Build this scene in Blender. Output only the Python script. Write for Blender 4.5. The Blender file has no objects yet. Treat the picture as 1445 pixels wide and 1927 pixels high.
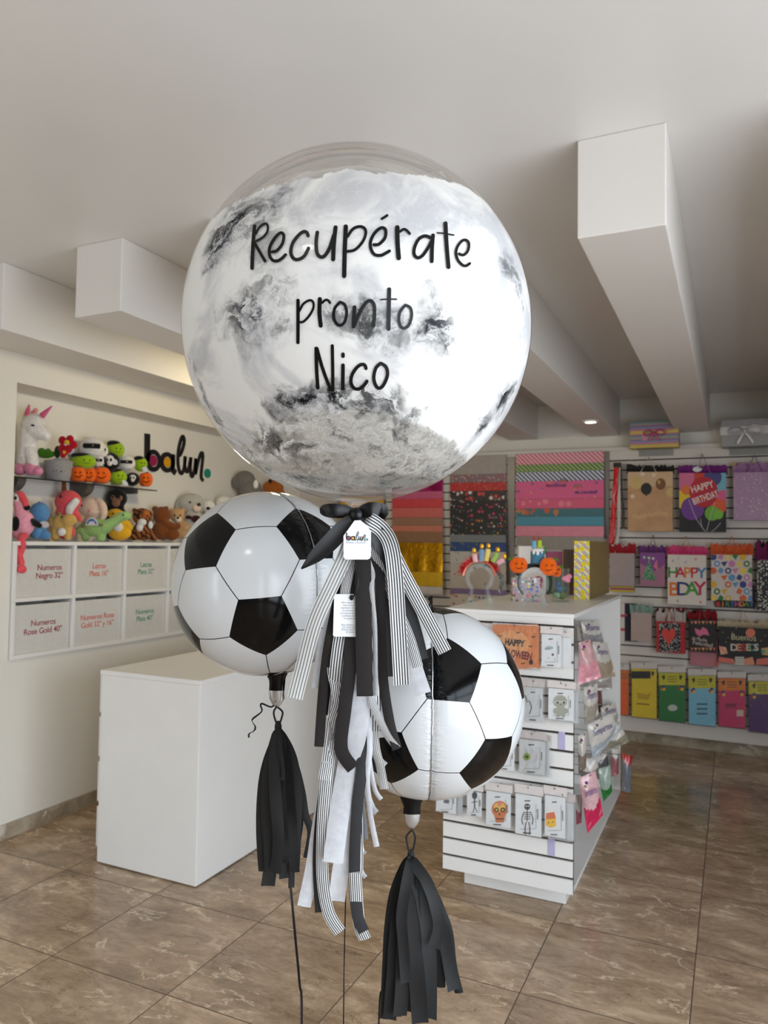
import bpy, bmesh, math, random
import numpy as np
from mathutils import Vector, Matrix
R_ = random.Random(7)
scene = bpy.context.scene
COL = scene.collection

# ------------------------------------------------------------------ camera
IW, IH = 1445.0, 1927.0
FPX = 1410.0
CAM_H = 1.6
PITCH = math.atan((1022.0 - IH / 2) / FPX)
YAW = math.atan(660.0 / FPX * math.cos(PITCH))
ROLL = 0.0135
Wv = Vector((-math.sin(YAW) * math.cos(PITCH), math.cos(YAW) * math.cos(PITCH), math.sin(PITCH)))
r0 = Vector((math.cos(YAW), math.sin(YAW), 0))
d0 = Wv.cross(r0)
cr, sr = math.cos(ROLL), math.sin(ROLL)
Rv = cr * r0 - sr * d0
Dv = sr * r0 + cr * d0
CAM = Vector((0, 0, CAM_H))
cam_data = bpy.data.cameras.new('camera')
cam = bpy.data.objects.new('camera', cam_data)
COL.objects.link(cam)
M3 = Matrix((Rv, -Dv, -Wv)).transposed()
cam.matrix_world = Matrix.Translation(CAM) @ M3.to_4x4()
cam_data.sensor_fit = 'HORIZONTAL'
cam_data.sensor_width = 36.0
cam_data.lens = FPX / IW * 36.0
cam_data.clip_start = 0.05
cam_data.dof.use_dof = True
cam_data.dof.focus_distance = 1.42
cam_data.dof.aperture_fstop = 9.0
scene.camera = cam

# ------------------------------------------------------------------ light
scene.view_settings.view_transform = 'Standard'
scene.view_settings.look = 'None'
scene.view_settings.gamma = 1.0
scene.view_settings.use_curve_mapping = False
scene.view_settings.exposure = 0.04
SKY = 7.5
world = bpy.data.worlds.new('world')
scene.world = world
world.use_nodes = True
wn = world.node_tree
bg = wn.nodes['Background']
geo = wn.nodes.new('ShaderNodeTexCoord')
sep = wn.nodes.new('ShaderNodeSeparateXYZ')
ramp = wn.nodes.new('ShaderNodeValToRGB')
mr = wn.nodes.new('ShaderNodeMapRange')
wn.links.new(geo.outputs['Generated'], sep.inputs[0])
wn.links.new(sep.outputs['Z'], mr.inputs['Value'])
mr.inputs['From Min'].default_value = -1
mr.inputs['From Max'].default_value = 1
wn.links.new(mr.outputs[0], ramp.inputs[0])
cr_ = ramp.color_ramp
cr_.elements[0].position = 0.0
cr_.elements[0].color = (0.60, 0.64, 0.70, 1)
cr_.elements[1].position = 1.0
cr_.elements[1].color = (0.62, 0.78, 1.0, 1)
e = cr_.elements.new(0.47); e.color = (0.66, 0.70, 0.76, 1)
e = cr_.elements.new(0.53); e.color = (0.85, 0.93, 1.0, 1)
wn.links.new(ramp.outputs[0], bg.inputs['Color'])
bg.inputs['Strength'].default_value = SKY
scene.cycles.use_denoising = True
scene.cycles.max_bounces = 10
scene.cycles.diffuse_bounces = 5
scene.cycles.glossy_bounces = 4
scene.cycles.transparent_max_bounces = 24
scene.cycles.sample_clamp_indirect = 6.0

def portal(loc, rot, sx, sy):
    """marks a window opening so that the daylight through it is sampled well; it gives no light of its own"""
    l = bpy.data.lights.new('window_portal', 'AREA')
    l.shape = 'RECTANGLE'; l.size = sx; l.size_y = sy
    o = bpy.data.objects.new('window_portal', l)
    l.cycles.is_portal = True
    o.location = loc; o.rotation_euler = rot
    COL.objects.link(o)

# room dimensions (metres)
XW, XN = -3.53, -3.77        # left wall, back of its niche
YB, YS = 6.53, 6.45          # back wall, front of its slat panels
ZC, ZBM = 2.835, 2.531       # ceiling, underside of the beams
YBM = 2.27                   # front ends of the beams
XR, YF = 1.75, -2.6           # right wall, front wall
portal((XR + .02, 0.1, 1.32), (0, math.radians(90), 0), 2.36, 4.6)
portal((-3.0, YF - .02, 1.32), (math.radians(90), 0, 0), .8, 2.36)
portal((1.3, YF - .02, 1.32), (math.radians(90), 0, 0), .4, 2.36)

# ------------------------------------------------------------------ picture point -> place
def ray(px, py):
    return Rv * ((px - IW / 2) / FPX) + Dv * ((py - IH / 2) / FPX) + Wv
def PX(px, py, D):
    return CAM + ray(px, py) * D
def ONX(px, py, X):
    v = ray(px, py); return CAM + v * (X / v.x)
def ONY(px, py, Y):
    v = ray(px, py); return CAM + v * (Y / v.y)
def ONZ(px, py, Z):
    v = ray(px, py); return CAM + v * ((Z - CAM_H) / v.z)
def DEPTH(p):
    return (Vector(p) - CAM).dot(Wv)

# ------------------------------------------------------------------ materials
MATS = {}
def srgb(c):
    def f(x):
        x /= 255.0
        return x / 12.92 if x <= .04045 else ((x + .055) / 1.055) ** 2.4
    return (f(c[0]), f(c[1]), f(c[2]), 1.0)

class NT:
    def __init__(s, name):
        s.m = bpy.data.materials.new(name); s.m.use_nodes = True
        s.t = s.m.node_tree; s.p = s.t.nodes['Principled BSDF']; s.out = s.t.nodes['Material Output']
    def n(s, kind, **kw):
        nd = s.t.nodes.new('ShaderNode' + kind)
        for k, v in kw.items(): setattr(nd, k, v)
        return nd
    def set(s, sock, v):
        if hasattr(v, 'is_output') or isinstance(v, bpy.types.NodeSocket): s.t.links.new(v, sock)
        elif v is not None: sock.default_value = v
    def math(s, op, a, b=None, c=None, clamp=False):
        nd = s.n('Math', operation=op, use_clamp=clamp)
        s.set(nd.inputs[0], a)
        if b is not None: s.set(nd.inputs[1], b)
        if c is not None: s.set(nd.inputs[2], c)
        return nd.outputs[0]
    def vmath(s, op, a, b=None, scale=None):
        nd = s.n('VectorMath', operation=op)
        s.set(nd.inputs[0], a)
        if b is not None: s.set(nd.inputs[1], b)
        if scale is not None: s.set(nd.inputs['Scale'], scale)
        return nd.outputs['Value'] if op in ('DOT_PRODUCT', 'DISTANCE', 'LENGTH') else nd.outputs[0]
    def obj(s): return s.n('TexCoord').outputs['Object']
    def uv(s): return s.n('TexCoord').outputs['UV']
    def noise(s, vec, scale, detail=3, rough=.5, dist=0.0):
        nd = s.n('TexNoise'); s.set(nd.inputs['Vector'], vec)
        nd.inputs['Scale'].default_value = scale; nd.inputs['Detail'].default_value = detail
        nd.inputs['Roughness'].default_value = rough; nd.inputs['Distortion'].default_value = dist
        return nd
    def ramp(s, fac, stops, interp='LINEAR'):
        nd = s.n('ValToRGB'); s.set(nd.inputs[0], fac); el = nd.color_ramp.elements
        nd.color_ramp.interpolation = interp
        while len(el) < len(stops): el.new(.5)
        for i, (p, c) in enumerate(stops):
            el[i].position = p; el[i].color = c if len(c) == 4 else (*c, 1)
        return nd.outputs[0]
    def mix(s, fac, a, b, typ='MIX'):
        nd = s.n('Mix', data_type='RGBA', blend_type=typ)
        s.set(nd.inputs[0], fac); s.set(nd.inputs[6], a); s.set(nd.inputs[7], b)
        return nd.outputs[2]
    def maprange(s, v, a, b, c=0.0, d=1.0, smooth=False):
        nd = s.n('MapRange'); nd.interpolation_type = 'SMOOTHSTEP' if smooth else 'LINEAR'
        s.set(nd.inputs['Value'], v)
        for k, x in (('From Min', a), ('From Max', b), ('To Min', c), ('To Max', d)): s.set(nd.inputs[k], x)
        return nd.outputs[0]
    def bump(s, h, strength=.3, dist=.01):
        nd = s.n('Bump'); s.set(nd.inputs['Height'], h)
        nd.inputs['Strength'].default_value = strength; nd.inputs['Distance'].default_value = dist
        s.t.links.new(nd.outputs[0], s.p.inputs['Normal'])
        return nd.outputs[0]

def mat(name, rgb, rough=.6, metal=0.0, var=.06, vscale=25.0, bump=0.0, bscale=200.0, spec=.5, coat=0.0, sheen=0.0, trans=0.0):
    """a procedural paint / cloth / card: colour with a little noise, optional bump"""
    if name in MATS: return MATS[name]
    t = NT(name); c = srgb(rgb)
    o = t.obj()
    nz = t.noise(o, vscale, 3)
    lo = tuple(x * (1 - var) for x in c[:3]) + (1,); hi = tuple(min(1, x * (1 + var)) for x in c[:3]) + (1,)
    t.set(t.p.inputs['Base Color'], t.ramp(nz.outputs[0], [(.3, lo), (.7, hi)]))
    t.p.inputs['Roughness'].default_value = rough; t.p.inputs['Metallic'].default_value = metal
    t.p.inputs['Specular IOR Level'].default_value = spec
    t.p.inputs['Coat Weight'].default_value = coat
    if sheen: t.p.inputs['Sheen Weight'].default_value = sheen
    if trans: t.p.inputs['Transmission Weight'].default_value = trans
    if bump:
        b = t.noise(o, bscale, 2); t.bump(b.outputs[0], bump, .004)
    MATS[name] = t.m
    return t.m
def plush(name, rgb):
    return mat(name, rgb, rough=.95, var=.10, vscale=60, bump=.5, bscale=260, spec=.15, sheen=.25)
def clear_mat(name, tint=(1, 1, 1), gloss=.12, rough=.08, opac=.06):
    """thin clear plastic: mostly see-through with a reflecting skin, crinkled"""
    if name in MATS: return MATS[name]
    t = NT(name); o = t.obj()
    tr = t.n('BsdfTransparent'); tr.inputs[0].default_value = (*tint, 1)
    gl = t.n('BsdfGlossy'); gl.inputs['Roughness'].default_value = rough
    df = t.n('BsdfDiffuse'); df.inputs[0].default_value = (.8, .8, .8, 1)
    nz = t.noise(o, 45, 2); bp = t.n('Bump'); bp.inputs['Strength'].default_value = .6; bp.inputs['Distance'].default_value = .01
    t.set(bp.inputs['Height'], nz.outputs[0]); t.set(gl.inputs['Normal'], bp.outputs[0])
    m1 = t.n('MixShader'); m1.inputs[0].default_value = opac
    t.set(m1.inputs[1], tr.outputs[0]); t.set(m1.inputs[2], df.outputs[0])
    fr = t.n('Fresnel'); fr.inputs['IOR'].default_value = 1.4; t.set(fr.inputs['Normal'], bp.outputs[0])
    f2 = t.math('MULTIPLY', fr.outputs[0], gloss, clamp=True)
    m2 = t.n('MixShader'); t.set(m2.inputs[0], f2); t.set(m2.inputs[1], m1.outputs[0]); t.set(m2.inputs[2], gl.outputs[0])
    t.t.links.new(m2.outputs[0], t.out.inputs[0])
    MATS[name] = t.m
    return t.m

# ------------------------------------------------------------------ mesh building
def crom(pts, n=6):
    """smooth curve through points (tuples of any length)"""
    pts = [tuple(p) for p in pts]
    if len(pts) < 3: 
        a, b = pts[0], pts[-1]
        return [tuple(a[k] + (b[k] - a[k]) * i / n for k in range(len(a))) for i in range(n + 1)]
    out = []
    P = [pts[0]] + pts + [pts[-1]]
    for i in range(1, len(P) - 2):
        p0, p1, p2, p3 = P[i - 1], P[i], P[i + 1], P[i + 2]
        for j in range(n):
            t = j / n
            out.append(tuple(.5 * (2 * b + (c - a) * t + (2 * a - 5 * b + 4 * c - d) * t * t + (-a + 3 * b - 3 * c + d) * t ** 3)
                             for a, b, c, d in zip(p0, p1, p2, p3)))
    out.append(pts[-1])
    return out

class MB:
    def __init__(s):
        s.v = []; s.f = []; s.m = []; s.uv = []
    def add(s, vs, fs, mi=0, uvs=None):
        b = len(s.v)
        s.v += [tuple(v) for v in vs]
        for k, f in enumerate(fs):
            s.f.append(tuple(b + i for i in f)); s.m.append(mi)
            s.uv.append([uvs[i] for i in f] if uvs else [(0, 0)] * len(f))
        return s
    def box(s, lo, hi, mi=0, rz=0.0, c=None, taper=1.0):
        x0, y0, z0 = lo; x1, y1, z1 = hi
        mx, my = (x0 + x1) / 2, (y0 + y1) / 2
        vs = []
        for z, k in ((z0, taper), (z1, 1.0)):
            for x, y in ((x0, y0), (x1, y0), (x1, y1), (x0, y1)):
                vs.append(Vector((mx + (x - mx) * k, my + (y - my) * k, z)))
        if rz:
            cc = Vector(c) if c else Vector((mx, my, 0)); m = Matrix.Rotation(rz, 3, 'Z')
            vs = [m @ (v - cc) + cc for v in vs]
        return s.add(vs, [(0, 3, 2, 1), (4, 5, 6, 7), (0, 1, 5, 4), (1, 2, 6, 5), (2, 3, 7, 6), (3, 0, 4, 7)], mi)
    def ell(s, c, r, mi=0, seg=20, ring=12, rot=None):
        vs, fs = [], []
        cx, cy, cz = c; rx, ry, rz = (r, r, r) if not hasattr(r, '__len__') else r
        for i in range(ring + 1):
            th = math.pi * i / ring
            for j in range(seg):
                ph = 2 * math.pi * j / seg
                v = Vector((rx * math.sin(th) * math.cos(ph), ry * math.sin(th) * math.sin(ph), rz * math.cos(th)))
                if rot is not None: v = rot @ v
                vs.append(v + Vector(c))
        for i in range(ring):
            for j in range(seg):
                a, b = i * seg + j, i * seg + (j + 1) % seg
                fs.append((a, a + seg, b + seg, b))
        return s.add(vs, fs, mi)
    def tube(s, pts, r, seg=10, mi=0, smooth=0, cap=True):
        """pts: points or (x,y,z,r)"""
        if smooth: pts = crom(pts, smooth)
        P = [Vector(p[:3]) for p in pts]
        rr = [p[3] if len(p) > 3 else r for p in pts]
        vs, fs = [], []
        up = Vector((0, 0, 1)); prev = None
        for i, p in enumerate(P):
            t = (P[min(i + 1, len(P) - 1)] - P[max(i - 1, 0)])
            t = t.normalized() if t.length > 1e-9 else up
            if prev is None:
                a = t.orthogonal().normalized()
            else:
                a = (prev - t * prev.dot(t)); a = a.normalized() if a.length > 1e-6 else t.orthogonal().normalized()
            prev = a; b = t.cross(a)
            for j in range(seg):
                an = 2 * math.pi * j / seg
                vs.append(p + (a * math.cos(an) + b * math.sin(an)) * rr[i])
        n = len(P)
        for i in range(n - 1):
            for j in range(seg):
                q = (j + 1) % seg
                fs.append((i * seg + j, i * seg + q, (i + 1) * seg + q, (i + 1) * seg + j))
        if cap:
            fs.append(tuple(range(seg))[::-1]); fs.append(tuple((n - 1) * seg + j for j in range(seg)))
        return s.add(vs, fs, mi)
    def lathe(s, prof, c=(0, 0, 0), seg=32, mi=0):
        vs, fs = [], []
        for r, z in prof:
            for j in range(seg):
                a = 2 * math.pi * j / seg
                vs.append((c[0] + r * math.cos(a), c[1] + r * math.sin(a), c[2] + z))
        for i in range(len(prof) - 1):
            for j in range(seg):
                q = (j + 1) % seg
                fs.append((i * seg + j, i * seg + q, (i + 1) * seg + q, (i + 1) * seg + j))
        return s.add(vs, fs, mi)
    def ribbon(s, pts, w, face, twist=0.0, cup=0.0, cols=4, mi=0, n=6, wcol=None, thick=0.0):
        """flat band along pts (x,y,z[,w[,twist]]), its flat side towards `face` turned by twist"""
        P = crom(pts, n) if n else pts
        vs, uvs, fs = [], [], []
        L = 0.0
        for i, p in enumerate(P):
            q = Vector(p[:3])
            t = Vector(P[min(i + 1, len(P) - 1)][:3]) - Vector(P[max(i - 1, 0)][:3])
            t = t.normalized() if t.length > 1e-9 else Vector((0, 0, 1))
            ww = p[3] if len(p) > 3 else w
            tw = p[4] if len(p) > 4 else twist
            sd = t.cross(Vector(face))
            sd = sd.normalized() if sd.length > 1e-6 else t.orthogonal().normalized()
            sd = Matrix.Rotation(tw, 3, t) @ sd
            nn = sd.cross(t)
            if i: L += (q - Vector(P[i - 1][:3])).length
            for k in range(cols + 1):
                u = k / cols
                vs.append(q + sd * ((u - .5) * ww) + nn * (cup * (1 - (2 * u - 1) ** 2)))
                uvs.append((u, L))
        for i in range(len(P) - 1):
            for k in range(cols):
                a = i * (cols + 1) + k
                fs.append((a, a + 1, a + cols + 2, a + cols + 1))
        return s.add(vs, fs, mi, uvs)
    def prism(s, poly, d, mi=0, mi_side=None):
        """poly: 3D points of a flat outline; d: thickness vector"""
        n = len(poly); d = Vector(d)
        a = [Vector(p) for p in poly]; b = [p + d for p in a]
        s.add(a + b, [tuple(range(n))], mi)
        base = len(s.v) - 2 * n
        s.f.append(tuple(base + n + i for i in range(n))[::-1]); s.m.append(mi); s.uv.append([(0, 0)] * n)
        for i in range(n):
            j = (i + 1) % n
            s.f.append((base + i, base + n + i, base + n + j, base + j)); s.m.append(mi if mi_side is None else mi_side); s.uv.append([(0, 0)] * 4)
        return s
    def mesh(s, name, mats, off=None):
        me = bpy.data.meshes.new(name)
        vs = s.v if off is None else [(v[0] - off[0], v[1] - off[1], v[2] - off[2]) for v in s.v]
        me.from_pydata(vs, [], s.f)
        mats = mats if isinstance(mats, (list, tuple)) else [mats]
        for m in mats: me.materials.append(m)
        me.polygons.foreach_set('material_index', s.m)
        uvl = me.uv_layers.new(name='UVMap')
        flat = [c for f in s.uv for p in f for c in p]
        uvl.data.foreach_set('uv', flat)
        me.update()
        return me
    def build(s, name, mats, parent=None, smooth=False, world=False, fix=True, sharp=40):
        off = wloc(parent) if (world and parent) else None
        me = s.mesh(name, mats, off)
        if fix:
            bm = bmesh.new(); bm.from_mesh(me); bmesh.ops.recalc_face_normals(bm, faces=bm.faces); bm.to_mesh(me); bm.free()
        if smooth:
            me.polygons.foreach_set('use_smooth', [True] * len(me.polygons))
            if sharp: me.set_sharp_from_angle(angle=math.radians(sharp))
        o = bpy.data.objects.new(name, me); COL.objects.link(o)
        if parent: o.parent = parent
        return o

def wloc(o):
    v = Vector((0, 0, 0))
    while o: v += o.location; o = o.parent
    return v
def tag(o, label=None, cat=None, group=None, kind=None):
    if label: o['label'] = label
    if cat: o['category'] = cat
    if group: o['group'] = group
    if kind: o['kind'] = kind
    return o
def empty(name, loc, label, cat, group=None, rz=0.0):
    o = bpy.data.objects.new(name, None); COL.objects.link(o)
    o.empty_display_size = .05
    o.location = loc; o.rotation_euler = (0, 0, rz)
    return tag(o, label, cat, group)
def struct(o):
    o['kind'] = 'structure'; return o
def bevel(o, w=.003, seg=2):
    m = o.modifiers.new('bevel', 'BEVEL'); m.width = w; m.segments = seg; m.limit_method = 'ANGLE'; m.angle_limit = math.radians(40)
    return o
def remesh(o, vox=.006, it=2):
    m = o.modifiers.new('remesh', 'REMESH'); m.mode = 'VOXEL'; m.voxel_size = vox; m.use_smooth_shade = True
    if it:
        k = o.modifiers.new('smooth', 'SMOOTH'); k.iterations = it; k.factor = .6
    return o
def copy_tree(o, parent=None):
    c = o.copy(); COL.objects.link(c)
    if parent: c.parent = parent
    for ch in [x for x in o.children]: copy_tree(ch, c)
    return c
def text_geo(txt, size, align='CENTER', bold=0.0, spacing=1.0):
    """outline geometry of a line of text in the xy plane (verts, faces)"""
    cu = bpy.data.curves.new('t', 'FONT'); cu.body = txt; cu.size = size; cu.align_x = align; cu.align_y = 'CENTER'
    cu.resolution_u = 3; cu.offset = bold; cu.space_character = spacing
    o = bpy.data.objects.new('t', cu); COL.objects.link(o)
    dg = bpy.context.evaluated_depsgraph_get()
    me = o.evaluated_get(dg).to_mesh()
    vs = [v.co.copy() for v in me.vertices]; fs = [tuple(p.vertices) for p in me.polygons]
    o.evaluated_get(dg).to_mesh_clear()
    bpy.data.objects.remove(o); bpy.data.curves.remove(cu)
    return vs, fs
def add_text(mb, txt, size, org, ux, uy, mi=0, width=None, **kw):
    vs, fs = text_geo(txt, size, **kw)
    ux, uy, org = Vector(ux), Vector(uy), Vector(org)
    k = 1.0
    if width and vs:
        w = max(v.x for v in vs) - min(v.x for v in vs); k = width / w if w else 1
    mb.add([org + ux * (v.x * k) + uy * v.y for v in vs], fs, mi)
    return mb
# ================================================================== the room
def paint_mat(name, rgb, rough, bump=.05, gl=.5):
    t = NT(name); o = t.obj(); c = srgb(rgb)
    nz = t.noise(o, 1.3, 4)
    t.set(t.p.inputs['Base Color'], t.ramp(nz.outputs[0], [(.3, tuple(x * .97 for x in c[:3])), (.7, tuple(min(1, x * 1.02) for x in c[:3]))]))
    t.p.inputs['Roughness'].default_value = rough
    t.p.inputs['Specular IOR Level'].default_value = gl
    n2 = t.noise(o, 180, 2); n3 = t.noise(o, 3.0, 2)
    h = t.math('ADD', t.math('MULTIPLY', n2.outputs[0], .12), n3.outputs[0])
    t.bump(h, bump, .02)
    return t.m
M_WALL = paint_mat('wall_paint', (226, 222, 212), .6)
M_CEIL = paint_mat('ceiling_paint', (222, 220, 216), .30, .06, .35)
M_BEAM = paint_mat('beam_paint', (222, 218, 212), .5)

def floor_mat():
    t = NT('floor_tile'); o = t.obj()
    s = t.n('SeparateXYZ'); t.set(s.inputs[0], o)
    TX, TY = .5586, .5665
    u = t.math('DIVIDE', t.math('ADD', s.outputs[0], .145), TX)
    v = t.math('DIVIDE', t.math('SUBTRACT', s.outputs[1], 2.704), TY)
    fu, fv = t.math('FLOOR', u), t.math('FLOOR', v)
    cu, cv = t.math('SUBTRACT', u, fu), t.math('SUBTRACT', v, fv)
    eu = t.math('MULTIPLY', t.math('MINIMUM', cu, t.math('SUBTRACT', 1.0, cu)), TX)
    ev = t.math('MULTIPLY', t.math('MINIMUM', cv, t.math('SUBTRACT', 1.0, cv)), TY)
    edge = t.math('MINIMUM', eu, ev)
    grout = t.maprange(edge, .0016, .0028, 1.0, 0.0)
    cmb = t.n('CombineXYZ'); t.set(cmb.inputs[0], fu); t.set(cmb.inputs[1], fv)
    wn_ = t.n('TexWhiteNoise'); t.set(wn_.inputs['Vector'], cmb.outputs[0])
    off = t.vmath('SCALE', wn_.outputs['Color'], scale=9.0)
    st = t.n('Mapping'); t.set(st.inputs['Vector'], o); st.inputs['Rotation'].default_value = (0, 0, .35); st.inputs['Scale'].default_value = (1.0, 2.0, 1)
    p = t.vmath('ADD', st.outputs[0], off)
    n1 = t.noise(p, 3.6, 9, .70, .5)
    n2 = t.noise(p, 16, 8, .72, .3)
    base = t.ramp(n1.outputs[0], [(.34, srgb((136, 115, 93))), (.44, srgb((160, 138, 114))), (.54, srgb((178, 155, 130))), (.66, srgb((204, 182, 156)))])
    base = t.mix(t.maprange(n2.outputs[0], .50, .68, 0, .55), base, srgb((130, 107, 85)))
    base = t.mix(t.maprange(n2.outputs[0], .45, .32, 0, .45), base, srgb((192, 172, 150)))
    # pale broken veins
    n3 = t.noise(p, 1.7, 9, .62, .35)
    r1 = t.math('ABSOLUTE', t.math('SUBTRACT', n3.outputs[0], .5))
    vein = t.maprange(r1, 0.0, .013, 1.0, 0.0, True)
    n4 = t.noise(p, 5.0, 4)
    vein = t.math('MULTIPLY', vein, t.maprange(n4.outputs[0], .44, .56, 0, .9))
    base = t.mix(vein, base, srgb((222, 204, 178)))
    n5 = t.noise(p, 2.3, 9, .66, .5)
    r2 = t.math('ABSOLUTE', t.math('SUBTRACT', n5.outputs[0], .47))
    crack = t.math('MULTIPLY', t.maprange(r2, 0.0, .007, 1.0, 0.0, True), t.maprange(n4.outputs[0], .52, .40, 0, .75))
    base = t.mix(crack, base, srgb((84, 66, 52)))
    tone = t.maprange(wn_.outputs['Value'], 0, 1, .88, 1.08)
    base = t.mix(1.0, base, t.vmath('SCALE', (1, 1, 1), scale=tone), 'MULTIPLY')
    base = t.mix(1.0, base, (1.02, .98, .93, 1), 'MULTIPLY')
    t.set(t.p.inputs['Base Color'], t.mix(grout, base, srgb((84, 66, 54))))
    t.set(t.p.inputs['Roughness'], t.math('ADD', t.maprange(n2.outputs[0], .2, .8, .12, .24), t.math('MULTIPLY', grout, .5)))
    t.p.inputs['Specular IOR Level'].default_value = .5
    h = t.math('SUBTRACT', t.math('MULTIPLY', n1.outputs[0], .35), t.math('MULTIPLY', grout, 1.0))
    t.bump(h, .25, .002)
    return t.m
M_FLOOR = floor_mat()
def base_mat():
    t = NT('baseboard_tile'); o = t.obj()
    n1 = t.noise(o, 6, 7, .65, .8)
    b = t.ramp(n1.outputs[0], [(.3, srgb((118, 104, 86))), (.5, srgb((158, 145, 125))), (.7, srgb((188, 177, 158)))])
    n2 = t.noise(o, 9, 4, .6, 1.0)
    b = t.mix(t.maprange(n2.outputs[0], .6, .68, 0, .7), b, srgb((222, 215, 203)))
    t.set(t.p.inputs['Base Color'], b); t.p.inputs['Roughness'].default_value = .3
    return t.m
M_BASE = base_mat()

struct(MB().box((XN - .3, YF - .3, -.12), (XR + .3, YB + .3, 0)).build('floor', M_FLOOR))
struct(MB().box((XN - .3, YF - .3, ZC), (XR + .3, YB + .3, ZC + .15)).build('ceiling', M_CEIL))
struct(MB().box((XN - .3, YB, 0), (XR + .3, YB + .2, ZC)).build('wall_back', M_WALL))
# left wall with its long niche
NY0, NY1, NZ0, NZ1 = 2.815, 5.75, .945, 2.447
w = MB()
w.box((XN - .3, YF - .3, 0), (XN, YB, ZC))
w.box((XN, YF - .3, 0), (XW, NY0, ZC)); w.box((XN, NY1, 0), (XW, YB, ZC))
w.box((XN, NY0, 0), (XW, NY1, NZ0)); w.box((XN, NY0, NZ1), (XW, NY1, ZC))
struct(w.build('wall_left', M_WALL))
# front and right walls with the shop windows
w = MB()
for x0, x1 in ((XW, -3.4), (-2.6, 1.1), (1.5, XR + .2)): w.box((x0, YF - .2, 0), (x1, YF, ZC))
for x0, x1 in ((-3.4, -2.6), (1.1, 1.5)):
    w.box((x0, YF - .2, 2.5), (x1, YF, ZC)); w.box((x0, YF - .2, 0), (x1, YF, .14))
M_WALL2 = paint_mat('low_bounce_taupe', (122, 112, 104), .6)  # made-up dark tone for these two unseen walls, to cut bounced light
struct(w.build('wall_front', M_WALL2))
w = MB()
w.box((XR, YF, 0), (XR + .2, -2.2, ZC)); w.box((XR, 2.4, 0), (XR + .2, YB, ZC))
w.box((XR, -2.2, 2.5), (XR + .2, 2.4, ZC)); w.box((XR, -2.2, 0), (XR + .2, 2.4, .14))
struct(w.build('wall_right', M_WALL2))
M_FRAME = mat('window_frame_metal', (60, 60, 62), .35, .6)
def window(n, a, b, axis):
    w = MB()
    def bar(lo, hi): w.box(lo, hi)
    L = b - a; k = 3 if L > 2 else 1
    for i in range(k + 1):
        c = a + L * i / k
        if axis == 'x': bar((c - .025, YF - .12, .14), (c + .025, YF - .06, 2.5))
        else: bar((XR + .06, c - .025, .14), (XR + .12, c + .025, 2.5))
    for z in (.14, 2.0, 2.45):
        if axis == 'x': bar((a, YF - .12, z), (b, YF - .06, z + .05))
        else: bar((XR + .06, a, z), (XR + .12, b, z + .05))
    struct(w.build('window_%d' % n, M_FRAME))
window(1, -3.4, -2.6, 'x'); window(2, -2.2, 2.4, 'y'); window(3, 1.1, 1.5, 'x')
# beams under the ceiling
for i in range(9):
    xc = -3.08 + i * .695
    if xc > XR: break
    b = MB()
    if i == 0:
        # edge beam against the left wall, its underside rises to the wall
        y0, y1 = YBM, YB
        vs = [(-2.955, y0, ZBM), (XW, y0, 2.605), (XW, y0, ZC), (-2.955, y0, ZC), (-2.955, y1, ZBM), (XW, y1, 2.625), (XW, y1, ZC), (-2.955, y1, ZC)]
        b.add(vs, [(0, 1, 2, 3), (7, 6, 5, 4), (0, 4, 5, 1), (3, 7, 4, 0), (2, 6, 7, 3), (1, 5, 6, 2)])
    else:
        b.box((xc - .127, YBM, ZBM), (xc + .127, YB, ZC))
    struct(bevel(b.build('trim_%d' % (i + 1), M_BEAM), .004))
# tiled baseboards
for nm, lo, hi in (('baseboard_left', (XW, YF, 0), (XW + .012, YB, .078)), ('baseboard_back', (XW + .012, YB - .012, 0), (XR, YB, .095)),
                   ('baseboard_right', (XR - .012, 2.4, 0), (XR, YB - .012, .078))):
    struct(MB().box(lo, hi).build(nm, M_BASE))

# downlights under the beams
M_LAMP = NT('lamp_glow'); M_LAMP.p.inputs['Emission Color'].default_value = (1, .86, .62, 1); M_LAMP.p.inputs['Emission Strength'].default_value = 14; M_LAMP = M_LAMP.m
M_TRIM = mat('white_metal', (235, 235, 232), .35)
LAMPS = [(-.966, 5.68, 'round downlight under the beam by the wrapping paper wall', .22),
         (-2.385, 3.85, 'round downlight under the beam above the white counter', 2.0),
         (-1.69, 5.3, 'round downlight under the middle beam behind the big balloon', .22),
         (.39, 4.6, 'round downlight under the beam right of the frame edge', .22)]
for x, y, lab, k in LAMPS:
    t = empty('ceiling_downlight', (x, y, ZBM), lab, 'ceiling light', 'downlights under the beams')
    MB().lathe([(.040, 0), (.058, 0), (.060, -.006), (.050, -.014), (.040, -.012), (.040, 0)]).build('ring', M_TRIM, t, True)
    MB().lathe([(0.0001, -.010), (.030, -.010), (.040, -.008)]).build('diffuser', M_LAMP, t, True)
    if k < 1: continue
    l = bpy.data.lights.new('downlight_lamp', 'POINT'); l.energy = 9 * k; l.color = (1, .84, .50); l.shadow_soft_size = .03
    o = bpy.data.objects.new('downlight_lamp', l); o.parent = t; o.location = (0, 0, -.05); COL.objects.link(o)
M_LAMP2 = NT('panel_glow'); M_LAMP2.p.inputs['Emission Color'].default_value = (1, .95, .86, 1); M_LAMP2.p.inputs['Emission Strength'].default_value = 36; M_LAMP2 = M_LAMP2.m
# lamps in the flat ceiling at the front of the shop
for x, y, lab in ((-.66, -.3, 'round ceiling lamp behind the photographer, towards the counter'),):
    t = empty('ceiling_lamp', (x, y, ZC), lab, 'ceiling light')
    MB().lathe([(.10, 0), (.13, 0), (.13, -.03), (.12, -.035), (.10, -.03)]).build('ring', M_TRIM, t, True)
    MB().lathe([(0.0001, -.045), (.06, -.042), (.10, -.03)]).build('diffuser', M_LAMP2, t, True)
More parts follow.
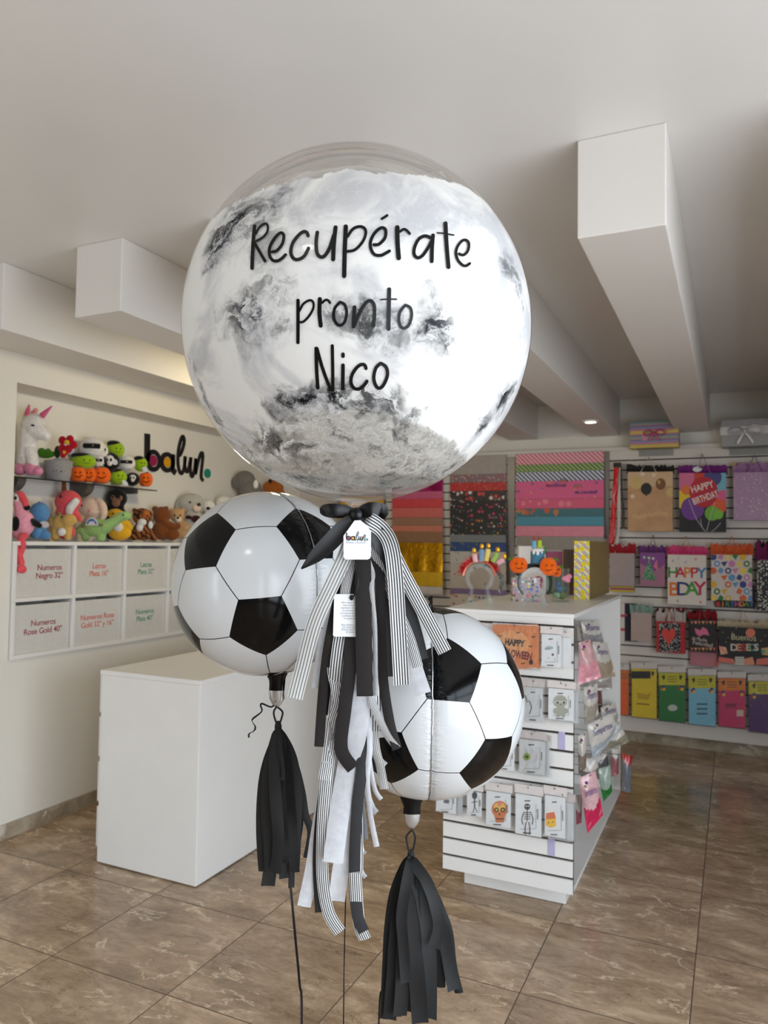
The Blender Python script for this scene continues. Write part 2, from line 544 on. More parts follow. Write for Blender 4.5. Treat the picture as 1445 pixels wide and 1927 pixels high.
# ================================================================== balloons
def hit_sphere(px, py, c, r):
    d = ray(px, py).normalized(); oc = CAM - c
    b = oc.dot(d); q = b * b - (oc.dot(oc) - r * r)
    if q < 0: # outside the outline: nearest point of the rim
        p = CAM + d * (-b); return c + (p - c).normalized() * r
    return CAM + d * (-b - math.sqrt(q))
def sphere_fit(px, py, deg, D):
    c = PX(px, py, D)
    return c, math.sin(math.radians(deg)) * (c - CAM).length

# ---------------- the big clear balloon
BUB_C, BUB_R = sphere_fit(673, 623.7, 12.8, 1.36)
bub = empty('bubble_balloon', BUB_C, 'big clear round balloon with white and black marbled paint and black lettering', 'balloon')
def bubble_shell():
    t = NT('clear_balloon_skin')
    tr = t.n('BsdfTransparent'); tr.inputs[0].default_value = (.985, .985, .98, 1)
    gl = t.n('BsdfGlossy'); gl.inputs['Roughness'].default_value = .015; gl.inputs[0].default_value = (1, 1, 1, 1)
    fr = t.n('Fresnel'); fr.inputs['IOR'].default_value = 1.30
    mx = t.n('MixShader'); t.set(mx.inputs[0], t.math('MULTIPLY', fr.outputs[0], .55)); t.set(mx.inputs[1], tr.outputs[0]); t.set(mx.inputs[2], gl.outputs[0])
    t.t.links.new(mx.outputs[0], t.out.inputs[0])
    return t.m
SMUDGE = [(405, 455, 40, 1), (440, 420, 48, 1), (480, 395, 40, .8), (392, 490, 20, .9), (505, 392, 36, .7), (500, 462, 36, .5), (545, 350, 20, .7), (480, 352, 18, .6),
          (456, 588, 38, 1), (440, 605, 24, .8), (500, 545, 24, .7), (532, 528, 18, .5), (520, 600, 18, .6),
          (690, 602, 32, .9), (645, 592, 28, .7), (738, 608, 30, .7), (790, 605, 18, .4),
          (818, 612, 32, 1), (838, 645, 22, .9), (808, 660, 14, .5), (815, 545, 12, .6),
          (962, 510, 26, .7), (978, 545, 22, .8), (985, 585, 12, .6), (948, 762, 28, 1), (918, 788, 24, .9), (965, 740, 14, .7),
          (552, 752, 24, 1), (590, 742, 24, 1), (640, 744, 26, 1), (690, 756, 26, .9), (735, 768, 26, .9), (775, 790, 20, .9), (530, 778, 20, .8),
          (500, 825, 26, .7), (545, 845, 22, .5), (470, 850, 18, .6), (760, 815, 18, .6),
          (380, 745, 22, .8), (405, 790, 22, .8), (430, 830, 18, .6), (360, 690, 14, .6)]
def bubble_paint():
    t = NT('marbled_paint'); o = t.obj()   # object space: centre at the balloon's centre
    s = t.n('SeparateXYZ'); t.set(s.inputs[0], o)
    wv = t.noise(o, 9, 5, .62, .3)
    w2 = t.noise(o, 34, 4, .7, .6)
    wo = t.vmath('SCALE', t.vmath('SUBTRACT', wv.outputs['Color'], (.5, .5, .5)), scale=.10)
    wo2 = t.vmath('SCALE', t.vmath('SUBTRACT', w2.outputs['Color'], (.5, .5, .5)), scale=.045)
    p = t.vmath('ADD', t.vmath('ADD', o, wo), wo2)
    acc = None
    for x, y, r, k in SMUDGE:
        c = hit_sphere(x, y, BUB_C, BUB_R) - BUB_C
        d = t.vmath('DISTANCE', p, tuple(c))
        rr = r / FPX * 1.95
        m = t.maprange(d, rr * 1.1, rr * .25, 0, k, True)
        acc = m if acc is None else t.math('MAXIMUM', acc, m)
    # back of the balloon: loose random patches
    nb = t.noise(o, 5.5, 5, .6, .5)
    back = t.math('MULTIPLY', t.maprange(nb.outputs[0], .55, .68, 0, 1, True), t.maprange(t.vmath('DOT_PRODUCT', o, tuple((BUB_C - CAM).normalized())), .02, .1, 0, 1))
    acc = t.math('MAXIMUM', acc, back)
    # streaks inside the smudges
    lat = t.vmath('DOT_PRODUCT', o, tuple(r0 / BUB_R))
    zr = t.math('MULTIPLY', s.outputs[2], 1.0 / BUB_R)
    ms = t.n('Mapping'); t.set(ms.inputs['Vector'], p); ms.inputs['Rotation'].default_value = (.3, .5, .9); ms.inputs['Scale'].default_value = (1.0, 1.0, 2.3)
    st = t.noise(ms.outputs[0], 10, 8, .64, 2.2)
    str_ = t.maprange(st.outputs[0], .44, .62, 1.0, 0.0, True)
    dark = t.math('MULTIPLY', acc, t.math('ADD', .25, t.math('MULTIPLY', str_, .75)))
    # white paint with soft grey clouds and fine creases
    sw2 = t.noise(o, 5.5, 5, .6, 1.5)
    white = t.mix(t.maprange(sw2.outputs[0], .44, .66, 0, .9, True), srgb((247, 247, 245)), srgb((205, 206, 210)))
    sw = t.noise(o, 9, 4, .5, 2.6)
    rid = t.math('ABSOLUTE', t.math('SUBTRACT', sw.outputs[0], .5))
    cre = t.math('MULTIPLY', t.maprange(rid, 0, .014, .30, 0, True), t.maprange(sw2.outputs[0], .46, .6, 0, 1))
    white = t.mix(cre, white, srgb((252, 252, 252)))
    # thin grey paint low down
    en2 = t.noise(o, 7, 6, .72, 1.0)
    nz2 = t.math('MULTIPLY', t.math('SUBTRACT', en2.outputs[0], .5), .55)
    zl = t.math('ADD', t.math('ADD', zr, t.math('MULTIPLY', t.math('MULTIPLY', lat, lat), .42)), t.math('MULTIPLY', nz2, .5))
    low = t.maprange(zl, -.585, -.62, 0, 1, True)
    grey = t.ramp(st.outputs[0], [(.30, srgb((70, 72, 76))), (.40, srgb((150, 150, 148))), (.50, srgb((205, 203, 197))), (.64, srgb((228, 226, 220)))])
    drk = t.ramp(st.outputs[0], [(.38, srgb((8, 9, 12))), (.50, srgb((44, 47, 54))), (.57, srgb((112, 117, 128))), (.64, srgb((196, 199, 205)))])
    col = t.mix(dark, t.mix(low, white, grey), drk)
    # edges of the painted zone
    en = t.noise(o, 10, 7, .75, .8)
    zz = t.math('ADD', t.math('SUBTRACT', zr, t.math('MULTIPLY', lat, .10)), t.math('MULTIPLY', t.math('SUBTRACT', en.outputs[0], .5), .22))
    top = t.maprange(zz, .520, .532, 1, 0)
    z2 = t.math('ADD', zr, t.math('MULTIPLY', nz2, .32))
    bot = t.maprange(z2, -.885, -.865, 0, 1)
    thin = t.math('MULTIPLY', t.math('MULTIPLY', low, .85), t.maprange(st.outputs[0], .50, .60, 0, 1))
    a = t.math('MULTIPLY', t.math('MULTIPLY', top, bot), t.math('SUBTRACT', 1.0, thin))
    df = t.n('BsdfDiffuse'); t.set(df.inputs[0], col)
    tl = t.n('BsdfTranslucent'); t.set(tl.inputs[0], col)
    bp = t.n('Bump'); bp.inputs['Strength'].default_value = .35; bp.inputs['Distance'].default_value = .006
    t.set(bp.inputs['Height'], t.math('ADD', sw.outputs[0], t.math('MULTIPLY', st.outputs[0], .4))); t.set(df.inputs['Normal'], bp.outputs[0])
    m1 = t.n('MixShader'); m1.inputs[0].default_value = .3; t.set(m1.inputs[1], df.outputs[0]); t.set(m1.inputs[2], tl.outputs[0])
    tr = t.n('BsdfTransparent')
    m2 = t.n('MixShader'); t.set(m2.inputs[0], a); t.set(m2.inputs[1], tr.outputs[0]); t.set(m2.inputs[2], m1.outputs[0])
    t.t.links.new(m2.outputs[0], t.out.inputs[0])
    return t.m
MB().ell((0, 0, 0), BUB_R, seg=128, ring=80).build('clear_skin', bubble_shell(), bub, True, sharp=0)
o = MB().ell((0, 0, 0), BUB_R - .0015, seg=96, ring=64).build('paint_layer', bubble_paint(), bub, True, sharp=0)
o['label'] = 'marbled white, grey and black paint'

# lettering: strokes traced as (points, width)
T_A = (450, 390, 6.0208); T_B = (660, 390, 6.0208); T_C = (540, 530, 5.5577); T_D = (570, 640, 7.605)
LET = [
 (T_A, [([(175, 215), (158, 400), (145, 690)], 42), ([(188, 300), (230, 225), (290, 185), (322, 205), (318, 275), (268, 340), (195, 380)], 27), ([(172, 400), (232, 505), (292, 608)], 36),
        ([(375, 505), (430, 490), (490, 410), (505, 325), (482, 290), (440, 308), (385, 375), (345, 460), (345, 545), (378, 598), (430, 608), (482, 580), (525, 538)], 36),
        ([(780, 322), (765, 285), (725, 278), (668, 322), (605, 410), (585, 510), (612, 575), (665, 592), (735, 555), (785, 465)], 40),
        ([(885, 285), (872, 400), (882, 515), (922, 563), (970, 548), (1025, 460), (1070, 320)], 42), ([(1092, 228), (1074, 400), (1065, 590)], 48),
        ([(1208, 218), (1196, 500), (1190, 778)], 50), ([(1228, 330), (1290, 245), (1370, 218), (1425, 245), (1432, 310), (1392, 400), (1310, 482), (1225, 500)], 34)]),
 (T_B, [([(262, 425), (320, 418), (385, 350), (397, 270), (372, 234), (325, 242), (265, 300), (225, 385), (228, 470), (270, 535), (340, 545), (400, 518), (438, 495)], 37), ([(352, 130), (382, 112), (412, 92)], 30),
        ([(527, 228), (530, 400), (544, 575)], 52), ([(560, 275), (600, 248), (635, 262), (668, 298)], 30),
        ([(905, 345), (840, 325), (770, 362), (725, 450), (718, 530), (757, 572), (812, 548), (872, 465), (918, 380)], 38), ([(932, 318), (922, 450), (918, 612)], 44),
        ([(1074, 182), (1085, 400), (1108, 678)], 46), ([(982, 290), (1060, 296), (1168, 315)], 17),
        ([(1228, 528), (1280, 540), (1328, 490), (1338, 410), (1308, 372), (1262, 380), (1210, 445), (1192, 520), (1215, 598), (1268, 655), (1310, 662), (1348, 637)], 32)]),
 (T_C, [([(115, 196), (115, 420), (114, 636)], 37), ([(130, 305), (172, 232), (240, 194), (276, 222), (272, 285), (228, 362), (172, 418), (130, 424)], 26),
        ([(343, 182), (340, 330), (353, 460)], 44), ([(368, 220), (402, 192), (430, 196), (448, 220)], 27),
        ([(555, 214), (502, 275), (488, 360), (508, 425), (555, 458), (603, 420), (624, 320), (602, 240), (555, 214)], 32),
        ([(706, 268), (700, 380), (697, 468)], 42), ([(704, 462), (730, 390), (780, 285), (835, 212), (880, 202), (912, 250), (915, 360), (904, 462)], 37),
        ([(1069, 80), (1065, 300), (1062, 495)], 42), ([(982, 188), (1070, 183), (1145, 184)], 17),
        ([(1240, 244), (1184, 312), (1170, 400), (1188, 465), (1225, 487), (1276, 450), (1304, 350), (1290, 275), (1240, 244)], 32)]),
 (T_D, [([(190, 118), (195, 400), (212, 682)], 52), ([(200, 122), (270, 370), (340, 570), (400, 715)], 50), ([(420, 82), (426, 400), (428, 715)], 48),
        ([(573, 360), (572, 500), (570, 695)], 54), ([(573, 202), (573, 232)], 52),
        ([(902, 405), (885, 360), (838, 350), (770, 395), (702, 500), (688, 610), (730, 685), (800, 700), (868, 655), (915, 590)], 50),
        ([(1115, 332), (1045, 400), (1014, 530), (1038, 640), (1090, 690), (1155, 640), (1210, 500), (1190, 385), (1115, 332)], 50)])]
M_VINYL = mat('black_vinyl', (8, 8, 10), .35, var=.02, spec=.2)
mb = MB()
for (ox, oy, sc), strokes in LET:
    for pts, wd in strokes:
        px = crom([(ox + a / sc, oy + b / sc) for a, b in pts], 6)
        hw = wd / sc / 2
        # round ends
        L, Rr = [], []
        n = len(px)
        closed = abs(px[0][0] - px[-1][0]) + abs(px[0][1] - px[-1][1]) < .5
        ring = []
        for i, (x, y) in enumerate(px):
            x0, y0 = px[max(i - 1, 0)]; x1, y1 = px[min(i + 1, n - 1)]
            if closed and i in (0, n - 1): x0, y0 = px[n - 2]; x1, y1 = px[1]
            dx, dy = x1 - x0, y1 - y0; l = math.hypot(dx, dy) or 1
            nx, ny = -dy / l, dx / l
            L.append((x + nx * hw, y + ny * hw)); Rr.append((x - nx * hw, y - ny * hw))
        P = []
        for q in range(5):
            k = q / 4
            P.append([(L[i][0] + (Rr[i][0] - L[i][0]) * k, L[i][1] + (Rr[i][1] - L[i][1]) * k) for i in range(n)])
        vs = []; fs = []
        for i in range(n):
            for q in range(5): vs.append(hit_sphere(P[q][i][0], P[q][i][1], BUB_C, BUB_R + .0006) - BUB_C)
        for i in range(n - 1):
            for q in range(4): fs.append((i * 5 + q, i * 5 + q + 1, i * 5 + q + 6, i * 5 + q + 5))
        mb.add(vs, fs)
        if not closed:
            for (x, y) in (px[0], px[-1]):
                ring = [(x + hw * math.cos(a), y + hw * math.sin(a)) for a in [k * math.pi / 8 for k in range(16)]]
                mb.add([hit_sphere(x, y, BUB_C, BUB_R + .0007) - BUB_C] + [hit_sphere(a, b, BUB_C, BUB_R + .0007) - BUB_C for a, b in ring],
                       [(0, i + 1, (i + 1) % 16 + 1) for i in range(16)])
o = mb.build('lettering', M_VINYL, bub, True, sharp=0)
o['label'] = 'black handwritten words Recupérate pronto Nico'
# gathered neck under the balloon
M_CLEARNECK = clear_mat('clear_neck', (.96, .96, .96), .5, .05, .12)
nk = Vector((0, 0, -BUB_R))
MB().lathe([(.030, .004), (.014, -.004), (.010, -.014), (.012, -.022), (.016, -.034), (.011, -.04), (.0001, -.041)], (0, 0, -BUB_R), 14).build('neck', M_CLEARNECK, bub, True, sharp=60)
KNOT = BUB_C + Vector((0, 0, -BUB_R - .018))

# ---------------- football balloons
PHI = (1 + 5 ** .5) / 2
ICO = [Vector(p).normalized() for p in [(-1, PHI, 0), (1, PHI, 0), (-1, -PHI, 0), (1, -PHI, 0), (0, -1, PHI), (0, 1, PHI), (0, -1, -PHI), (0, 1, -PHI), (PHI, 0, -1), (PHI, 0, 1), (-PHI, 0, -1), (-PHI, 0, 1)]]
ICF = [(0, 11, 5), (0, 5, 1), (0, 1, 7), (0, 7, 10), (0, 10, 11), (1, 5, 9), (5, 11, 4), (11, 10, 2), (10, 7, 6), (7, 1, 8), (3, 9, 4), (3, 4, 2), (3, 2, 6), (3, 6, 8), (3, 8, 9), (4, 9, 5), (2, 4, 11), (6, 2, 10), (8, 6, 7), (9, 8, 1)]
def tri_pt(a, b): return ((2 * ICO[a] + ICO[b]) / 3)
def foil_mat(name, rgb, rough=.16, spec=.35):
    t = NT(name); o = t.obj(); c = srgb(rgb)
    nz = t.noise(o, 4, 2)
    t.set(t.p.inputs['Base Color'], t.ramp(nz.outputs[0], [(.3, tuple(x * .96 for x in c[:3])), (.7, c)]))
    t.p.inputs['Roughness'].default_value = rough; t.p.inputs['Specular IOR Level'].default_value = spec
    at = t.n('Attribute'); at.attribute_name = 'seam'
    al = t.n('Attribute'); al.attribute_name = 'along'
    cmb = t.n('CombineXYZ'); t.set(cmb.inputs[0], t.math("MULTIPLY", al.outputs["Fac"], 26.0)); t.set(cmb.inputs[1], t.math('MULTIPLY', at.outputs['Fac'], 1.3))
    w = t.noise(cmb.outputs[0], 1.0, 2)
    big = t.noise(o, 9, 2)
    h = t.math('ADD', t.math('MULTIPLY', w.outputs[0], t.math('POWER', at.outputs['Fac'], 1.5)), t.math('MULTIPLY', big.outputs[0], .12))
    t.bump(h, .40, .012)
    return t.m
M_FW = foil_mat('white_foil', (194, 196, 197)); M_FK = foil_mat('black_foil', (8, 8, 9), .12, .22)
M_SEAM = mat('silver_foil', (190, 192, 195), .2, .8)
def football(root, C, r, hexpx, seams):
    # orientation that brings the traced hexagon onto the traced picture points
    src = []
    a, b, c = ICF[0]
    if (ICO[b] - ICO[a]).cross(ICO[c] - ICO[a]).dot(ICO[a]) > 0: b, c = c, b
    src = [tri_pt(a, b), tri_pt(b, a), tri_pt(b, c), tri_pt(c, b), tri_pt(c, a), tri_pt(a, c)]
    A = np.array([list(v.normalized()) for v in src]); B = np.array([list((hit_sphere(x, y, C, r) - C).normalized()) for x, y in hexpx])
    U, S, Vt = np.linalg.svd(A.T @ B); dd = np.sign(np.linalg.det(Vt.T @ U.T))
    rot = Matrix((Vt.T @ np.diag([1, 1, dd]) @ U.T).tolist())
    bm = bmesh.new(); cache = {}
    def vert(p):
        k = tuple(round(x, 5) for x in p)
        if k not in cache: cache[k] = bm.verts.new(p)
        return cache[k]
    def fan(poly, mi, inset):
        c = sum(poly, Vector()) / len(poly)
        if inset:
            inn = [p + (c - p) * inset for p in poly]
            for i in range(len(poly)):
                j = (i + 1) % len(poly)
                f = bm.faces.new([vert(inn[i]), vert(poly[i]), vert(poly[j]), vert(inn[j])]); f.material_index = 1
        else: inn = poly
        for i in range(len(inn)):
            f = bm.faces.new([vert(c), vert(inn[i]), vert(inn[(i + 1) % len(inn)])]); f.material_index = mi
    for f in ICF:
        a, b, c = f; fan([tri_pt(a, b), tri_pt(b, a), tri_pt(b, c), tri_pt(c, b), tri_pt(c, a), tri_pt(a, c)], 0, .014)
    for i in range(12):
        nb = [j for j in range(12) if j != i and (ICO[i] - ICO[j]).length < 1.2]
        ax = ICO[i]; u = ax.orthogonal().normalized(); v = ax.cross(u)
        nb.sort(key=lambda j: math.atan2(ICO[j].dot(v), ICO[j].dot(u)))
        fan([tri_pt(i, j) for j in nb], 1, 0)
    long_e = [e for e in bm.edges if e.calc_length() > .02]
    bmesh.ops.subdivide_edges(bm, edges=long_e, cuts=15, use_grid_fill=True)
    bmesh.ops.triangulate(bm, faces=[f for f in bm.faces if len(f.verts) > 4])
    sv, av = [], []
    sn = []
    f0 = (CAM - C); f0.z = 0; f0.normalize(); rt = Vector((-f0.y, f0.x, 0))   # rt: towards the right as the camera sees it
    for deg in seams:
        an = math.radians(deg); sn.append(f0 * math.cos(an) + rt * math.sin(an))
    for v in bm.verts:
        d = (rot @ v.co).normalized()
        best = 9.0
        for m in sn:   # half great circle through the poles at azimuth m
            nrm = m.cross(Vector((0, 0, 1)))
            if d.dot(m) > -.05: best = min(best, abs(d.dot(nrm)) * r)
        best = min(best, r)
        k = math.exp(-(best / .004) ** 2)
        bul = 1 - .012 * math.exp(-(best / .05) ** 2)
        el = math.asin(max(-1, min(1, d.z)))
        v.co = d * (r * bul - .0035 * k)
        sv.append(math.exp(-(best / .022) ** 2)); av.append(el)
    bmesh.ops.recalc_face_normals(bm, faces=bm.faces)
    me = bpy.data.meshes.new('panels'); bm.to_mesh(me); bm.free()
    a1 = me.attributes.new('seam', 'FLOAT', 'POINT'); a1.data.foreach_set('value', sv)
    a2 = me.attributes.new('along', 'FLOAT', 'POINT'); a2.data.foreach_set('value', av)
    me.materials.append(M_FW); me.materials.append(M_FK)
    me.polygons.foreach_set('use_smooth', [True] * len(me.polygons))
    o = bpy.data.objects.new('panels', me); COL.objects.link(o); o.parent = root
    o['label'] = 'printed white hexagons and black pentagons'
    # pressed seam line
    for m in sn:
        mb = MB(); pts = []
        for i in range(61):
            el = math.radians(-86 + 172 * i / 60)
            d = m * math.cos(el) + Vector((0, 0, math.sin(el)))
            jt = (R_.random() - .5) * .0016
            pts.append(tuple(d * (r * .988 - .0018 + R_.random() * .0012) + m.cross(Vector((0, 0, 1))) * jt) + (.0012,))
        mb.tube(pts, .0012, 6)
        fin = [(*(Vector(q[:3]) * (1 + .010 + .012 * R_.random())), .006, R_.uniform(-.5, .5)) for q in pts]
        mb.build('seam', M_SEAM, root, True)
def neck(root, px, y0, y1, y2, D, wpx):
    """black printed neck with an unprinted silvery tail, gathered at its end"""
    mb = MB(); k = D / FPX; O = wloc(root)
    def ringp(y, w, jit=0.0):
        p = PX(px, y, D) - O
        return [p + r0 * (math.cos(a) * w * k / 2 * (1 + jit * R_.uniform(-1, 1))) + Vector((r0.y, -r0.x, 0)) * (math.sin(a) * w * k * .2) for a in [2 * math.pi * j / 20 for j in range(20)]]
    rows = [(y0 - 8, wpx * 1.35), (y0 + 4, wpx * 1.05), (y0 + 12, wpx * .95), (y1, wpx * .92)]
    def sweep(rows, name, m):
        mb = MB(); vs = []; fs = []
        for y, w in rows: vs += ringp(y, w, .10)
        for i in range(len(rows) - 1):
            for j in range(20):
                q = (j + 1) % 20; fs.append((i * 20 + j, i * 20 + q, i * 20 + 20 + q, i * 20 + 20 + j))
        mb.add(vs, fs); return mb.build(name, m, root, True, sharp=50)
    sweep(rows, 'neck', M_FK)
    o = sweep([(y1, wpx * .93), ((y1 + y2) / 2, wpx * .85), (y2 - 6, wpx * .55), (y2, wpx * .25)], 'neck_tail', M_SEAM); o['label'] = 'crumpled silver tail of the balloon neck'

BL_C, BL_R = sphere_fit(500, 1096.5, 6.95, 1.68)
ball_l = empty('football_balloon', BL_C, 'round football foil balloon hanging left of the ribbon tassel', 'balloon', 'football balloons')
hexL = [(450, 997.4), (519.7, 986.7), (563, 1050.9), (535.2, 1122), (437.2, 1127.7), (406, 1072.2)]
football(ball_l, BL_C, BL_R, hexL, (31, 151, -91))
neck(ball_l, 521, 1270, 1299, 1330, 1.68, 32)
BR_C, BR_R = sphere_fit(807, 1318.5, 7.0, 1.62)
ball_r = empty('football_balloon', BR_C, 'round football foil balloon hanging lower right, in front of the white display', 'balloon', 'football balloons')
z8 = lambda x, y: (680 + x / 4.379, 1120 + y / 4.379)
hexR = [z8(*p) for p in [(880, 865), (985, 1170), (775, 1478), (470, 1458), (390, 1148), (565, 860)]]
football(ball_r, BR_C, BR_R, hexR, (2, 122, -118))
neck(ball_r, 775, 1508, 1531, 1558, 1.62, 33)
mb = MB()   # small black tied tip on top of the right balloon
tp = BR_C + Vector((0, 0, BR_R))
mb.tube([(*(tp - BR_C - Vector((0, 0, .004))), .006), (*(tp - BR_C + Vector((0.003, 0, .008))), .003), (*(tp - BR_C + Vector((0.0, 0, .016))), .006), (*(tp - BR_C + Vector((0.004, 0, .022))), .002)], .004, 8)
mb.build('tied_tip', M_FK, ball_r, True)

# ---------------- ribbons
def stripe_mat(name, n, lo, hi, duty=.36, alpha=1.0, soft=.04):
    t = NT(name); s = t.n('SeparateXYZ'); t.set(s.inputs[0], t.uv())
    fr = t.math('FRACT', t.math('MULTIPLY', s.outputs[0], n))
    d = t.math('ABSOLUTE', t.math('SUBTRACT', fr, .5))
    k = t.maprange(d, duty / 2 - soft, duty / 2 + soft, 0, 1)
    nz = t.noise(t.obj(), 300, 2)
    hi2 = t.mix(t.maprange(nz.outputs[0], .35, .65, 0, .25), srgb(hi), srgb(tuple(x * .88 for x in hi)))
    col = t.mix(k, srgb(lo), hi2)
    t.set(t.p.inputs['Base Color'], col); t.p.inputs['Roughness'].default_value = .75
    paper_out(t, col, .12, alpha)
    return t.m
def paper_out(t, col, tl=.2, alpha=1.0):
    """let a thin sheet glow a little when lit from behind; alpha < 1 for sheer tissue"""
    tr = t.n('BsdfTranslucent'); t.set(tr.inputs[0], col)
    m = t.n('MixShader'); m.inputs[0].default_value = tl
    t.set(m.inputs[1], t.p.outputs[0]); t.set(m.inputs[2], tr.outputs[0])
    if alpha < 1:
        tp = t.n('BsdfTransparent'); m2 = t.n('MixShader'); m2.inputs[0].default_value = alpha
        t.set(m2.inputs[1], tp.outputs[0]); t.set(m2.inputs[2], m.outputs[0]); m = m2
    t.t.links.new(m.outputs[0], t.out.inputs[0])
def paper_mat(name, rgb, tl=.2, alpha=1.0, rough=.7):
    t = NT(name); o = t.obj(); c = srgb(rgb)
    nz = t.noise(o, 70, 4, .6)
    col = t.ramp(nz.outputs[0], [(.3, tuple(x * .88 for x in c[:3])), (.7, tuple(min(1, x * 1.05) for x in c[:3]))])
    t.set(t.p.inputs['Base Color'], col); t.p.inputs['Roughness'].default_value = rough
    n2 = t.noise(o, 140, 3); t.bump(n2.outputs[0], .2, .002)
    paper_out(t, col, tl, alpha)
    return t.m
RM = {'stripe': stripe_mat('striped_paper', 6.0, (16, 16, 19), (212, 212, 212), .44),
      'stripe_grey': stripe_mat('striped_tissue', 5.0, (106, 106, 104), (206, 206, 203), .4, .92, .10),
      'black': paper_mat('black_crepe', (25, 21, 19), .04, 1, .9), 'charcoal': paper_mat('charcoal_crepe', (42, 42, 44), .08, 1, .9),
      'white': paper_mat('white_tissue', (210, 212, 217), .3, .93), 'silver': paper_mat('grey_organza', (150, 148, 146), .3, .55, .5),
      'grey': paper_mat('grey_crepe', (120, 122, 126), .2, 1), 'satin': mat('black_satin', (9, 9, 12), .38, var=.08, vscale=90, spec=.35)}
M_TISSUEBLACK = paper_mat('black_tissue', (13, 12, 12), .03, 1, .8)
TOCAM = -Wv
def zA(x, y): return (540 + x / 3.932, 930 + y / 3.932)
def zB(x, y): return (440 + x / 2.978, 1280 + y / 2.978)
tass = empty('ribbon_tassel', KNOT, 'long tassel of striped, black and white paper streamers under the big balloon', 'tassel')
STRIPS = [
 # (space, points, width in full-picture px, kind, depth, twist)
 ('A', [(500, 240), (440, 430), (335, 660), (205, 950), (112, 1300), (58, 1512)], 29, 'stripe_grey', 1.335, .1),
 ('A', [(600, 190), (700, 260), (765, 370), (797, 560), (820, 900), (848, 1412)], 30, 'stripe', 1.325, -.1),
 ('A', [(640, 230), (740, 350), (850, 570), (1000, 850), (1168, 1168)], 27, 'stripe', 1.34, .15),
 ('A', [(600, 250), (650, 400), (705, 600), (805, 830), (900, 1050), (968, 1280)], 20, 'stripe', 1.35, .2),
 ('A', [(545, 420), (560, 500), (566, 900), (576, 1495)], 31, 'black', 1.325, .05),
 ('A', [(520, 700), (480, 1060), (462, 1300), (425, 1600), (400, 1880), (490, 2030)], 26, 'black', 1.335, .1),
 ('A', [(600, 480), (635, 590), (626, 700), (650, 1000), (655, 1490)], 9, 'stripe', 1.332, .3),
 ('A', [(600, 400), (680, 560), (690, 800), (700, 1100), (715, 1400), (762, 1700), (815, 1885)], 19, 'black', 1.345, .3),
 ('A', [(620, 450), (690, 680), (742, 950), (756, 1352)], 16, 'charcoal', 1.352, -.3),
 ('A', [(640, 500), (880, 1100), (950, 1320), (1003, 1478)], 33, 'white', 1.365, .1),
 ('A', [(640, 400), (860, 760), (950, 1000), (1005, 1225)], 22, 'charcoal', 1.358, -.2),
 ('A', [(470, 700), (405, 1060), (382, 1220), (365, 1388)], 30, 'stripe', 1.345, .05),
 ('A', [(400, 700), (270, 1080), (228, 1300), (212, 1435)], 17, 'white', 1.37, .4),
 ('A', [(440, 500), (340, 950), (295, 1200), (262, 1500), (238, 1868)], 19, 'black', 1.352, .2),
 ('A', [(490, 380), (470, 520), (430, 720), (420, 900)], 18, 'stripe', 1.342, .0),
 ('A', [(505, 420), (470, 600), (450, 760), (400, 1000), (330, 1350), (315, 1640)], 22, 'black', 1.368, -.3),
 ('A', [(480, 900), (420, 1200), (370, 1390), (345, 1600)], 17, 'silver', 1.36, .2),
 ('B', [(560, -180), (575, 40), (585, 130), (555, 230), (532, 400), (505, 560)], 22, 'stripe', 1.35, .25),
 ('B', [(700, -300), (712, 60), (688, 300), (645, 450), (598, 700), (555, 1022)], 38, 'white', 1.345, .08),
 ('B', [(690, -100), (660, 500), (625, 860), (575, 1240)], 32, 'white', 1.36, -.1),
 ('B', [(600, 100), (520, 560), (470, 850), (440, 1050), (393, 1268)], 26, 'white', 1.375, .15),
 ('B', [(600, 0), (535, 420), (485, 700), (462, 1000), (476, 1300)], 14, 'black', 1.366, .2),
 ('B', [(560, 200), (525, 500), (500, 800), (497, 1100), (530, 1300), (595, 1412)], 23, 'stripe', 1.355, .1),
 ('B', [(700, 100), (720, 430), (692, 700), (676, 1050), (690, 1300), (728, 1410)], 22, 'charcoal', 1.35, .1),
 ('B', [(690, 900), (682, 1100), (700, 1350), (735, 1452)], 23, 'stripe', 1.358, .05),
 ('B', [(740, 0), (762, 350), (747, 550), (765, 750), (800, 932)], 11, 'white', 1.35, .4),
 ('B', [(770, -150), (785, 100), (786, 285)], 27, 'stripe', 1.356, .0),
 ('B', [(770, -150), (790, 120), (808, 322)], 26, 'white', 1.362, .0),
 ('B', [(760, 0), (790, 350), (820, 480), (842, 610)], 17, 'stripe_grey', 1.366, .3),
 ('B', [(750, 0), (770, 250), (800, 420), (848, 480)], 14, 'stripe', 1.37, .2),
 ('B', [(600, 60), (560, 350), (530, 560), (512, 820)], 26, 'silver', 1.36, .3),
 ('B', [(700, 200), (700, 500), (720, 700), (738, 890)], 11, 'grey', 1.362, .3),
 ('B', [(720, 150), (715, 500), (700, 800), (722, 790)], 12, 'charcoal', 1.372, .3),
 ('B', [(740, 200), (760, 450), (790, 610), (826, 668)], 9, 'white', 1.37, .2),
 ('B', [(720, 300), (745, 600), (770, 700), (800, 745)], 12, 'white', 1.378, .2),
 ('B', [(710, 500), (708, 800), (718, 940), (740, 972)], 7, 'white', 1.372, .2),
 ('B', [(700, 600), (695, 900), (708, 1050), (738, 1106)], 9, 'white', 1.376, .2),
 ('B', [(757, -60), (772, 95), (802, 190), (860, 310), (914, 380)], 15, 'stripe', 1.338, .4),
 ('B', [(640, 300), (560, 700), (520, 950), (500, 1240), (508, 1290)], 12, 'charcoal', 1.372, .1),
]
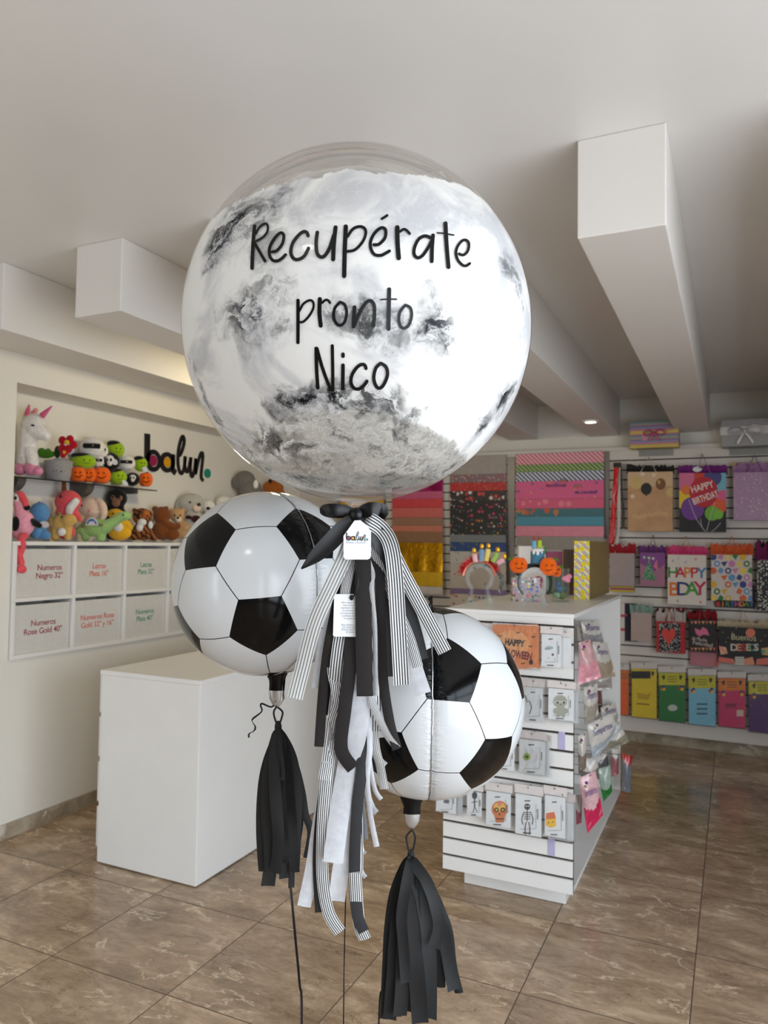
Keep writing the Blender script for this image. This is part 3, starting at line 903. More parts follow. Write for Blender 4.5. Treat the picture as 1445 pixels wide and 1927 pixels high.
for sp, pts, wpx, kind, D, tw in STRIPS:
    fz = zA if sp == 'A' else zB
    q = [fz(*p) for p in pts]
    P = []
    kx, ky = 670, 966
    n = len(q)
    for i, (x, y) in enumerate(q):
        P.append((*(PX(x, y, D + .006 * math.sin(i * 1.7 + D * 90)) - KNOT), wpx / FPX * D, tw * math.sin(i * 1.1 + D * 50)))
    if abs(q[0][0] - kx) + abs(q[0][1] - ky) > 6:     # up to the knot, narrowing as it is gathered
        ins = PX(kx + (q[0][0] - kx) * .12, ky + (q[0][1] - ky) * .12, 1.365) - KNOT
        P.insert(0, (*ins, .008, 0.3))
    mb = MB(); mb.ribbon(P, .02, TOCAM, cup=.0015 * (1 if tw >= 0 else -1), n=7, cols=6)
    mb.build('streamer', RM[kind], tass, True, fix=False)

# satin bow tied around the neck
bow = empty('satin_bow', KNOT, 'black satin ribbon bow tied at the neck of the big balloon', 'bow')
def pl(pts, D0=1.335):
    return [(*(PX(*zA(p[0], p[1]), D0 + (p[2] if len(p) > 2 else 0)) - KNOT), (p[3] if len(p) > 3 else 85) * 1.3 / 3.932 / FPX * D0, p[4] if len(p) > 4 else 0) for p in pts]
MB().ribbon(pl([(505, 140, 0, 40), (430, 120, -.004, 62), (360, 112, -.008, 66), (300, 112, -.004, 62), (278, 120, .006, 60), (320, 135, .014, 60), (420, 140, .012, 58), (505, 140, .004, 40)]), .02, TOCAM, n=8, cup=.002).build('loop', RM['satin'], bow, True, fix=False)
MB().ribbon(pl([(515, 145, 0, 40), (570, 125, -.006, 74), (630, 115, -.010, 88), (682, 122, -.004, 92), (692, 130, .006, 90), (640, 140, .014, 80), (580, 145, .010, 62), (515, 145, .004, 40)]), .02, TOCAM, n=8, cup=.002).build('loop', RM['satin'], bow, True, fix=False)
k = PX(*zA(512, 150), 1.325) - KNOT
MB().ell(tuple(k), (.012, .010, .0125), seg=16, ring=10).build('knot', RM['satin'], bow, True)
MB().ribbon(pl([(508, 160, -.004, 50), (430, 235, -.006, 90), (330, 345, -.01, 100), (215, 455, -.012, 78), (105, 553, -.012, 8)], 1.33), .02, TOCAM, n=8, cup=-.003).build('tail', RM['satin'], bow, True, fix=False)
MB().ribbon(pl([(518, 160, -.002, 50), (590, 215, -.002, 88), (665, 300, 0, 92), (722, 420, .004, 80), (775, 560, .006, 66), (800, 700, .01, 50)], 1.332), .02, TOCAM, n=8, cup=-.003).build('tail', RM['satin'], bow, True, fix=False)

# shop logo as outlines in a unit frame, used on the wall and on the tag
LZ = lambda x, y: (260 + x / 9.633, 800 + y / 9.633)
_o = ONX(*LZ(113, 660), XN); _e = ONX(*LZ(1245, 875), XN)
LW_ = abs(_e.y - _o.y)
def lg(x, y):
    p = ONX(*LZ(x, y), XN); return ((p.y - _o.y) / LW_, (p.z - _o.z) / LW_)
def stroke2(mb, pts, w, org, ux, uy, sc, mi, dz=(0, 0, 0), n=8):
    """a pen stroke of width w (unit frame) lying in the plane org + ux, uy"""
    P = crom(pts, n); org, ux, uy = Vector(org), Vector(ux), Vector(uy); nrm = ux.cross(uy)
    Q = [org + ux * (a * sc) + uy * (b * sc) for a, b in P]
    vs, fs = [], []
    for i, q in enumerate(Q):
        t = (Q[min(i + 1, len(Q) - 1)] - Q[max(i - 1, 0)]).normalized(); sd = t.cross(nrm)
        for d in (0, 1):
            for s_ in (-1, 1): vs.append(q + sd * (s_ * w * sc / 2) + nrm * (dz[1] if d else dz[0]))
    for i in range(len(Q) - 1):
        a = i * 4
        fs += [(a, a + 1, a + 5, a + 4), (a + 2, a + 6, a + 7, a + 3), (a, a + 4, a + 6, a + 2), (a + 1, a + 3, a + 7, a + 5)]
    fs += [(0, 2, 3, 1), (len(vs) - 4, len(vs) - 3, len(vs) - 1, len(vs) - 2)]
    mb.add(vs, fs, mi)
def disc2(mb, c, rx, ry, org, ux, uy, sc, mi, dz, ri=0.0, n=36):
    org, ux, uy = Vector(org), Vector(ux), Vector(uy); nrm = ux.cross(uy)
    def ring(k, d): return [org + ux * ((c[0] + rx * k * math.cos(2 * math.pi * i / n)) * sc) + uy * ((c[1] + ry * k * math.sin(2 * math.pi * i / n)) * sc) + nrm * d for i in range(n)]
    if ri:
        vs = ring(1, dz[1]) + ring(ri, dz[1]) + ring(1, dz[0]) + ring(ri, dz[0])
        fs = []
        for i in range(n):
            j = (i + 1) % n
            fs += [(i, j, n + j, n + i), (2 * n + i, 2 * n + j, j, i), (n + i, n + j, 3 * n + j, 3 * n + i)]
        mb.add(vs, fs, mi)
    else:
        mb.add(ring(1, dz[1]) + ring(1, dz[0]), [tuple(range(n))] + [(n + i, n + (i + 1) % n, (i + 1) % n, i) for i in range(n)], mi)
M_LGK = mat('logo_black', (16, 16, 18), .35); M_LGC = mat('logo_crimson', (142, 22, 72), .4); M_LGY = mat('logo_mustard', (214, 152, 10), .4)
M_LGT = mat('logo_teal', (10, 138, 112), .4); M_LGR = mat('logo_rim', (214, 206, 206), .5)
S_B = [[lg(150, 158), lg(146, 660)]]
S_A = [[lg(612, 530), lg(608, 700), lg(608, 800), lg(660, 868)]]
S_L = [[lg(735, 560), lg(790, 440), lg(822, 290), lg(800, 205), lg(765, 250), lg(720, 440), lg(706, 650), lg(728, 820), lg(772, 880), lg(812, 800), lg(832, 680), lg(840, 565)],
       [lg(838, 570), lg(830, 740), lg(868, 850), lg(908, 760), lg(940, 590)], [lg(942, 585), lg(930, 800), lg(956, 932), lg(988, 890), lg(1015, 750), lg(1030, 605)],
       [lg(1030, 605), lg(1020, 760), lg(1026, 890)], [lg(1024, 890), lg(1075, 660), lg(1130, 505), lg(1160, 560), lg(1136, 800), lg(1130, 950), lg(1165, 1008)]]
def logo(org, ux, uy, sc, parent, th, wk=1.0):
    k = lambda a: abs(lg(a, 600)[0] - lg(0, 600)[0])
    bw = .058 * wk
    mb = MB()
    for p in S_B: stroke2(mb, p, bw, org, ux, uy, sc, 0, (0, th), 4)
    for p in S_A: stroke2(mb, p, bw * .9, org, ux, uy, sc, 0, (0, th), 6)
    (bx, by), (ax, ay) = lg(255, 645), lg(508, 675)
    ro = .115; ra = .108
    disc2(mb, (bx, by), ro, ro, org, ux, uy, sc, 0, (0, th), .56); disc2(mb, (ax, ay), ra, ra, org, ux, uy, sc, 0, (0, th), .56)
    for p in S_L: stroke2(mb, p, .030 * wk, org, ux, uy, sc, 0, (0, th * .9), 8)
    lo = mb.build('letters', M_LGK, parent)
    for nm, c, r, m in (('letter_centre', (bx, by), ro, M_LGC), ('letter_centre', (ax, ay), ra, M_LGY)):
        d = MB(); disc2(d, c, r * .64, r * .64, org, ux, uy, sc, 1, (0, th * .5)); disc2(d, c, r * .50, r * .50, org, ux, uy, sc, 0, (th * .4, th * .7)); d.build(nm, [m, M_LGR], lo)
    d = MB(); disc2(d, lg(1245, 875), .052, .052, org, ux, uy, sc, 0, (0, th * .8)); d.build('dot', M_LGT, parent)

# tags on the tassel
M_CARD = mat('white_card', (218, 220, 221), .4, var=.02); M_INK = mat('grey_ink', (120, 128, 140), .6); M_INK2 = mat('blue_grey_ink', (96, 116, 150), .6); M_INKD = mat('dark_ink', (70, 70, 74), .6)
def flat_card(root, pxs, D, th=.0009):
    O = wloc(root); poly = [PX(x, y, D) - O for x, y in pxs]
    return MB().prism(poly, Wv * th)
tg = empty('gift_tag', PX(672, 980, 1.305), 'white shop tag with logo hanging from the black bow', 'tag')
pts = [(646.3, 1008.5), (667, 979.5), (678, 978.8), (692, 991), (698, 1000), (698, 1046), (696.5, 1050.5), (692, 1053), (652, 1053), (648, 1051), (646.3, 1047)]
flat_card(tg, pts, 1.305).build('card', M_CARD, tg)
CARD1 = tg.children[0]
px2m = 1.305 / FPX
org = PX(651.3, 1013.6, 1.3045) - tg.location
logo(org, r0, Vector((0, 0, 1)), 39.5 * px2m, tg, .0004, 1.0)
add_text(MB(), 'Globos y Eventos', 5.2 * px2m, PX(669, 1021, 1.3044) - tg.location, r0, Vector((0, 0, 1)), width=36 * px2m, spacing=1.3).build('print', M_INK2, CARD1, fix=False)
t2 = empty('message_tag', PX(648, 1118, 1.318), 'white message card with grey lines of text half behind a black streamer', 'tag')
pts = [(631.5, 1118), (688, 1118), (690, 1121), (689, 1196), (687, 1198.5), (629, 1198), (626.5, 1195.5), (628.8, 1120.5)]
flat_card(t2, pts, 1.332).build('card', M_CARD, t2)
lines = [('Nico, sabemos que', 1134), ('hayas estado en', 1139), ('operación. Gracias a', 1144), ('los doctores y a ti', 1149), ('para que te recuperes', 1154), ('y podamos volver a', 1159), ('¡Te queremos!', 1164),
         ('Beni, Mariano, Mari', 1176), ('Juli, Lucas, Carlos', 1180.5), ('Andrea, Paula, Gabi', 1185), ('& Chema', 1189.5)]
mb = MB(); k = 1.3318 / FPX
for tx, y in lines: add_text(mb, tx, 4.2 * k, PX(659, y, 1.3312) - t2.location, r0, Vector((0, 0, 1)))
mb.build('print', M_INK, t2.children[0], fix=False)
mb = MB(); q = [PX(*zA(482, 765), 1.328), PX(*zA(505, 730), 1.322), PX(*zA(525, 640), 1.322), PX(*zA(505, 520), 1.33), PX(*zA(512, 300), 1.34)]
mb.tube([tuple(p - t2.location) for p in q], .0014, 6, smooth=6)
mb.ell(tuple(PX(*zA(478, 765), 1.33) - t2.location), (.0045, .003, .005))
mb.build('cord', RM['satin'], t2, True)

# ---------------- black paper tassels
def tassel(label, top, knot, D, strips, zf):
    O = PX(*zf(*knot), D)
    root = empty('paper_tassel', O, label, 'tassel', 'black paper tassels')
    k = D / FPX; s = 2.978
    mb = MB()
    (tx, ty), (kx, ky) = top, knot
    for sg in (-1, 1):
        pts = [(kx, ky), (kx + sg * 6, ky - 12), (kx + sg * 20, ky - (ky - ty) * .45), (kx + sg * 24, ky - (ky - ty) * .75), (tx, ty)]
        mb.tube([tuple(PX(*zf(*p), D + .004 * sg) - O) for p in pts], .0022, 7, smooth=6)
    mb.build('hanging_loop', M_TISSUEBLACK, root, True)
    MB().ell((0, 0, 0), (.008, .008, .014)).build('wrapped_neck', M_TISSUEBLACK, root, True)
    for pts, w, dz, kind in strips:
        P = [(*(PX(*zf(kx + (pts[0][0] - kx) * .15, ky), D + dz * .1) - O), .006, 0.4)]
        for i, p in enumerate(pts):
            P.append((*(PX(*zf(p[0], p[1]), D + dz * min(1, (i + 1) / 2)) - O), (p[2] if len(p) > 2 else w) / s * k, R_.uniform(-.35, .35)))
        MB().ribbon(P, .02, TOCAM, cup=R_.choice((-1, 1)) * .002, n=7, cols=5).build('strip', kind, root, True, fix=False)
    return root
MK, MC = M_TISSUEBLACK, paper_mat('dark_grey_tissue', (34, 36, 37), .05, 1, .8)
SL = [([(235, 320), (180, 470), (152, 640), (145, 850), (160, 1070)], 46, -.01, MK), ([(240, 330), (195, 520), (185, 720), (200, 900), (208, 1074)], 70, -.02, MK),
      ([(245, 330), (215, 520), (205, 760), (215, 950), (190, 1155)], 78, .0, MK), ([(250, 330), (250, 560), (262, 800), (268, 950), (262, 1020)], 84, -.03, MK),
      ([(255, 320), (290, 480), (310, 700), (315, 880), (305, 1075)], 80, -.02, MK), ([(262, 310), (320, 440), (350, 620), (345, 800), (335, 1060)], 70, .0, MK),
      ([(265, 300), (340, 470), (380, 620), (400, 750), (432, 850), (408, 995)], 42, .01, MK), ([(260, 330), (300, 560), (320, 820), (335, 1010), (345, 1080)], 52, .02, MK),
      ([(250, 340), (270, 600), (282, 850), (285, 1000), (290, 1112)], 72, .02, MC), ([(258, 330), (310, 600), (330, 850), (325, 1000), (322, 1165)], 34, -.015, MC),
      ([(240, 320), (225, 500), (240, 720), (250, 900), (232, 1080)], 66, -.035, MK), ([(250, 310), (265, 420), (275, 520), (272, 560)], 26, -.04, MK),
      ([(240, 340), (170, 560), (160, 800), (175, 960), (200, 1060)], 60, .03, MK), ([(262, 330), (330, 560), (365, 760), (352, 900), (345, 1000)], 50, .03, MK)]
tassel('black paper tassel hanging under the left football balloon', (240, 148), (248, 262), 1.68, SL, zB)
SR = [([(960, 1040), (905, 1180), (875, 1350), (862, 1560), (848, 1900)], 60, -.01, MK), ([(975, 1050), (935, 1220), (905, 1450), (890, 1680), (872, 1905)], 74, -.02, MK),
      ([(985, 1050), (965, 1260), (950, 1500), (945, 1700), (930, 1885)], 80, -.03, MK), ([(990, 1050), (1000, 1260), (1010, 1500), (1030, 1720), (1045, 1925)], 92, -.035, MK),
      ([(995, 1040), (1050, 1200), (1085, 1400), (1098, 1650), (1098, 1900)], 78, -.03, MC), ([(1005, 1030), (1090, 1160), (1140, 1320), (1190, 1500), (1235, 1740)], 74, -.01, MC),
      ([(1005, 1030), (1110, 1180), (1165, 1300), (1205, 1420), (1225, 1600), (1262, 1752)], 50, .0, MK), ([(1000, 1040), (1060, 1180), (1110, 1350), (1150, 1540), (1155, 1720)], 62, .01, MK),
      ([(995, 1050), (1040, 1260), (1070, 1480), (1075, 1700), (1090, 1880)], 70, .01, MK), ([(985, 1050), (975, 1300), (980, 1550), (985, 1750), (975, 1860)], 62, .0, MK),
      ([(975, 1050), (920, 1260), (900, 1500), (905, 1720), (910, 1890)], 60, .02, MC), ([(965, 1040), (890, 1220), (870, 1420), (862, 1700), (858, 1890)], 50, .02, MK),
      ([(1000, 1020), (1070, 1110), (1120, 1230), (1150, 1380), (1120, 1500)], 66, -.045, MC), ([(990, 1030), (960, 1180), (940, 1330), (950, 1480), (965, 1700)], 60, -.045, MK)]
tassel('black paper tassel hanging under the right football balloon', (998, 838), (992, 985), 1.62, SR, zB)

# ---------------- strings to the floor
def string(label, pts, D, w, name='balloon_string'):
    q = [PX(*zB(*p), D) for p in pts]
    last = q[-1].copy(); d = (q[-1] - q[-2])
    q.append(Vector((last.x + d.x * .2, last.y + d.y * .2, .004)))
    mb = MB(); mb.ribbon([(*p, w, .3 * math.sin(i * 2.2)) for i, p in enumerate(q)], w, TOCAM, cols=2, n=10)
    tag(mb.build(name, RM['satin'], None, True, fix=False), label, 'string', 'balloon strings')
string('flat black ribbon string below the left tassel', [(285, 840), (300, 1000), (320, 1180), (345, 1450), (368, 1700), (380, 1927)], 1.66, .0055)
string('straight thin black string below the ribbon tassel', [(628, 1150), (622, 1400), (616, 1700), (614, 1927)], 1.39, .0022)
string('black ribbon string beside the right tassel', [(880, 1180), (858, 1350), (850, 1520), (832, 1720), (812, 1927)], 1.655, .0035)
cr = empty('curled_ribbon', PX(*zB(215, 125), 1.67), 'short curled black ribbon at the neck of the left football balloon', 'ribbon')
q = [(225, 140), (205, 150), (160, 132), (150, 142), (156, 175), (108, 215), (104, 232), (120, 262), (112, 285), (86, 300), (84, 322)]
MB().ribbon([(*(PX(*zB(*p), 1.665 + .004 * math.sin(i * 1.5)) - cr.location), .0042, .9 * math.sin(i * 1.3)) for i, p in enumerate(q)], .004, TOCAM, cols=2, n=6).build('band', RM['satin'], cr, True, fix=False)
# ================================================================== left wall: cubby unit, shelf, logo, toys
M_WHITE = mat('white_melamine', (226, 224, 220), .42, var=.015, vscale=6)
M_BOX = mat('white_fabric_box', (205, 202, 196), .8, var=.03, vscale=40, bump=.2, bscale=400)
M_DARKGAP = mat('dark_interior', (30, 29, 28), .8)
CX0, CX1, CZ0, CZ1 = XN + .01, XW + .018, .945, 1.583
PITCH_Y, NCOL = .4055, 7
cub = empty('cubby_unit', (CX0, NY0 + .004, CZ0), 'white open cubby unit of two rows set in the wall niche under the plush toys', 'shelf unit')
yb = NY0 + .004
ye = yb + PITCH_Y * NCOL + .02
f = MB(); TH = .022
for z in (CZ0, (CZ0 + CZ1) / 2 - TH / 2, CZ1 - TH): f.box((CX0, yb, z), (CX1, ye, z + TH))
for i in range(NCOL + 1):
    y = yb + PITCH_Y * i
    for za, zb in ((CZ0 + TH, (CZ0 + CZ1) / 2 - TH / 2), ((CZ0 + CZ1) / 2 + TH / 2, CZ1 - TH)): f.box((CX0, y, za), (CX1, y + .020, zb))
f.box((CX0, yb, CZ0 + TH), (CX0 + .006, ye, CZ1 - TH))
bevel(f.build('frame', M_WHITE, cub, world=True), .002)
INKC = {'r': mat('red_brown_ink', (150, 58, 62), .7), 's': mat('salmon_ink', (205, 104, 92), .7), 'g': mat('green_ink', (84, 142, 122), .7)}
BOXES = [((0, 1), ['Numeros', 'Negro 32"'], 'r', .6), ((1, 1), ['Letras', 'Plata 16"'], 's', .5), ((2, 1), ['Letras', 'Plata 32"'], 'g', .5), ((3, 1), None, None, 0),
         ((0, 0), ['Numeros', 'Rose Gold 40"'], 'r', .52), ((1, 0), ['Numeros Rose', 'Gold 32" y 16"'], 's', .5), ((2, 0), ['Numeros', 'Plata 40"'], 'g', .5), ((3, 0), None, None, 0)]
hgt = (CZ1 - CZ0 - TH) / 2
for (c, r), txt, ink, uu in BOXES:
    y0 = yb + PITCH_Y * c + .020 + .004; y1 = yb + PITCH_Y * (c + 1) - .004
    z0 = CZ0 + TH + r * hgt; z1 = z0 + hgt - TH - .020
    say = ('lettered ' + ' '.join(txt).replace('"', '')) if txt else ('upper' if r else 'lower') + ' one at the football balloon edge'
    b = empty('storage_box', (CX0 + .01, y0, z0), 'white storage box in the cubby unit, ' + say, 'box', 'storage boxes in the cubby unit')
    mb = MB(); x0, x1 = CX0 + .012, CX1 - .02; t = .006
    mb.box((x0, y0, z0), (x1, y1, z0 + t)); mb.box((x1 - t, y0, z0 + t), (x1, y1, z1)); mb.box((x0, y0, z0 + t), (x0 + t, y1, z1))
    mb.box((x0 + t, y0, z0 + t), (x1 - t, y0 + t, z1)); mb.box((x0 + t, y1 - t, z0 + t), (x1 - t, y1, z1))
    bo = mb.build('body', M_BOX, b, world=True)
    if txt:
        mb = MB(); yc = y0 + (y1 - y0) * uu; zc = z0 + (z1 - z0) * .52
        for i, l in enumerate(txt): add_text(mb, l, .046, (x1 + .0008, yc, zc + .022 - i * .046), (0, 1, 0), (0, 0, 1), spacing=.95, bold=.0006)
        mb.build('print', INKC[ink], bo, world=True, fix=False)

# dark glass shelf with its brackets
M_DSH = mat('dark_glass', (26, 24, 24), .08, coat=.5); M_BRK = mat('smoked_bracket', (88, 84, 78), .25)
SZ = 1.942
sh = empty('wall_shelf', (XN, NY0, SZ), 'thin dark glass shelf with rounded brackets under the Halloween plush toys', 'shelf')
bevel(MB().box((XN, NY0 + .005, SZ - .008), (-3.585, 3.99, SZ)).build('board', M_DSH, sh, world=True), .002)
for px in (39, 170):
    p = ONX(px, 912, -3.60); mb = MB()
    prof = [(-3.60 + .0, 0)] ; 
    poly = [Vector((XN, p.y - .006, SZ - .008))] + [Vector((XN + .155 * math.cos(a), p.y - .006, SZ - .008 - .085 * math.sin(a))) for a in [math.pi / 2 * k / 8 for k in range(9)]]
    mb.prism(poly, (0, .055, 0)); mb.build('bracket', M_BRK, sh, world=True)
p = ONX(257, 922, -3.62)
MB().box((XN, p.y - .012, SZ - .035), (-3.62, p.y + .012, SZ - .008)).build('bracket', M_BRK, sh, world=True)
# logo on the niche wall
lgw = empty('wall_logo', (XN, _o.y, _o.z), 'black cut-out shop logo with coloured dots mounted on the niche wall', 'sign')
logo((.0005, 0, 0), (0, 1, 0), (0, 0, 1), LW_, lgw, .014, 1.15)

# ---------------- white counter
ctr = empty('counter', (-2.56, 3.5, 0), 'plain white counter block standing before the cubby wall, drawers at its back', 'counter')
c = MB().box((-2.868, 2.83, .006), (-2.255, 4.22, .925)); bevel(c.build('body', M_WHITE, ctr, world=True), .003)
bevel(MB().box((-2.876, 2.826, .925), (-2.251, 4.224, .948)).build('top', M_WHITE, ctr, world=True), .003)
for z0, z1 in ((.735, .928), (.518, .712), (.297, .492), (.076, .272)):
    bevel(MB().box((-2.886, 2.838, z0), (-2.868, 4.21, z1)).build('drawer_front', M_WHITE, ctr, world=True), .002)

# ---------------- plush toys: shapes given in picture pixels about a base point, right / up / towards the viewer
BLK = mat('plush_eye', (14, 13, 13), .25)
class Toy:
    def __init__(s, name, label, cat, base, X, group, dX=0.0):
        s.p0 = base; P = ONX(base[0], base[1], X); s.k = DEPTH(P) / FPX
        s.root = empty(name, P, label, cat, group, YAW)
    def L(s, x, y, d=0.0):
        return ((x - s.p0[0]) * s.k, -d * s.k, (s.p0[1] - y) * s.k)
    def blob(s, name, m, parts, vox=None, it=2, parent=None, flat=.78):
        """parts: (x, y, rx, ry[, d[, rd]]) ellipsoids or ('t', [(x, y, r[, d])...]) tapered limbs, fused into one skin"""
        mb = MB()
        for q in parts:
            if q[0] == 't':
                pts = [(*s.L(a[0], a[1], a[3] if len(a) > 3 else 0), a[2] * s.k) for a in q[1]]
                mb.tube(pts, .01, 12, smooth=4)
                for a in (pts[0], pts[-1]): mb.ell(a[:3], a[3], seg=12, ring=8)
            else:
                x, y, rx, ry = q[:4]; d = q[4] if len(q) > 4 else 0; rd = q[5] if len(q) > 5 else min(rx, ry) * flat + .2 * max(rx, ry) * 0
                mb.ell(s.L(x, y, d), (rx * s.k, rd * s.k, ry * s.k), seg=20, ring=14)
        o = mb.build(name, m, parent or s.root, True, sharp=0)
        if len(parts) > 1: remesh(o, vox or max(.0045, 1.5 * s.k), it)
        return o
    def dot(s, name, m, x, y, r, d, ry=None, rd=None):
        return MB().ell(s.L(x, y, d), (r * s.k, (rd or r * .5) * s.k, (ry or r) * s.k), seg=14, ring=8).build(name, m, s.root, True, sharp=0)
    def cone(s, name, m, a, b, r0_, r1):
        pts = [(*s.L(*a), r0_ * s.k), (*s.L(*b), r1 * s.k)]
        return MB().tube([tuple(x + (y - x) * t for x, y in zip(*pts)) for t in (0, .25, .5, .75, 1)], .01, 12).build(name, m, s.root, True, sharp=50)
    def tagp(s, x, y, w, h, d, m=None, rot=0.0):
        cx, cy, cz = s.L(x, y, d); a, b = w * s.k / 2, h * s.k / 2
        pts = [Vector((cx + a * math.cos(t) * math.cos(rot) - b * math.sin(t) * math.sin(rot), cy, cz + a * math.cos(t) * math.sin(rot) + b * math.sin(t) * math.cos(rot))) for t in [2 * math.pi * i / 16 for i in range(16)]]
        o = MB().prism(pts, (0, .0012, 0)).build('paper_tag', m or M_CARD, s.root); o['label'] = 'white paper hang tag'; return o
G1 = 'plush toys on top of the cubby unit'; G2 = 'plush toys on the dark shelf'
P = plush
cp, bk = P('plush_coral', (226, 84, 92)), P('plush_black', (18, 17, 17))
pk, wt, gy = P('plush_pink', (236, 160, 176)), P('plush_white', (228, 224, 218)), P('plush_grey', (150, 147, 145))
cream, brown = P('plush_cream', (222, 200, 176)), P('plush_brown', (120, 66, 28))

# flamingo
t = Toy('plush_flamingo', 'pink plush flamingo with black wings, long coral legs dangling over the cubby front', 'plush toy', (42, 1016), -3.575, G1)
t.blob('body', pk, [(34, 938, 12, 15), ('t', [(33, 945, 11), (38, 962, 12), (42, 985, 16)]), (45, 985, 19, 24), (38, 1003, 17, 13)])
t.blob('beak', cp, [('t', [(38, 932, 8, 5), (47, 943, 6.5, 6), (51, 951, 5, 7)])]); t.blob('beak_tip', bk, [(52, 955, 6, 6, 7)])
t.dot('face', wt, 33, 937, 6, 10, 8, 4); t.dot('eye', BLK, 33, 938, 3, 13.5, 3.6)
t.dot('wing', bk, 36, 986, 8, 17, 14, 5); t.blob('wing', bk, [('t', [(64, 980, 5, 6), (70, 985, 6.5, 8), (77, 989, 5, 8)])])
lg1 = t.blob('leg', cp, [('t', [(47, 1008, 5.5, 14), (52, 1016, 5.5, 22), (57, 1026, 4.5, 25), (52, 1042, 4.5, 25), (45, 1058, 5, 25)]), (37, 1070, 11, 9, 25)])
lg2 = t.blob('leg', cp, [('t', [(55, 1008, 5.5, 14), (48, 1018, 5, 22), (46, 1030, 4.5, 26), (52, 1046, 5, 27), (56, 1058, 5, 27)]), (56, 1070, 9, 8, 27)])
# blue toy
bl = P('plush_blue', (92, 142, 188))
t = Toy('plush_ghost', 'light blue plush toy with a big round head between flamingo and tan dinosaur', 'plush toy', (74, 1017), -3.64, G1)
t.blob('body', bl, [(73, 965, 19, 20), (70, 998, 17, 17), (88, 1007, 11, 9, 8), (74, 1003, 9, 12, 12)]); t.dot('knot', bl, 72, 946, 3, 0); t.tagp(90, 987, 18, 12, 16, rot=-.2)
MB().tube([t.L(70, 993, 23), t.L(70, 1000, 24.5), t.L(68, 1006, 24.5)], .0012, 6).build('stitch', BLK, t.root, True)
# narwhal
t = Toy('plush_narwhal', 'coral red plush with white belly and brown horn behind the tan dinosaur', 'plush toy', (128, 1017), -3.635, G1)
t.blob('body', cp, [(126, 944, 25, 22), (122, 970, 20, 22), (124, 1000, 17, 16), ('t', [(138, 965, 8), (146, 972, 5), (149, 978, 4)])])
t.blob('belly', wt, [('t', [(146, 944, 7, 14), (137, 956, 8, 15), (134, 966, 6, 13)])]); t.cone('horn', brown, (119, 926, 2), (117, 903, 2), 5, 3); t.dot('eye', BLK, 119, 935, 2.6, 17.5)
# tan dinosaur
tan = P('plush_tan', (206, 166, 92))
t = Toy('plush_dinosaur', 'tan yellow four-legged plush dinosaur standing beside the blue toy', 'plush toy', (118, 1017), -3.60, G1)
t.blob('body', tan, [(114, 986, 17, 17), (132, 979, 15, 12, 8), ('t', [(106, 992, 9), (105, 1005, 8, 3), (106, 1011, 7.5, 4)]), ('t', [(129, 992, 8, 4), (130, 1005, 7, 6), (130, 1011, 6.5, 6)]), ('t', [(100, 985, 9), (95, 978, 5)])])
t.dot('belly', wt, 121, 1001, 8, 13, 8, 5); t.dot('eye', BLK, 122, 973, 2, 16.5)
for x, y in ((97, 974), (103, 969), (110, 967)): t.cone('spike', P('plush_olive', (150, 136, 88)), (x + 2, y + 3), (x - 2, y - 4), 4, .8)
# rabbit
t = Toy('plush_rabbit', 'beige plush rabbit with long hanging ears behind the green dinosaur', 'plush toy', (172, 1017), -3.635, G1)
t.blob('body', P('plush_beige', (216, 190, 166)), [(168, 954, 22, 19), (176, 963, 12, 10, 8), (172, 990, 20, 20), ('t', [(184, 942, 6, 4), (194, 952, 7, 6), (196, 968, 7, 6), (192, 980, 4, 6)]), ('t', [(152, 944, 5), (146, 958, 6), (148, 972, 4)])])
t.dot('eye', BLK, 158, 952, 2.4, 17); t.dot('nose', pk, 175, 962, 2.2, 17.5)
# gorilla
t = Toy('plush_gorilla', 'black plush gorilla with a brown face at the back below the shelf', 'plush toy', (217, 1017), -3.68, G1)
t.blob('body', bk, [(217, 938, 20, 19), (214, 955, 18, 13), (217, 978, 26, 24), (217, 1002, 22, 15)])
fc = P('plush_face_brown', (128, 92, 70)); t.blob('face', fc, [(221, 946, 8, 9, 13, 4), (215, 937, 5, 5, 13, 3.5), (229, 938, 4.5, 5, 13, 3.5)], vox=.004)
t.dot('eye', BLK, 216, 936, 2.2, 16.5); t.dot('eye', BLK, 228, 937, 2, 16.5)
# yellow chick
yl = P('plush_yellow', (226, 172, 40))
t = Toy('plush_chick', 'yellow plush chick with white bib behind the green dinosaur neck', 'plush toy', (226, 1017), -3.61, G1)
t.blob('body', yl, [(214, 968, 16, 11, -4), (226, 985, 14, 14), (225, 1002, 22, 15), ('t', [(238, 985, 7), (246, 993, 4)])]); t.dot('bib', wt, 226, 992, 9, 12, 9, 5); t.dot('eye', BLK, 213, 967, 2, 6)
# green long-necked dinosaur
gr = P('plush_mint', (148, 184, 112))
t = Toy('plush_dinosaur', 'mint green long-necked plush dinosaur with brown spots and a paper tag', 'plush toy', (182, 1017), -3.575, G1)
t.blob('body', gr, [(180, 993, 28, 17), ('t', [(196, 992, 13), (212, 982, 10), (226, 972, 9), (234, 970, 9)]), (235, 970, 11, 9), ('t', [(156, 996, 11), (146, 998, 7), (138, 996, 3)]), ('t', [(161, 1000, 9), (161, 1011, 8)]), ('t', [(189, 1000, 10), (190, 1011, 9)])])
t.dot('eye', BLK, 233, 969, 2.1, 8); sp = P('plush_spot', (128, 116, 82)); t.dot('spot', sp, 161, 991, 4.5, 12, 3.5, 3); t.dot('spot', sp, 194, 988, 4.5, 13, 3.2, 3)
o = MB().prism([Vector(t.L(*q, 16)) for q in ((166, 989), (168, 981), (174, 975), (182, 975), (187, 980), (190, 989))], (0, .0012, 0)).build('paper_tag', M_CARD, t.root)
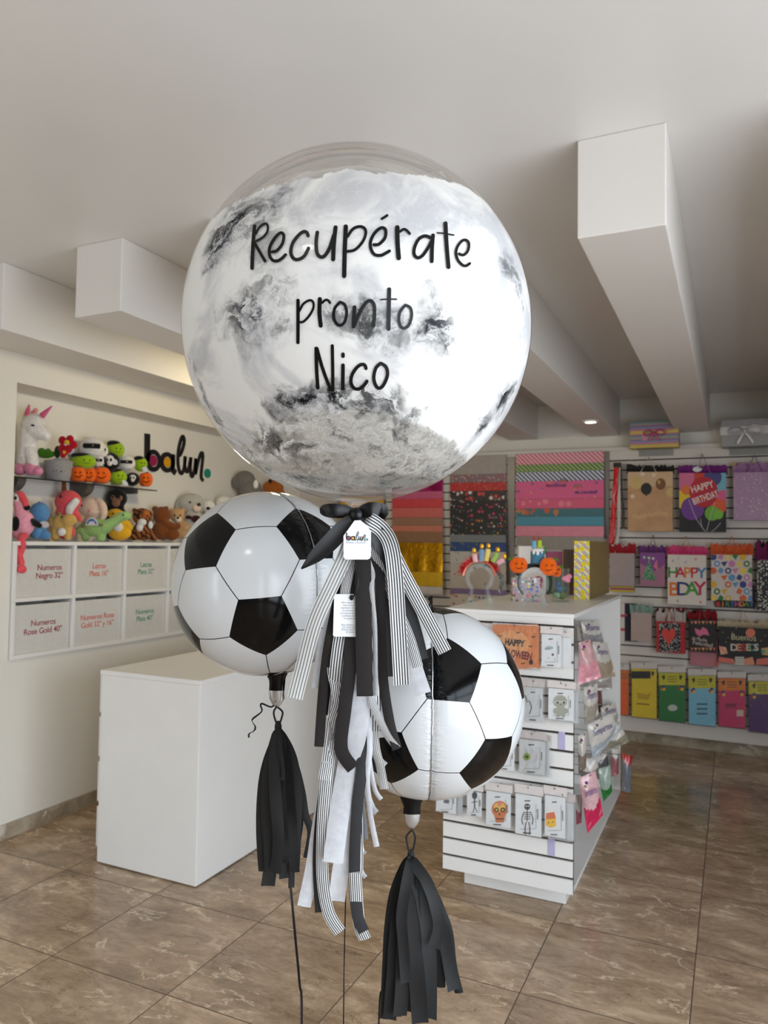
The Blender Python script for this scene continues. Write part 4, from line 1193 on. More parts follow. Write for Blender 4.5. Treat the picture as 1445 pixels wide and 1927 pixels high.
MB().prism([Vector(t.L(*q, 16.5)) for q in ((168, 987), (170, 981.5), (175, 977), (181, 977), (185.5, 981.5), (188, 987), (185, 987), (182, 981.5), (174, 981.5), (171.5, 987))], (0, .0008, 0)).build('tag_print', mat('tag_blue', (66, 104, 168), .5), o)
def stripes_fur(name, a, b, scale, dist=4.0):
    t_ = NT(name); o_ = t_.obj(); wv = t_.n('TexWave', bands_direction='DIAGONAL'); t_.set(wv.inputs[0], o_); wv.inputs['Scale'].default_value = scale; wv.inputs['Distortion'].default_value = dist; wv.inputs['Detail'].default_value = 2
    t_.set(t_.p.inputs['Base Color'], t_.ramp(wv.outputs[0], [(.35, srgb(a)), (.5, srgb(b))])); t_.p.inputs['Roughness'].default_value = .95
    n_ = t_.noise(o_, 240, 2); t_.bump(n_.outputs[0], .5, .004); return t_.m
# tiger
tg_ = stripes_fur('tiger_fur', (44, 26, 16), (158, 92, 38), 14)
t = Toy('plush_tiger', 'brown striped plush tiger with white muzzle beside the yellow chick', 'plush toy', (270, 1017), -3.62, G1)
t.blob('body', tg_, [(266, 972, 18, 16), (252, 961, 5, 5), (281, 966, 5, 5), (268, 1000, 20, 17), (255, 1010, 13, 7, 8), (288, 1010, 12, 7, 8)]); t.blob('muzzle', wt, [(270, 983, 9, 7, 12), (266, 993, 7, 8, 12), (285, 988, 5, 8, 8)])
t.dot('patch', P('plush_orange_brown', (186, 104, 44)), 276, 968, 8, 10, 8, 5); t.dot('eye', BLK, 265, 968, 2.6, 14); t.dot('eye', BLK, 280, 971, 2.2, 13); t.blob('tail', tg_, [('t', [(276, 1012, 4, 14), (286, 1007, 4, 16), (296, 1009, 4, 14), (296, 1014, 3.5, 12)])])
# brown bear turned away
t = Toy('plush_bear', 'dark brown plush bear with its face turned away beside the tiger', 'plush toy', (308, 1017), -3.62, G1)
t.blob('body', brown, [(303, 970, 17, 17), (290, 958, 6, 6), (311, 957, 5, 5), (306, 998, 20, 19), ('t', [(312, 985, 8, 6), (328, 991, 7, 8), (336, 990, 6, 8)]), (325, 1006, 14, 11, 6)])
# small light bear
t = Toy('plush_bear', 'small light tan plush bear with pale muzzle right of the dark brown bear', 'plush toy', (340, 1017), -3.60, G1)
t.blob('body', P('plush_sand', (190, 150, 104)), [(333, 970, 14, 14), (322, 961, 5, 5), (343, 960, 5, 5), (342, 997, 17, 17), (350, 993, 8, 7, 9)])
t.dot('muzzle', cream, 337, 978, 7, 10, 6, 5); t.dot('nose', BLK, 338, 975, 2.6, 14.5, 2.2); t.dot('eye', BLK, 331, 970, 1.7, 12.3); t.dot('eye', BLK, 341, 970, 1.5, 11)
# big grey dog
t = Toy('plush_dog', 'large pale grey plush dog with dark nose and dark red bow', 'plush toy', (366, 1017), -3.625, G1)
t.blob('body', P('plush_silver', (176, 172, 164)), [(356, 947, 24, 19), (372, 955, 12, 10, 6), (364, 985, 22, 26), ('t', [(338, 942, 6), (334, 955, 7), (338, 965, 5)]), ('t', [(366, 934, 5, 4), (376, 940, 5, 4), (380, 948, 4, 4)])])
t.dot('muzzle', cream, 372, 957, 8, 12, 7, 5); t.dot('nose', BLK, 377, 950, 3.8, 16, 3.2); t.dot('eye', BLK, 360, 946, 2.2, 16); t.blob('bow', P('plush_wine', (58, 22, 24)), [(358, 974, 6, 4, 18), (372, 977, 9, 7, 18)])
# more toys half hidden behind the football balloon
t = Toy('plush_panda', 'white plush toy with black nose peeking over the left football balloon', 'plush toy', (396, 1017), -3.635, G1)
t.blob('body', wt, [(391, 953, 13, 12), (398, 985, 20, 26), (381, 945, 4, 4)]); t.dot('nose', BLK, 393, 957, 4, 10, 3)
t = Toy('plush_lamb', 'white plush toy, highest of those behind the left football balloon', 'plush toy', (424, 1017), -3.635, G1)
t.blob('body', wt, [(420, 948, 16, 15), (424, 985, 22, 28)])
t = Toy('plush_elephant', 'grey plush toy behind the top of the left football balloon', 'plush toy', (462, 1017), -3.635, G1)
t.blob('body', P('plush_slate', (112, 108, 102)), [(458, 903, 20, 18), (443, 908, 9, 13), (470, 925, 22, 26), (464, 970, 28, 40)]); t.dot('tuft', wt, 482, 912, 5, 16, 8)
t = Toy('plush_fox', 'orange brown plush toy just under the big balloon edge', 'plush toy', (512, 1017), -3.635, G1)
t.blob('body', P('plush_fox', (168, 94, 36)), [(512, 918, 20, 15), (515, 960, 26, 50)]); t.dot('ear', P('plush_darkfox', (60, 36, 22)), 508, 906, 4, 12)

# --- upper shelf
def base2(x): return (x, 900 + (x - 28) * .0703)
sy = lambda x: 900 + (x - 28) * .0703
shiny = mat('pink_satin', (214, 128, 158), .25, sheen=.3)
t = Toy('plush_unicorn', 'large white plush unicorn with pink horn and shiny pink hooves sitting on the dark shelf', 'plush toy', (58, sy(58)), -3.655, G2)
t.blob('body', wt, [(60, 801, 24, 24), ('t', [(66, 808, 18, 4), (80, 816, 14, 6), (87, 820, 10, 7)]), ('t', [(52, 815, 18), (50, 840, 17), (50, 860, 19)]), (50, 866, 21, 22), ('t', [(58, 850, 11, 8), (66, 868, 10, 14), (70, 880, 9, 16)])])
t.cone('horn', P('plush_horn', (206, 92, 132)), (77, 782, 4), (97, 764, 8), 6, 1); t.cone('ear', cp if 0 else P('plush_pink2', (214, 98, 130)), (50, 783, 6), (54, 762, 8), 6, 1.5); t.cone('ear', wt, (45, 785, 0), (47, 766, 0), 6, 2)
t.blob('mane', P('plush_peach', (232, 150, 148)), [(64, 772, 5, 5, 2), (58, 775, 4, 4)]); t.dot('eye', BLK, 67, 804, 4.5, 19, 3.6)
for x, y, r, d in ((42, 884, 13, 10), (66, 883, 14, 16), (80, 888, 9.5, 20)): t.dot('hoof', shiny, x, y, r, d, r * .92, r * .8)
t = Toy('plush_flowerpot', 'grey plush flower pot with dark soil, red flowers and green leaves on the shelf', 'plush toy', (112, sy(112)), -3.655, G2)
mb = MB(); mb.lathe([(.0001, 0), (19 * t.k, 0), (21 * t.k, 3 * t.k), (25 * t.k, 34 * t.k), (26 * t.k, 38 * t.k), (23 * t.k, 38 * t.k), (22 * t.k, 34 * t.k)], (-3 * t.k, 0, 0), 28); mb.build('pot', gy, t.root, True)
t.dot('soil', P('plush_soil', (52, 28, 22)), 109, 869, 22, 0, 4, 20)
lf, lf2 = P('plush_leaf', (66, 118, 26)), P('plush_dark_leaf', (28, 62, 32))
t.blob('leaves', lf, [(78, 851, 7, 8, 3), (90, 851, 6, 7, 3), (86, 858, 14, 5, 2), (99, 854, 5, 5, 0)]); t.dot('leaf', lf2, 108, 851, 6, 4, 12)
rd = P('plush_red', (172, 14, 34))
for x, y in ((121, 830), (135, 828), (142, 838), (133, 846), (121, 845)): t.dot('petal', rd, x, y, 7.5, 14, 8, 4)
t.dot('flower_centre', yl, 131, 834, 5, 18.5, 4.5); t.blob('flower', rd, [(124, 856, 6, 8, 16), (129, 853, 5, 5, 16)], vox=.004); t.dot('flower_centre', yl, 128, 853, 3, 21)
t.dot('eye', BLK, 123, 889, 1.3, 20)
for dx in (-6, 0): t.dot('eye', BLK, 116 + dx, 888, 1.0, 24)
# small round Halloween toys
lime, orange = P('plush_lime', (150, 184, 26)), P('plush_orange', (236, 100, 16))
KIND_NAME = {'m': 'plush_mummy', 'f': 'plush_monster', 's': 'plush_skull', 'p': 'plush_pumpkin'}
def squish(kind, x, y, rx, ry, d, label, X=-3.655, tagat=None, tilt=0):
    t = Toy(KIND_NAME[kind], label, 'plush toy', (x, sy(x)), X, 'round Halloween plush toys on the dark shelf')
    up = y
    if kind == 'm':
        t.dot('body', wt, x, up, rx, d, ry, rx * .75)
        for q in (-.55, -.2, .5, .78):
            c = MB(); pts = []
            for i in range(15):
                a = -1.9 + 3.8 * i / 14; rr = math.sqrt(max(0.02, 1 - q * q))
                pts.append(t.L(x + rx * rr * math.sin(a) * 1.01, up - ry * q + 2 * math.sin(a), d + rx * .75 * rr * math.cos(a) * 1.02))
            c.tube(pts, .0028, 6); c.build('bandage', wt, t.root, True)
        c = MB(); pts = []
        for i in range(9):
            a = -.35 + 1.25 * i / 8; pts.append((*t.L(x + rx * .98 * math.sin(a), up - ry * .1, d + rx * .75 * math.cos(a) * 1.0), ry * .24 * t.k))
        c.tube(pts, .01, 8); c.build('eye_band', bk, t.root, True); t.dot('eye', gy, x + rx * .38, up - ry * .1, 2, d + rx * .72 + 3.4, 1.6)
    elif kind == 'f':
        t.dot('body', lime, x, up, rx, d, ry, rx * .75)
        t.blob('hair', bk, [(x - rx * .2, up - ry * .75, rx * .75, ry * .38, d + 1, rx * .66), (x - rx * .55, up - ry * .45, rx * .4, ry * .45, d - 2, rx * .5)], vox=.0045)
        t.dot('eye', BLK, x + rx * .35, up - ry * .1, 1.6, d + rx * .71, 1.4); t.dot('eye', BLK, x + rx * .72, up - ry * .08, 1.3, d + rx * .55, 1.3)
        MB().tube([t.L(x + rx * .3, up + ry * .25, d + rx * .73), t.L(x + rx * .55, up + ry * .34, d + rx * .66), t.L(x + rx * .78, up + ry * .22, d + rx * .5)], .0014, 6, smooth=3).build('mouth', BLK, t.root, True)
    elif kind == 's':
        t.dot('body', bk, x, up, rx, d, ry, rx * .75)
        t.blob('skull_face', wt, [(x + rx * .22, up - ry * .2, rx * .45, ry * .42, d + rx * .62, rx * .2), (x + rx * .24, up + ry * .2, rx * .26, ry * .26, d + rx * .64, rx * .16)], vox=.0035, it=1)
        for q in (.02, .42): t.dot('eye', BLK, x + rx * q, up - ry * .15, rx * .13, d + rx * .8, ry * .16)
    else:
        c = MB()
        for i in range(8):
            a = 2 * math.pi * i / 8; c.ell(t.L(x + rx * .42 * math.cos(a), up, d + rx * .38 * math.sin(a)), (rx * .6 * t.k, rx * .5 * t.k, ry * t.k), seg=16, ring=12)
        o = c.build('body', orange, t.root, True, sharp=0); remesh(o, .0042, 2)
        t.dot('stem', P('plush_stem', (42, 84, 34)), x + 2, up - ry, rx * .35, d, ry * .16, rx * .3)
        for q in (.05, .6):
            cx, cz = x + rx * q, up - ry * .22; dd = d + rx * (.86 - .3 * q * q) + .5
            MB().prism([Vector(t.L(cx - 2, cz + 1.6, dd)), Vector(t.L(cx + 2, cz + 1.6, dd)), Vector(t.L(cx, cz - 2.2, dd))], (0, .004, 0)).build('eye', BLK, t.root)
        pts = [t.L(x + rx * (-.15 + q * 1.0), up + ry * (.08 + .36 * math.sin(math.pi * q)), d + rx * (.85 - .3 * (-.15 + q) ** 2)) for q in [i / 6 for i in range(7)]]
        MB().tube([(*p_, .0012 + .0022 * math.sin(math.pi * i / 6)) for i, p_ in enumerate(pts)], .002, 8).build('mouth', BLK, t.root, True)
    if tagat: t.tagp(*tagat, rot=.8)
    return t
squish('p', 147, 893, 15, 14, 2, 'orange plush pumpkin nearest the grey flower pot', X=-3.64)
squish('p', 168, 894, 13, 14, 3, 'orange plush pumpkin in the middle of three, right of the flower pot', X=-3.64)
squish('p', 191, 895, 18, 15, 4, 'widest orange plush pumpkin, left of the lying green monster', X=-3.63)
squish('f', 222, 898, 18, 15, 4, 'green plush monster lying low between the wide pumpkin and the black skull toy', X=-3.63, tagat=(240, 910, 8, 14, 14))
squish('s', 250, 902, 14, 13, 3, 'black plush toy with skull face beside the last pumpkin', X=-3.63)
squish('p', 275, 903, 13, 13, 4, 'orange plush pumpkin at the right end of the dark shelf', X=-3.625)
squish('f', 158, 869, 24, 15, 6, 'green plush monster with black hair lying on the pumpkins by the red flower', X=-3.645, tagat=(139, 851, 13, 10, 16))
squish('m', 186, 868, 10, 12, 4, 'small white plush toy squeezed between lying green monster and skull toy', X=-3.65)
squish('s', 207, 870, 19, 19, 5, 'black plush toy with skull face under the mummies', X=-3.65, tagat=(221, 871, 10, 12, 18))
squish('m', 238, 872, 17, 14, 4, 'white plush mummy low on the right, beside a green monster', X=-3.65)
squish('f', 265, 874, 13, 14, 5, 'green plush monster on top of the last pumpkin', X=-3.645, tagat=(276, 884, 9, 12, 12))
squish('m', 172, 843, 24, 21, 2, 'largest white plush mummy at the top left of the Halloween heap', X=-3.67)
squish('m', 192, 849, 13, 14, 9, 'smaller white plush mummy in front of the largest one', X=-3.655)
squish('f', 217, 847, 17, 16, 4, 'green plush monster at the top of the Halloween heap', X=-3.66)
# ================================================================== back wall of slat panels and everything hung on it
M_SLAT = mat('grey_white_slat', (214, 208, 200), .45, var=.02, vscale=5)
M_SLOT = mat('slot_brown', (52, 38, 30), .7)
M_METAL = mat('chrome_hook', (180, 180, 178), .2, .9)
M_CLR = clear_mat('clear_plastic', (.97, .97, .97), .8, .12, .03)
M_ACR = clear_mat('clear_acrylic', (.95, .965, .965), .30, .08, .02)
SP = .080; SZ0 = 2.311
sw = empty('slat_wall', (-.9, YB - .05, .1), 'grey white slat wall panels with dark horizontal slots across the back wall', 'wall panel')
b = MB(); b.box((-3.0, YS + .012, .100), (1.6, YB - .001, 2.392), 1)
zs = [SZ0 - SP * i for i in range(28) if SZ0 - SP * i > .16]
edges = [2.392] + zs + [.100]
for a, c in zip(edges[:-1], edges[1:]):
    b.box((-3.0, YS, c + (.0055 if c > .11 else 0)), (1.6, YS + .014, a - (.0055 if a < 2.39 else 0)), 0)
b.build('slat_panel', [M_SLAT, M_SLOT], sw, world=True)
bevel(MB().box((-3.0, YS - .012, 2.392), (1.6, YB - .001, 2.425)).build('top_trim', M_SLAT, sw, world=True), .003)

def diag(name, c1, c2, n=60, ang=.8, duty=.5, rough=.5):
    if name in MATS: return MATS[name]
    t = NT(name); o = t.obj(); s = t.n('SeparateXYZ'); t.set(s.inputs[0], o)
    v = t.math('ADD', t.math('MULTIPLY', s.outputs[0], math.cos(ang) * n), t.math('MULTIPLY', s.outputs[2], math.sin(ang) * n))
    k = t.maprange(t.math('FRACT', v), duty - .05, duty + .05, 0, 1)
    t.set(t.p.inputs['Base Color'], t.mix(k, srgb(c1), srgb(c2))); t.p.inputs['Roughness'].default_value = rough
    MATS[name] = t.m; return t.m
def hstripe(name, c1, c2, n, duty=.5): return diag(name, c1, c2, n, math.pi / 2, duty)
def dots(name, bg_, cols, scale=40, size=.32, rough=.5, metal=0.0):
    if name in MATS: return MATS[name]
    t = NT(name); o = t.obj(); v = t.n('TexVoronoi'); t.set(v.inputs['Vector'], o); v.inputs['Scale'].default_value = scale; v.inputs['Randomness'].default_value = .75
    k = t.maprange(v.outputs['Distance'], size - .04, size, 1, 0)
    s = t.n('SeparateColor'); t.set(s.inputs[0], v.outputs['Color'])
    st = [(i / len(cols), srgb(c)) for i, c in enumerate(cols)]
    t.set(t.p.inputs['Base Color'], t.mix(k, srgb(bg_), t.ramp(s.outputs[0], st, 'CONSTANT'))); t.p.inputs['Roughness'].default_value = rough
    if metal: t.set(t.p.inputs['Metallic'], t.math('MULTIPLY', k, metal))
    MATS[name] = t.m; return t.m
def foil(name, rgb): return mat(name, rgb, .22, .85, var=.2, vscale=14, bump=.8, bscale=26)

# ---- wrapping paper hung in tiers: (top y, bottom y) of each visible band
def papers(x0, x1, bands, group, where):
    for i, (y0, y1, m, lab) in enumerate(bands):
        Y = YS - .022 - .007 * i; xm = (x0 + x1) / 2
        A = ONY(x0, (y0 + y1) / 2, Y); B_ = ONY(x1, (y0 + y1) / 2, Y); z1 = ONY(xm, y0, Y).z; z0 = ONY(xm, y1, Y).z - (.05 if i < len(bands) - 1 else 0)
        r = empty('wrapping_paper', ((A.x + B_.x) / 2, Y, z1), lab + ' ' + where, 'wrapping paper', group)
        W = B_.x - A.x; mb = MB(); nx = 14; vs = []; fs = []; cr_ = 'foil' in lab
        for layer in (0, 1):
            for j in range(7):
                for q in range(nx + 1):
                    z = (z0 - z1) * j / 6
                    yy = layer * .003 + (.004 if cr_ else .0012) * math.sin(q * 1.3 + i) * (j / 6)
                    vs.append((W * (q / nx - .5), yy, z))
        for layer in (0, 1):
            for j in range(6):
                for q in range(nx):
                    a = layer * 7 * (nx + 1) + j * (nx + 1) + q; fs.append((a, a + 1, a + nx + 2, a + nx + 1))
        top = [(q, q + 1, 7 * (nx + 1) + q + 1, 7 * (nx + 1) + q) for q in range(nx)]
        mb.add(vs, fs + top); mb.build('sheet', m, r, True, sharp=60)
        MB().tube([(-W / 2 - .008, .0015, 0.001), (W / 2 + .008, .0015, 0.001)], .0035, 8).build('rod', M_ACR, r, True)
        for sx in (-1, 1): MB().tube([(sx * (W / 2 + .006), .0015, 0), (sx * (W / 2 + .006), YS - Y + .002, 0)], .003, 6).build('arm', M_ACR, r, True)
G = 'wrapping papers on the slat wall'
papers(640, 722, [(905, 934, foil('foil_bronze', (150, 92, 30)), 'bronze foil paper'), (934, 992, mat('sheet_yellow', (214, 158, 20), .4), 'yellow paper')], G, 'behind the black satin bow')
papers(738, 833, [(880, 925, foil('foil_magenta', (156, 30, 96)), 'magenta foil paper topmost'), (925, 939, mat('sheet_orchid', (206, 92, 132), .5), 'orchid pink paper'), (939, 956, mat('sheet_red', (214, 64, 68), .5), 'red paper'),
    (956, 974, mat('sheet_salmon', (212, 106, 96), .5), 'salmon paper'), (974, 989, mat('sheet_tan', (160, 116, 88), .5), 'tan paper under the salmon one'), (989, 1001, mat('sheet_peach', (206, 124, 98), .5), 'peach paper'),
    (1001, 1021, mat('sheet_brown', (148, 108, 76), .5), 'light brown paper above the gold'), (1021, 1072, foil('foil_gold', (196, 142, 16)), 'crumpled gold foil paper'), (1076, 1103, mat('gold_paper', (214, 168, 20), .35, .5), 'flat gold paper'), (1103, 1117, mat('sheet_white', (214, 208, 202), .6), 'white paper at the bottom')], G, 'in the rack right of the ribbon tassel')
papers(847, 952, [(858, 893, mat('sheet_grey', (170, 160, 152), .5), 'plain grey paper topmost'), (893, 908, dots('pd1', (140, 110, 116), [(190, 60, 70), (90, 120, 140), (220, 200, 180)], 70, .42), 'small multicoloured dotted paper'), (908, 924, dots('pd2', (190, 34, 40), [(220, 150, 60), (214, 90, 60)], 60, .3), 'red paper with gold dots'),
    (924, 941, dots('pd3', (58, 40, 40), [(226, 214, 206), (200, 70, 64), (20, 18, 18)], 26, .5), 'white and black square patterned paper'), (941, 958, dots('pd4', (26, 20, 22), [(206, 50, 110), (40, 30, 34), (170, 160, 156)], 38, .36), 'black paper with pink hearts'), (958, 976, dots('pd5', (22, 20, 22), [(110, 104, 100), (196, 60, 90), (22, 20, 22)], 30, .42), 'black paper with grey hearts'),
    (976, 1007, dots('pd6', (26, 26, 28), [(216, 210, 206), (60, 90, 120), (196, 150, 40), (190, 60, 60), (40, 80, 60)], 34, .36), 'black paper with coloured dots'), (1007, 1021, hstripe('ps1', (28, 40, 38), (190, 194, 200), 90, .6), 'navy paper with white lines'), (1021, 1038, dots('pd7', (34, 72, 132), [(70, 110, 150), (34, 72, 132), (160, 150, 80)], 40, .3), 'blue paper'),
    (1038, 1062, dots('pd8', (206, 200, 192), [(70, 150, 120), (200, 80, 130), (120, 90, 170)], 30, .26), 'white paper with green and pink dots'), (1062, 1109, dots('pd9', (204, 194, 182), [(170, 150, 120), (204, 194, 182), (150, 120, 60)], 16, .28), 'cream paper with gold figures'), (1109, 1119, mat('sheet_violet', (140, 112, 160), .5), 'violet paper edge'), (1119, 1140, dots('pd10', (216, 208, 196), [(190, 60, 90), (60, 110, 170), (216, 120, 60)], 26, .32), 'white paper with bright dots')], G, 'in the narrow middle rack')
papers(971, 1136, [(852, 873, diag('pg1', (216, 108, 130), (236, 190, 196), 38), 'pink diagonal striped paper'), (873, 887, diag('pg2', (160, 196, 96), (96, 100, 92), 38), 'green diagonal striped paper'), (887, 905, diag('pg3', (222, 222, 224), (62, 76, 120), 38), 'blue and white diagonal striped paper'),
    (905, 939, dots('pp1', (228, 96, 146), [(228, 96, 146), (236, 140, 90), (228, 96, 146), (120, 90, 170), (228, 96, 146)], 24, .3), 'pink paper lettered Felicidades'), (939, 957, dots('pp2', (222, 92, 128), [(236, 130, 150), (222, 92, 128)], 16, .42), 'pink paper with pale loops'), (957, 972, dots('pp3', (60, 112, 122), [(206, 86, 54), (60, 112, 122), (190, 120, 80)], 18, .45), 'teal and orange swirl paper'),
    (972, 990, mat('sheet_teal', (74, 146, 168), .5, var=.12, vscale=120), 'plain teal paper'), (990, 1010, mat('sheet_pink', (224, 138, 156), .5), 'plain pale pink paper'), (1010, 1034, mat('sheet_stone', (150, 142, 132), .5), 'grey paper lowest')], G, 'in the wide right rack')
fp = empty('paper_print', ONY(1053, 921, YS - .05), 'dark lettering Felicidades printed twice on the pink wrapping paper', 'lettering')
mb = MB()
for px, py in ((1046, 914), (1102, 927)): add_text(mb, 'FELICIDADES', .030, ONY(px, py, YS - .0475) - fp.location, (1, 0, 0), (0, 0, 1), bold=.0008)
mb.build('letters', mat('indigo_ink', (74, 56, 118), .6), fp, fix=False)
mb = MB()
for px, py, r in ((1087, 919, 8), (1060, 908, 7)):
    for q, c in ((1.0, 0), (.75, 1), (.5, 2)):
        pts = [ONY(px + r * q * math.cos(a), py - r * q * math.sin(a), YS - .0478) - fp.location for a in [math.pi * k / 8 for k in range(9)]]
        mb.tube([tuple(p) for p in pts], .0028, 5, mi=c)
mb.build('rainbow', [mat('ink_blue', (90, 130, 180), .6), mat('ink_yellow', (230, 180, 80), .6), mat('ink_red', (214, 70, 70), .6)], fp, True)

# ---- helper for things drawn on a face looking into the room
def clip(poly, rc):
    x0, y0, x1, y1 = rc
    for ax, lim, sg in ((0, x0, 1), (0, x1, -1), (1, y0, 1), (1, y1, -1)):
        out = []
        for i, p in enumerate(poly):
            q = poly[(i + 1) % len(poly)]; a = (p[ax] - lim) * sg; c = (q[ax] - lim) * sg
            if a >= 0: out.append(p)
            if a * c < 0:
                t = a / (a - c); out.append((p[0] + (q[0] - p[0]) * t, p[1] + (q[1] - p[1]) * t))
        poly = out
        if not poly: return []
    return poly
class Face:
    def __init__(s, root, Y, rc):
        s.r = root; s.Y = Y; s.rc = rc; s.mb = MB(); s.mats = []; s.k = 0
    def mi(s, m):
        if m not in s.mats: s.mats.append(m)
        return s.mats.index(m)
    def pt(s, x, y): return ONY(x, y, s.Y - .0006 - s.k * .00012) - s.r.location
    def poly(s, pts, m):
        pts = clip(pts, s.rc); s.k += 1
        if len(pts) > 2: s.mb.add([s.pt(*p) for p in pts], [tuple(range(len(pts)))], s.mi(m))
    def disc(s, x, y, rx, m, ry=None, n=20): s.poly([(x + rx * math.cos(2 * math.pi * i / n), y + (ry or rx) * math.sin(2 * math.pi * i / n)) for i in range(n)], m)
    def rect(s, x0, y0, x1, y1, m): s.poly([(x0, y0), (x1, y0), (x1, y1), (x0, y1)], m)
    def line(s, pts, w, m):
        pts = crom(pts, 4); s.k += 1
        for a, b in zip(pts[:-1], pts[1:]):
            l = math.hypot(b[0] - a[0], b[1] - a[1]) or 1; nx, ny = -(b[1] - a[1]) / l * w / 2, (b[0] - a[0]) / l * w / 2
            s.k -= 1; s.poly([(a[0] + nx, a[1] + ny), (b[0] + nx, b[1] + ny), (b[0] - nx, b[1] - ny), (a[0] - nx, a[1] - ny)], m)
    def text(s, tx, x, y, h, m, width=None, rot=0.0, bold=.0):
        s.k += 1; k = DEPTH(ONY(x, y, s.Y)) / FPX
        ux = Vector((math.cos(rot), 0, math.sin(rot))); uy = Vector((-math.sin(rot), 0, math.cos(rot)))
        add_text(s.mb, tx, h * 1.38 * k, s.pt(x, y), ux, uy, s.mi(m), width=width * k if width else None, bold=bold)
    def flush(s, name='print'):
        s.done(name, getattr(s, 'parent', None)); s.mb = MB(); s.mats = []
    def done(s, name='print', parent=None):
        if s.mb.v: s.mb.build(name, s.mats, parent or s.r, fix=False)
def C(r, g, b): return mat('ink_%d_%d_%d' % (r, g, b), (r, g, b), .55, var=.03)
FRILL = lambda rgb: paper_mat_cached(rgb)
_pc = {}
def paper_mat_cached(rgb):
    if rgb not in _pc: _pc[rgb] = paper_mat('frill_%d_%d_%d' % rgb, rgb, .15)
    return _pc[rgb]
def frill(root, x0, x1, y0, y1, Y, cols, dy=.05):
    """ragged tissue paper standing out of a bag top"""
    mb = MB(); n = 22; ms = [paper_mat_cached(c) for c in cols]
    for li, m in enumerate(ms):
        for row in range(2):
            vs, fs = [], []
            for i in range(n + 1):
                x = x0 + (x1 - x0) * i / n + R_.uniform(-1, 1)
                jag = (y1 - y0) * R_.uniform(0, .45) + (1.5 if row else 0)
                yy = Y + dy * (row * .5 + li * .25) + R_.uniform(-.006, .006)
                a = ONY(x, y1, Y) - root.location; c = ONY(x, y0 + jag, Y) - root.location
                vs += [(a.x, Y + dy * .5 - root.location.y, a.z - .004), ((a.x + c.x) / 2, yy - root.location.y, (a.z + c.z) / 2), (c.x, yy - .008 - root.location.y, c.z)]
            for i in range(n):
                k = i * 3; fs += [(k, k + 3, k + 4, k + 1), (k + 1, k + 4, k + 5, k + 2)]
            mb.add(vs, fs, li)
    return mb.build('tissue', ms, root, fix=False)
M_CORD = mat('bag_cord', (206, 194, 184), .6)
def hook(root, p, Yf):
    MB().tube([tuple(p - root.location + Vector((0, YS + .010 - p.y, 0))), tuple(p - root.location + Vector((0, -.012, 0))), tuple(p - root.location + Vector((0, -.018, .008)))], .0028, 8).build('peg', M_METAL, root, True)
def gift_bag(label, rc, Yf, thick, body, frills=None, fy=None, handle=None, cord=M_CORD, draw=None, group='gift bags on the slat wall', cat='gift bag', name='gift_bag'):
    x0, y0, x1, y1 = rc; xm, ym = (x0 + x1) / 2, (y0 + y1) / 2
    a, b_ = ONY(x0, ym, Yf), ONY(x1, ym, Yf); zt, zb = ONY(xm, y0, Yf).z, ONY(xm, y1, Yf).z
    r = empty(name, ((a.x + b_.x) / 2, Yf + thick / 2, zb), label, cat, group)
    bo = bevel(MB().box((a.x, Yf, zb), (b_.x, Yf + thick, zt)).build('body', body, r, world=True), .002)
    if not handle: hook(r, ONY(xm, y0 + 4, Yf + thick + .002), Yf + thick)
    if frills: frill(r, x0 - 2, x1 + 2, fy, y0 + 2, Yf + .004, frills, thick * .8)
    if handle:
        (hx0, hy0), (hx, hy), (hx1, hy1) = handle
        P_ = [ONY(hx0, hy0, Yf - .002), ONY((hx0 + hx * 2) / 3, (hy0 + 2 * hy) / 3, Yf), ONY(hx, hy, Yf + thick * .4), ONY((hx1 + hx * 2) / 3, (hy1 + 2 * hy) / 3, Yf), ONY(hx1, hy1, Yf - .002)]
        MB().tube([tuple(p - r.location) for p in P_], .0026, 7, smooth=4).build('handle', cord, r, True)
        hook(r, P_[2] - Vector((0, 0, .003)), Yf)
    if draw:
        f = Face(r, Yf, rc); f.parent = bo; draw(f); f.done(parent=bo)
    return r
YF1 = YS - .11
# row 1
goldbg = mat('bag_gold', (192, 148, 104), .45, var=.12, vscale=14)
def dA(f):
    f.rect(1181, 888, 1266, 915, C(208, 176, 138)); f.disc(1197, 909, 12, dots('confetti', (206, 176, 116), [(226, 206, 120), (190, 150, 60)], 200, .4)); f.disc(1262, 926, 9, MATS['confetti'])
    f.disc(1243, 911, 9.5, C(120, 78, 36), 11); f.disc(1240, 907, 3, C(190, 150, 90), 4); f.disc(1216, 920, 10.5, C(26, 26, 26), 11.5); f.poly([(1213, 930), (1219, 930), (1216, 934)], C(26, 26, 26))
    for x, y in ((1230, 894), (1190, 934), (1209, 892)): f.disc(x, y, 4, C(228, 206, 178))
    f.flush(); f.text('Happy', 1204, 971, 10, C(226, 190, 140), 26, .10); f.text('birthday', 1238, 967, 10, C(226, 190, 140), 34, .10)
gift_bag('gold beige gift bag printed with black and gold balloons, black tissue on top', (1181, 888, 1266, 1000), YF1, .07, goldbg, [(26, 24, 22)], 872, ((1203, 892), (1221, 862), (1236, 891)), draw=dA)
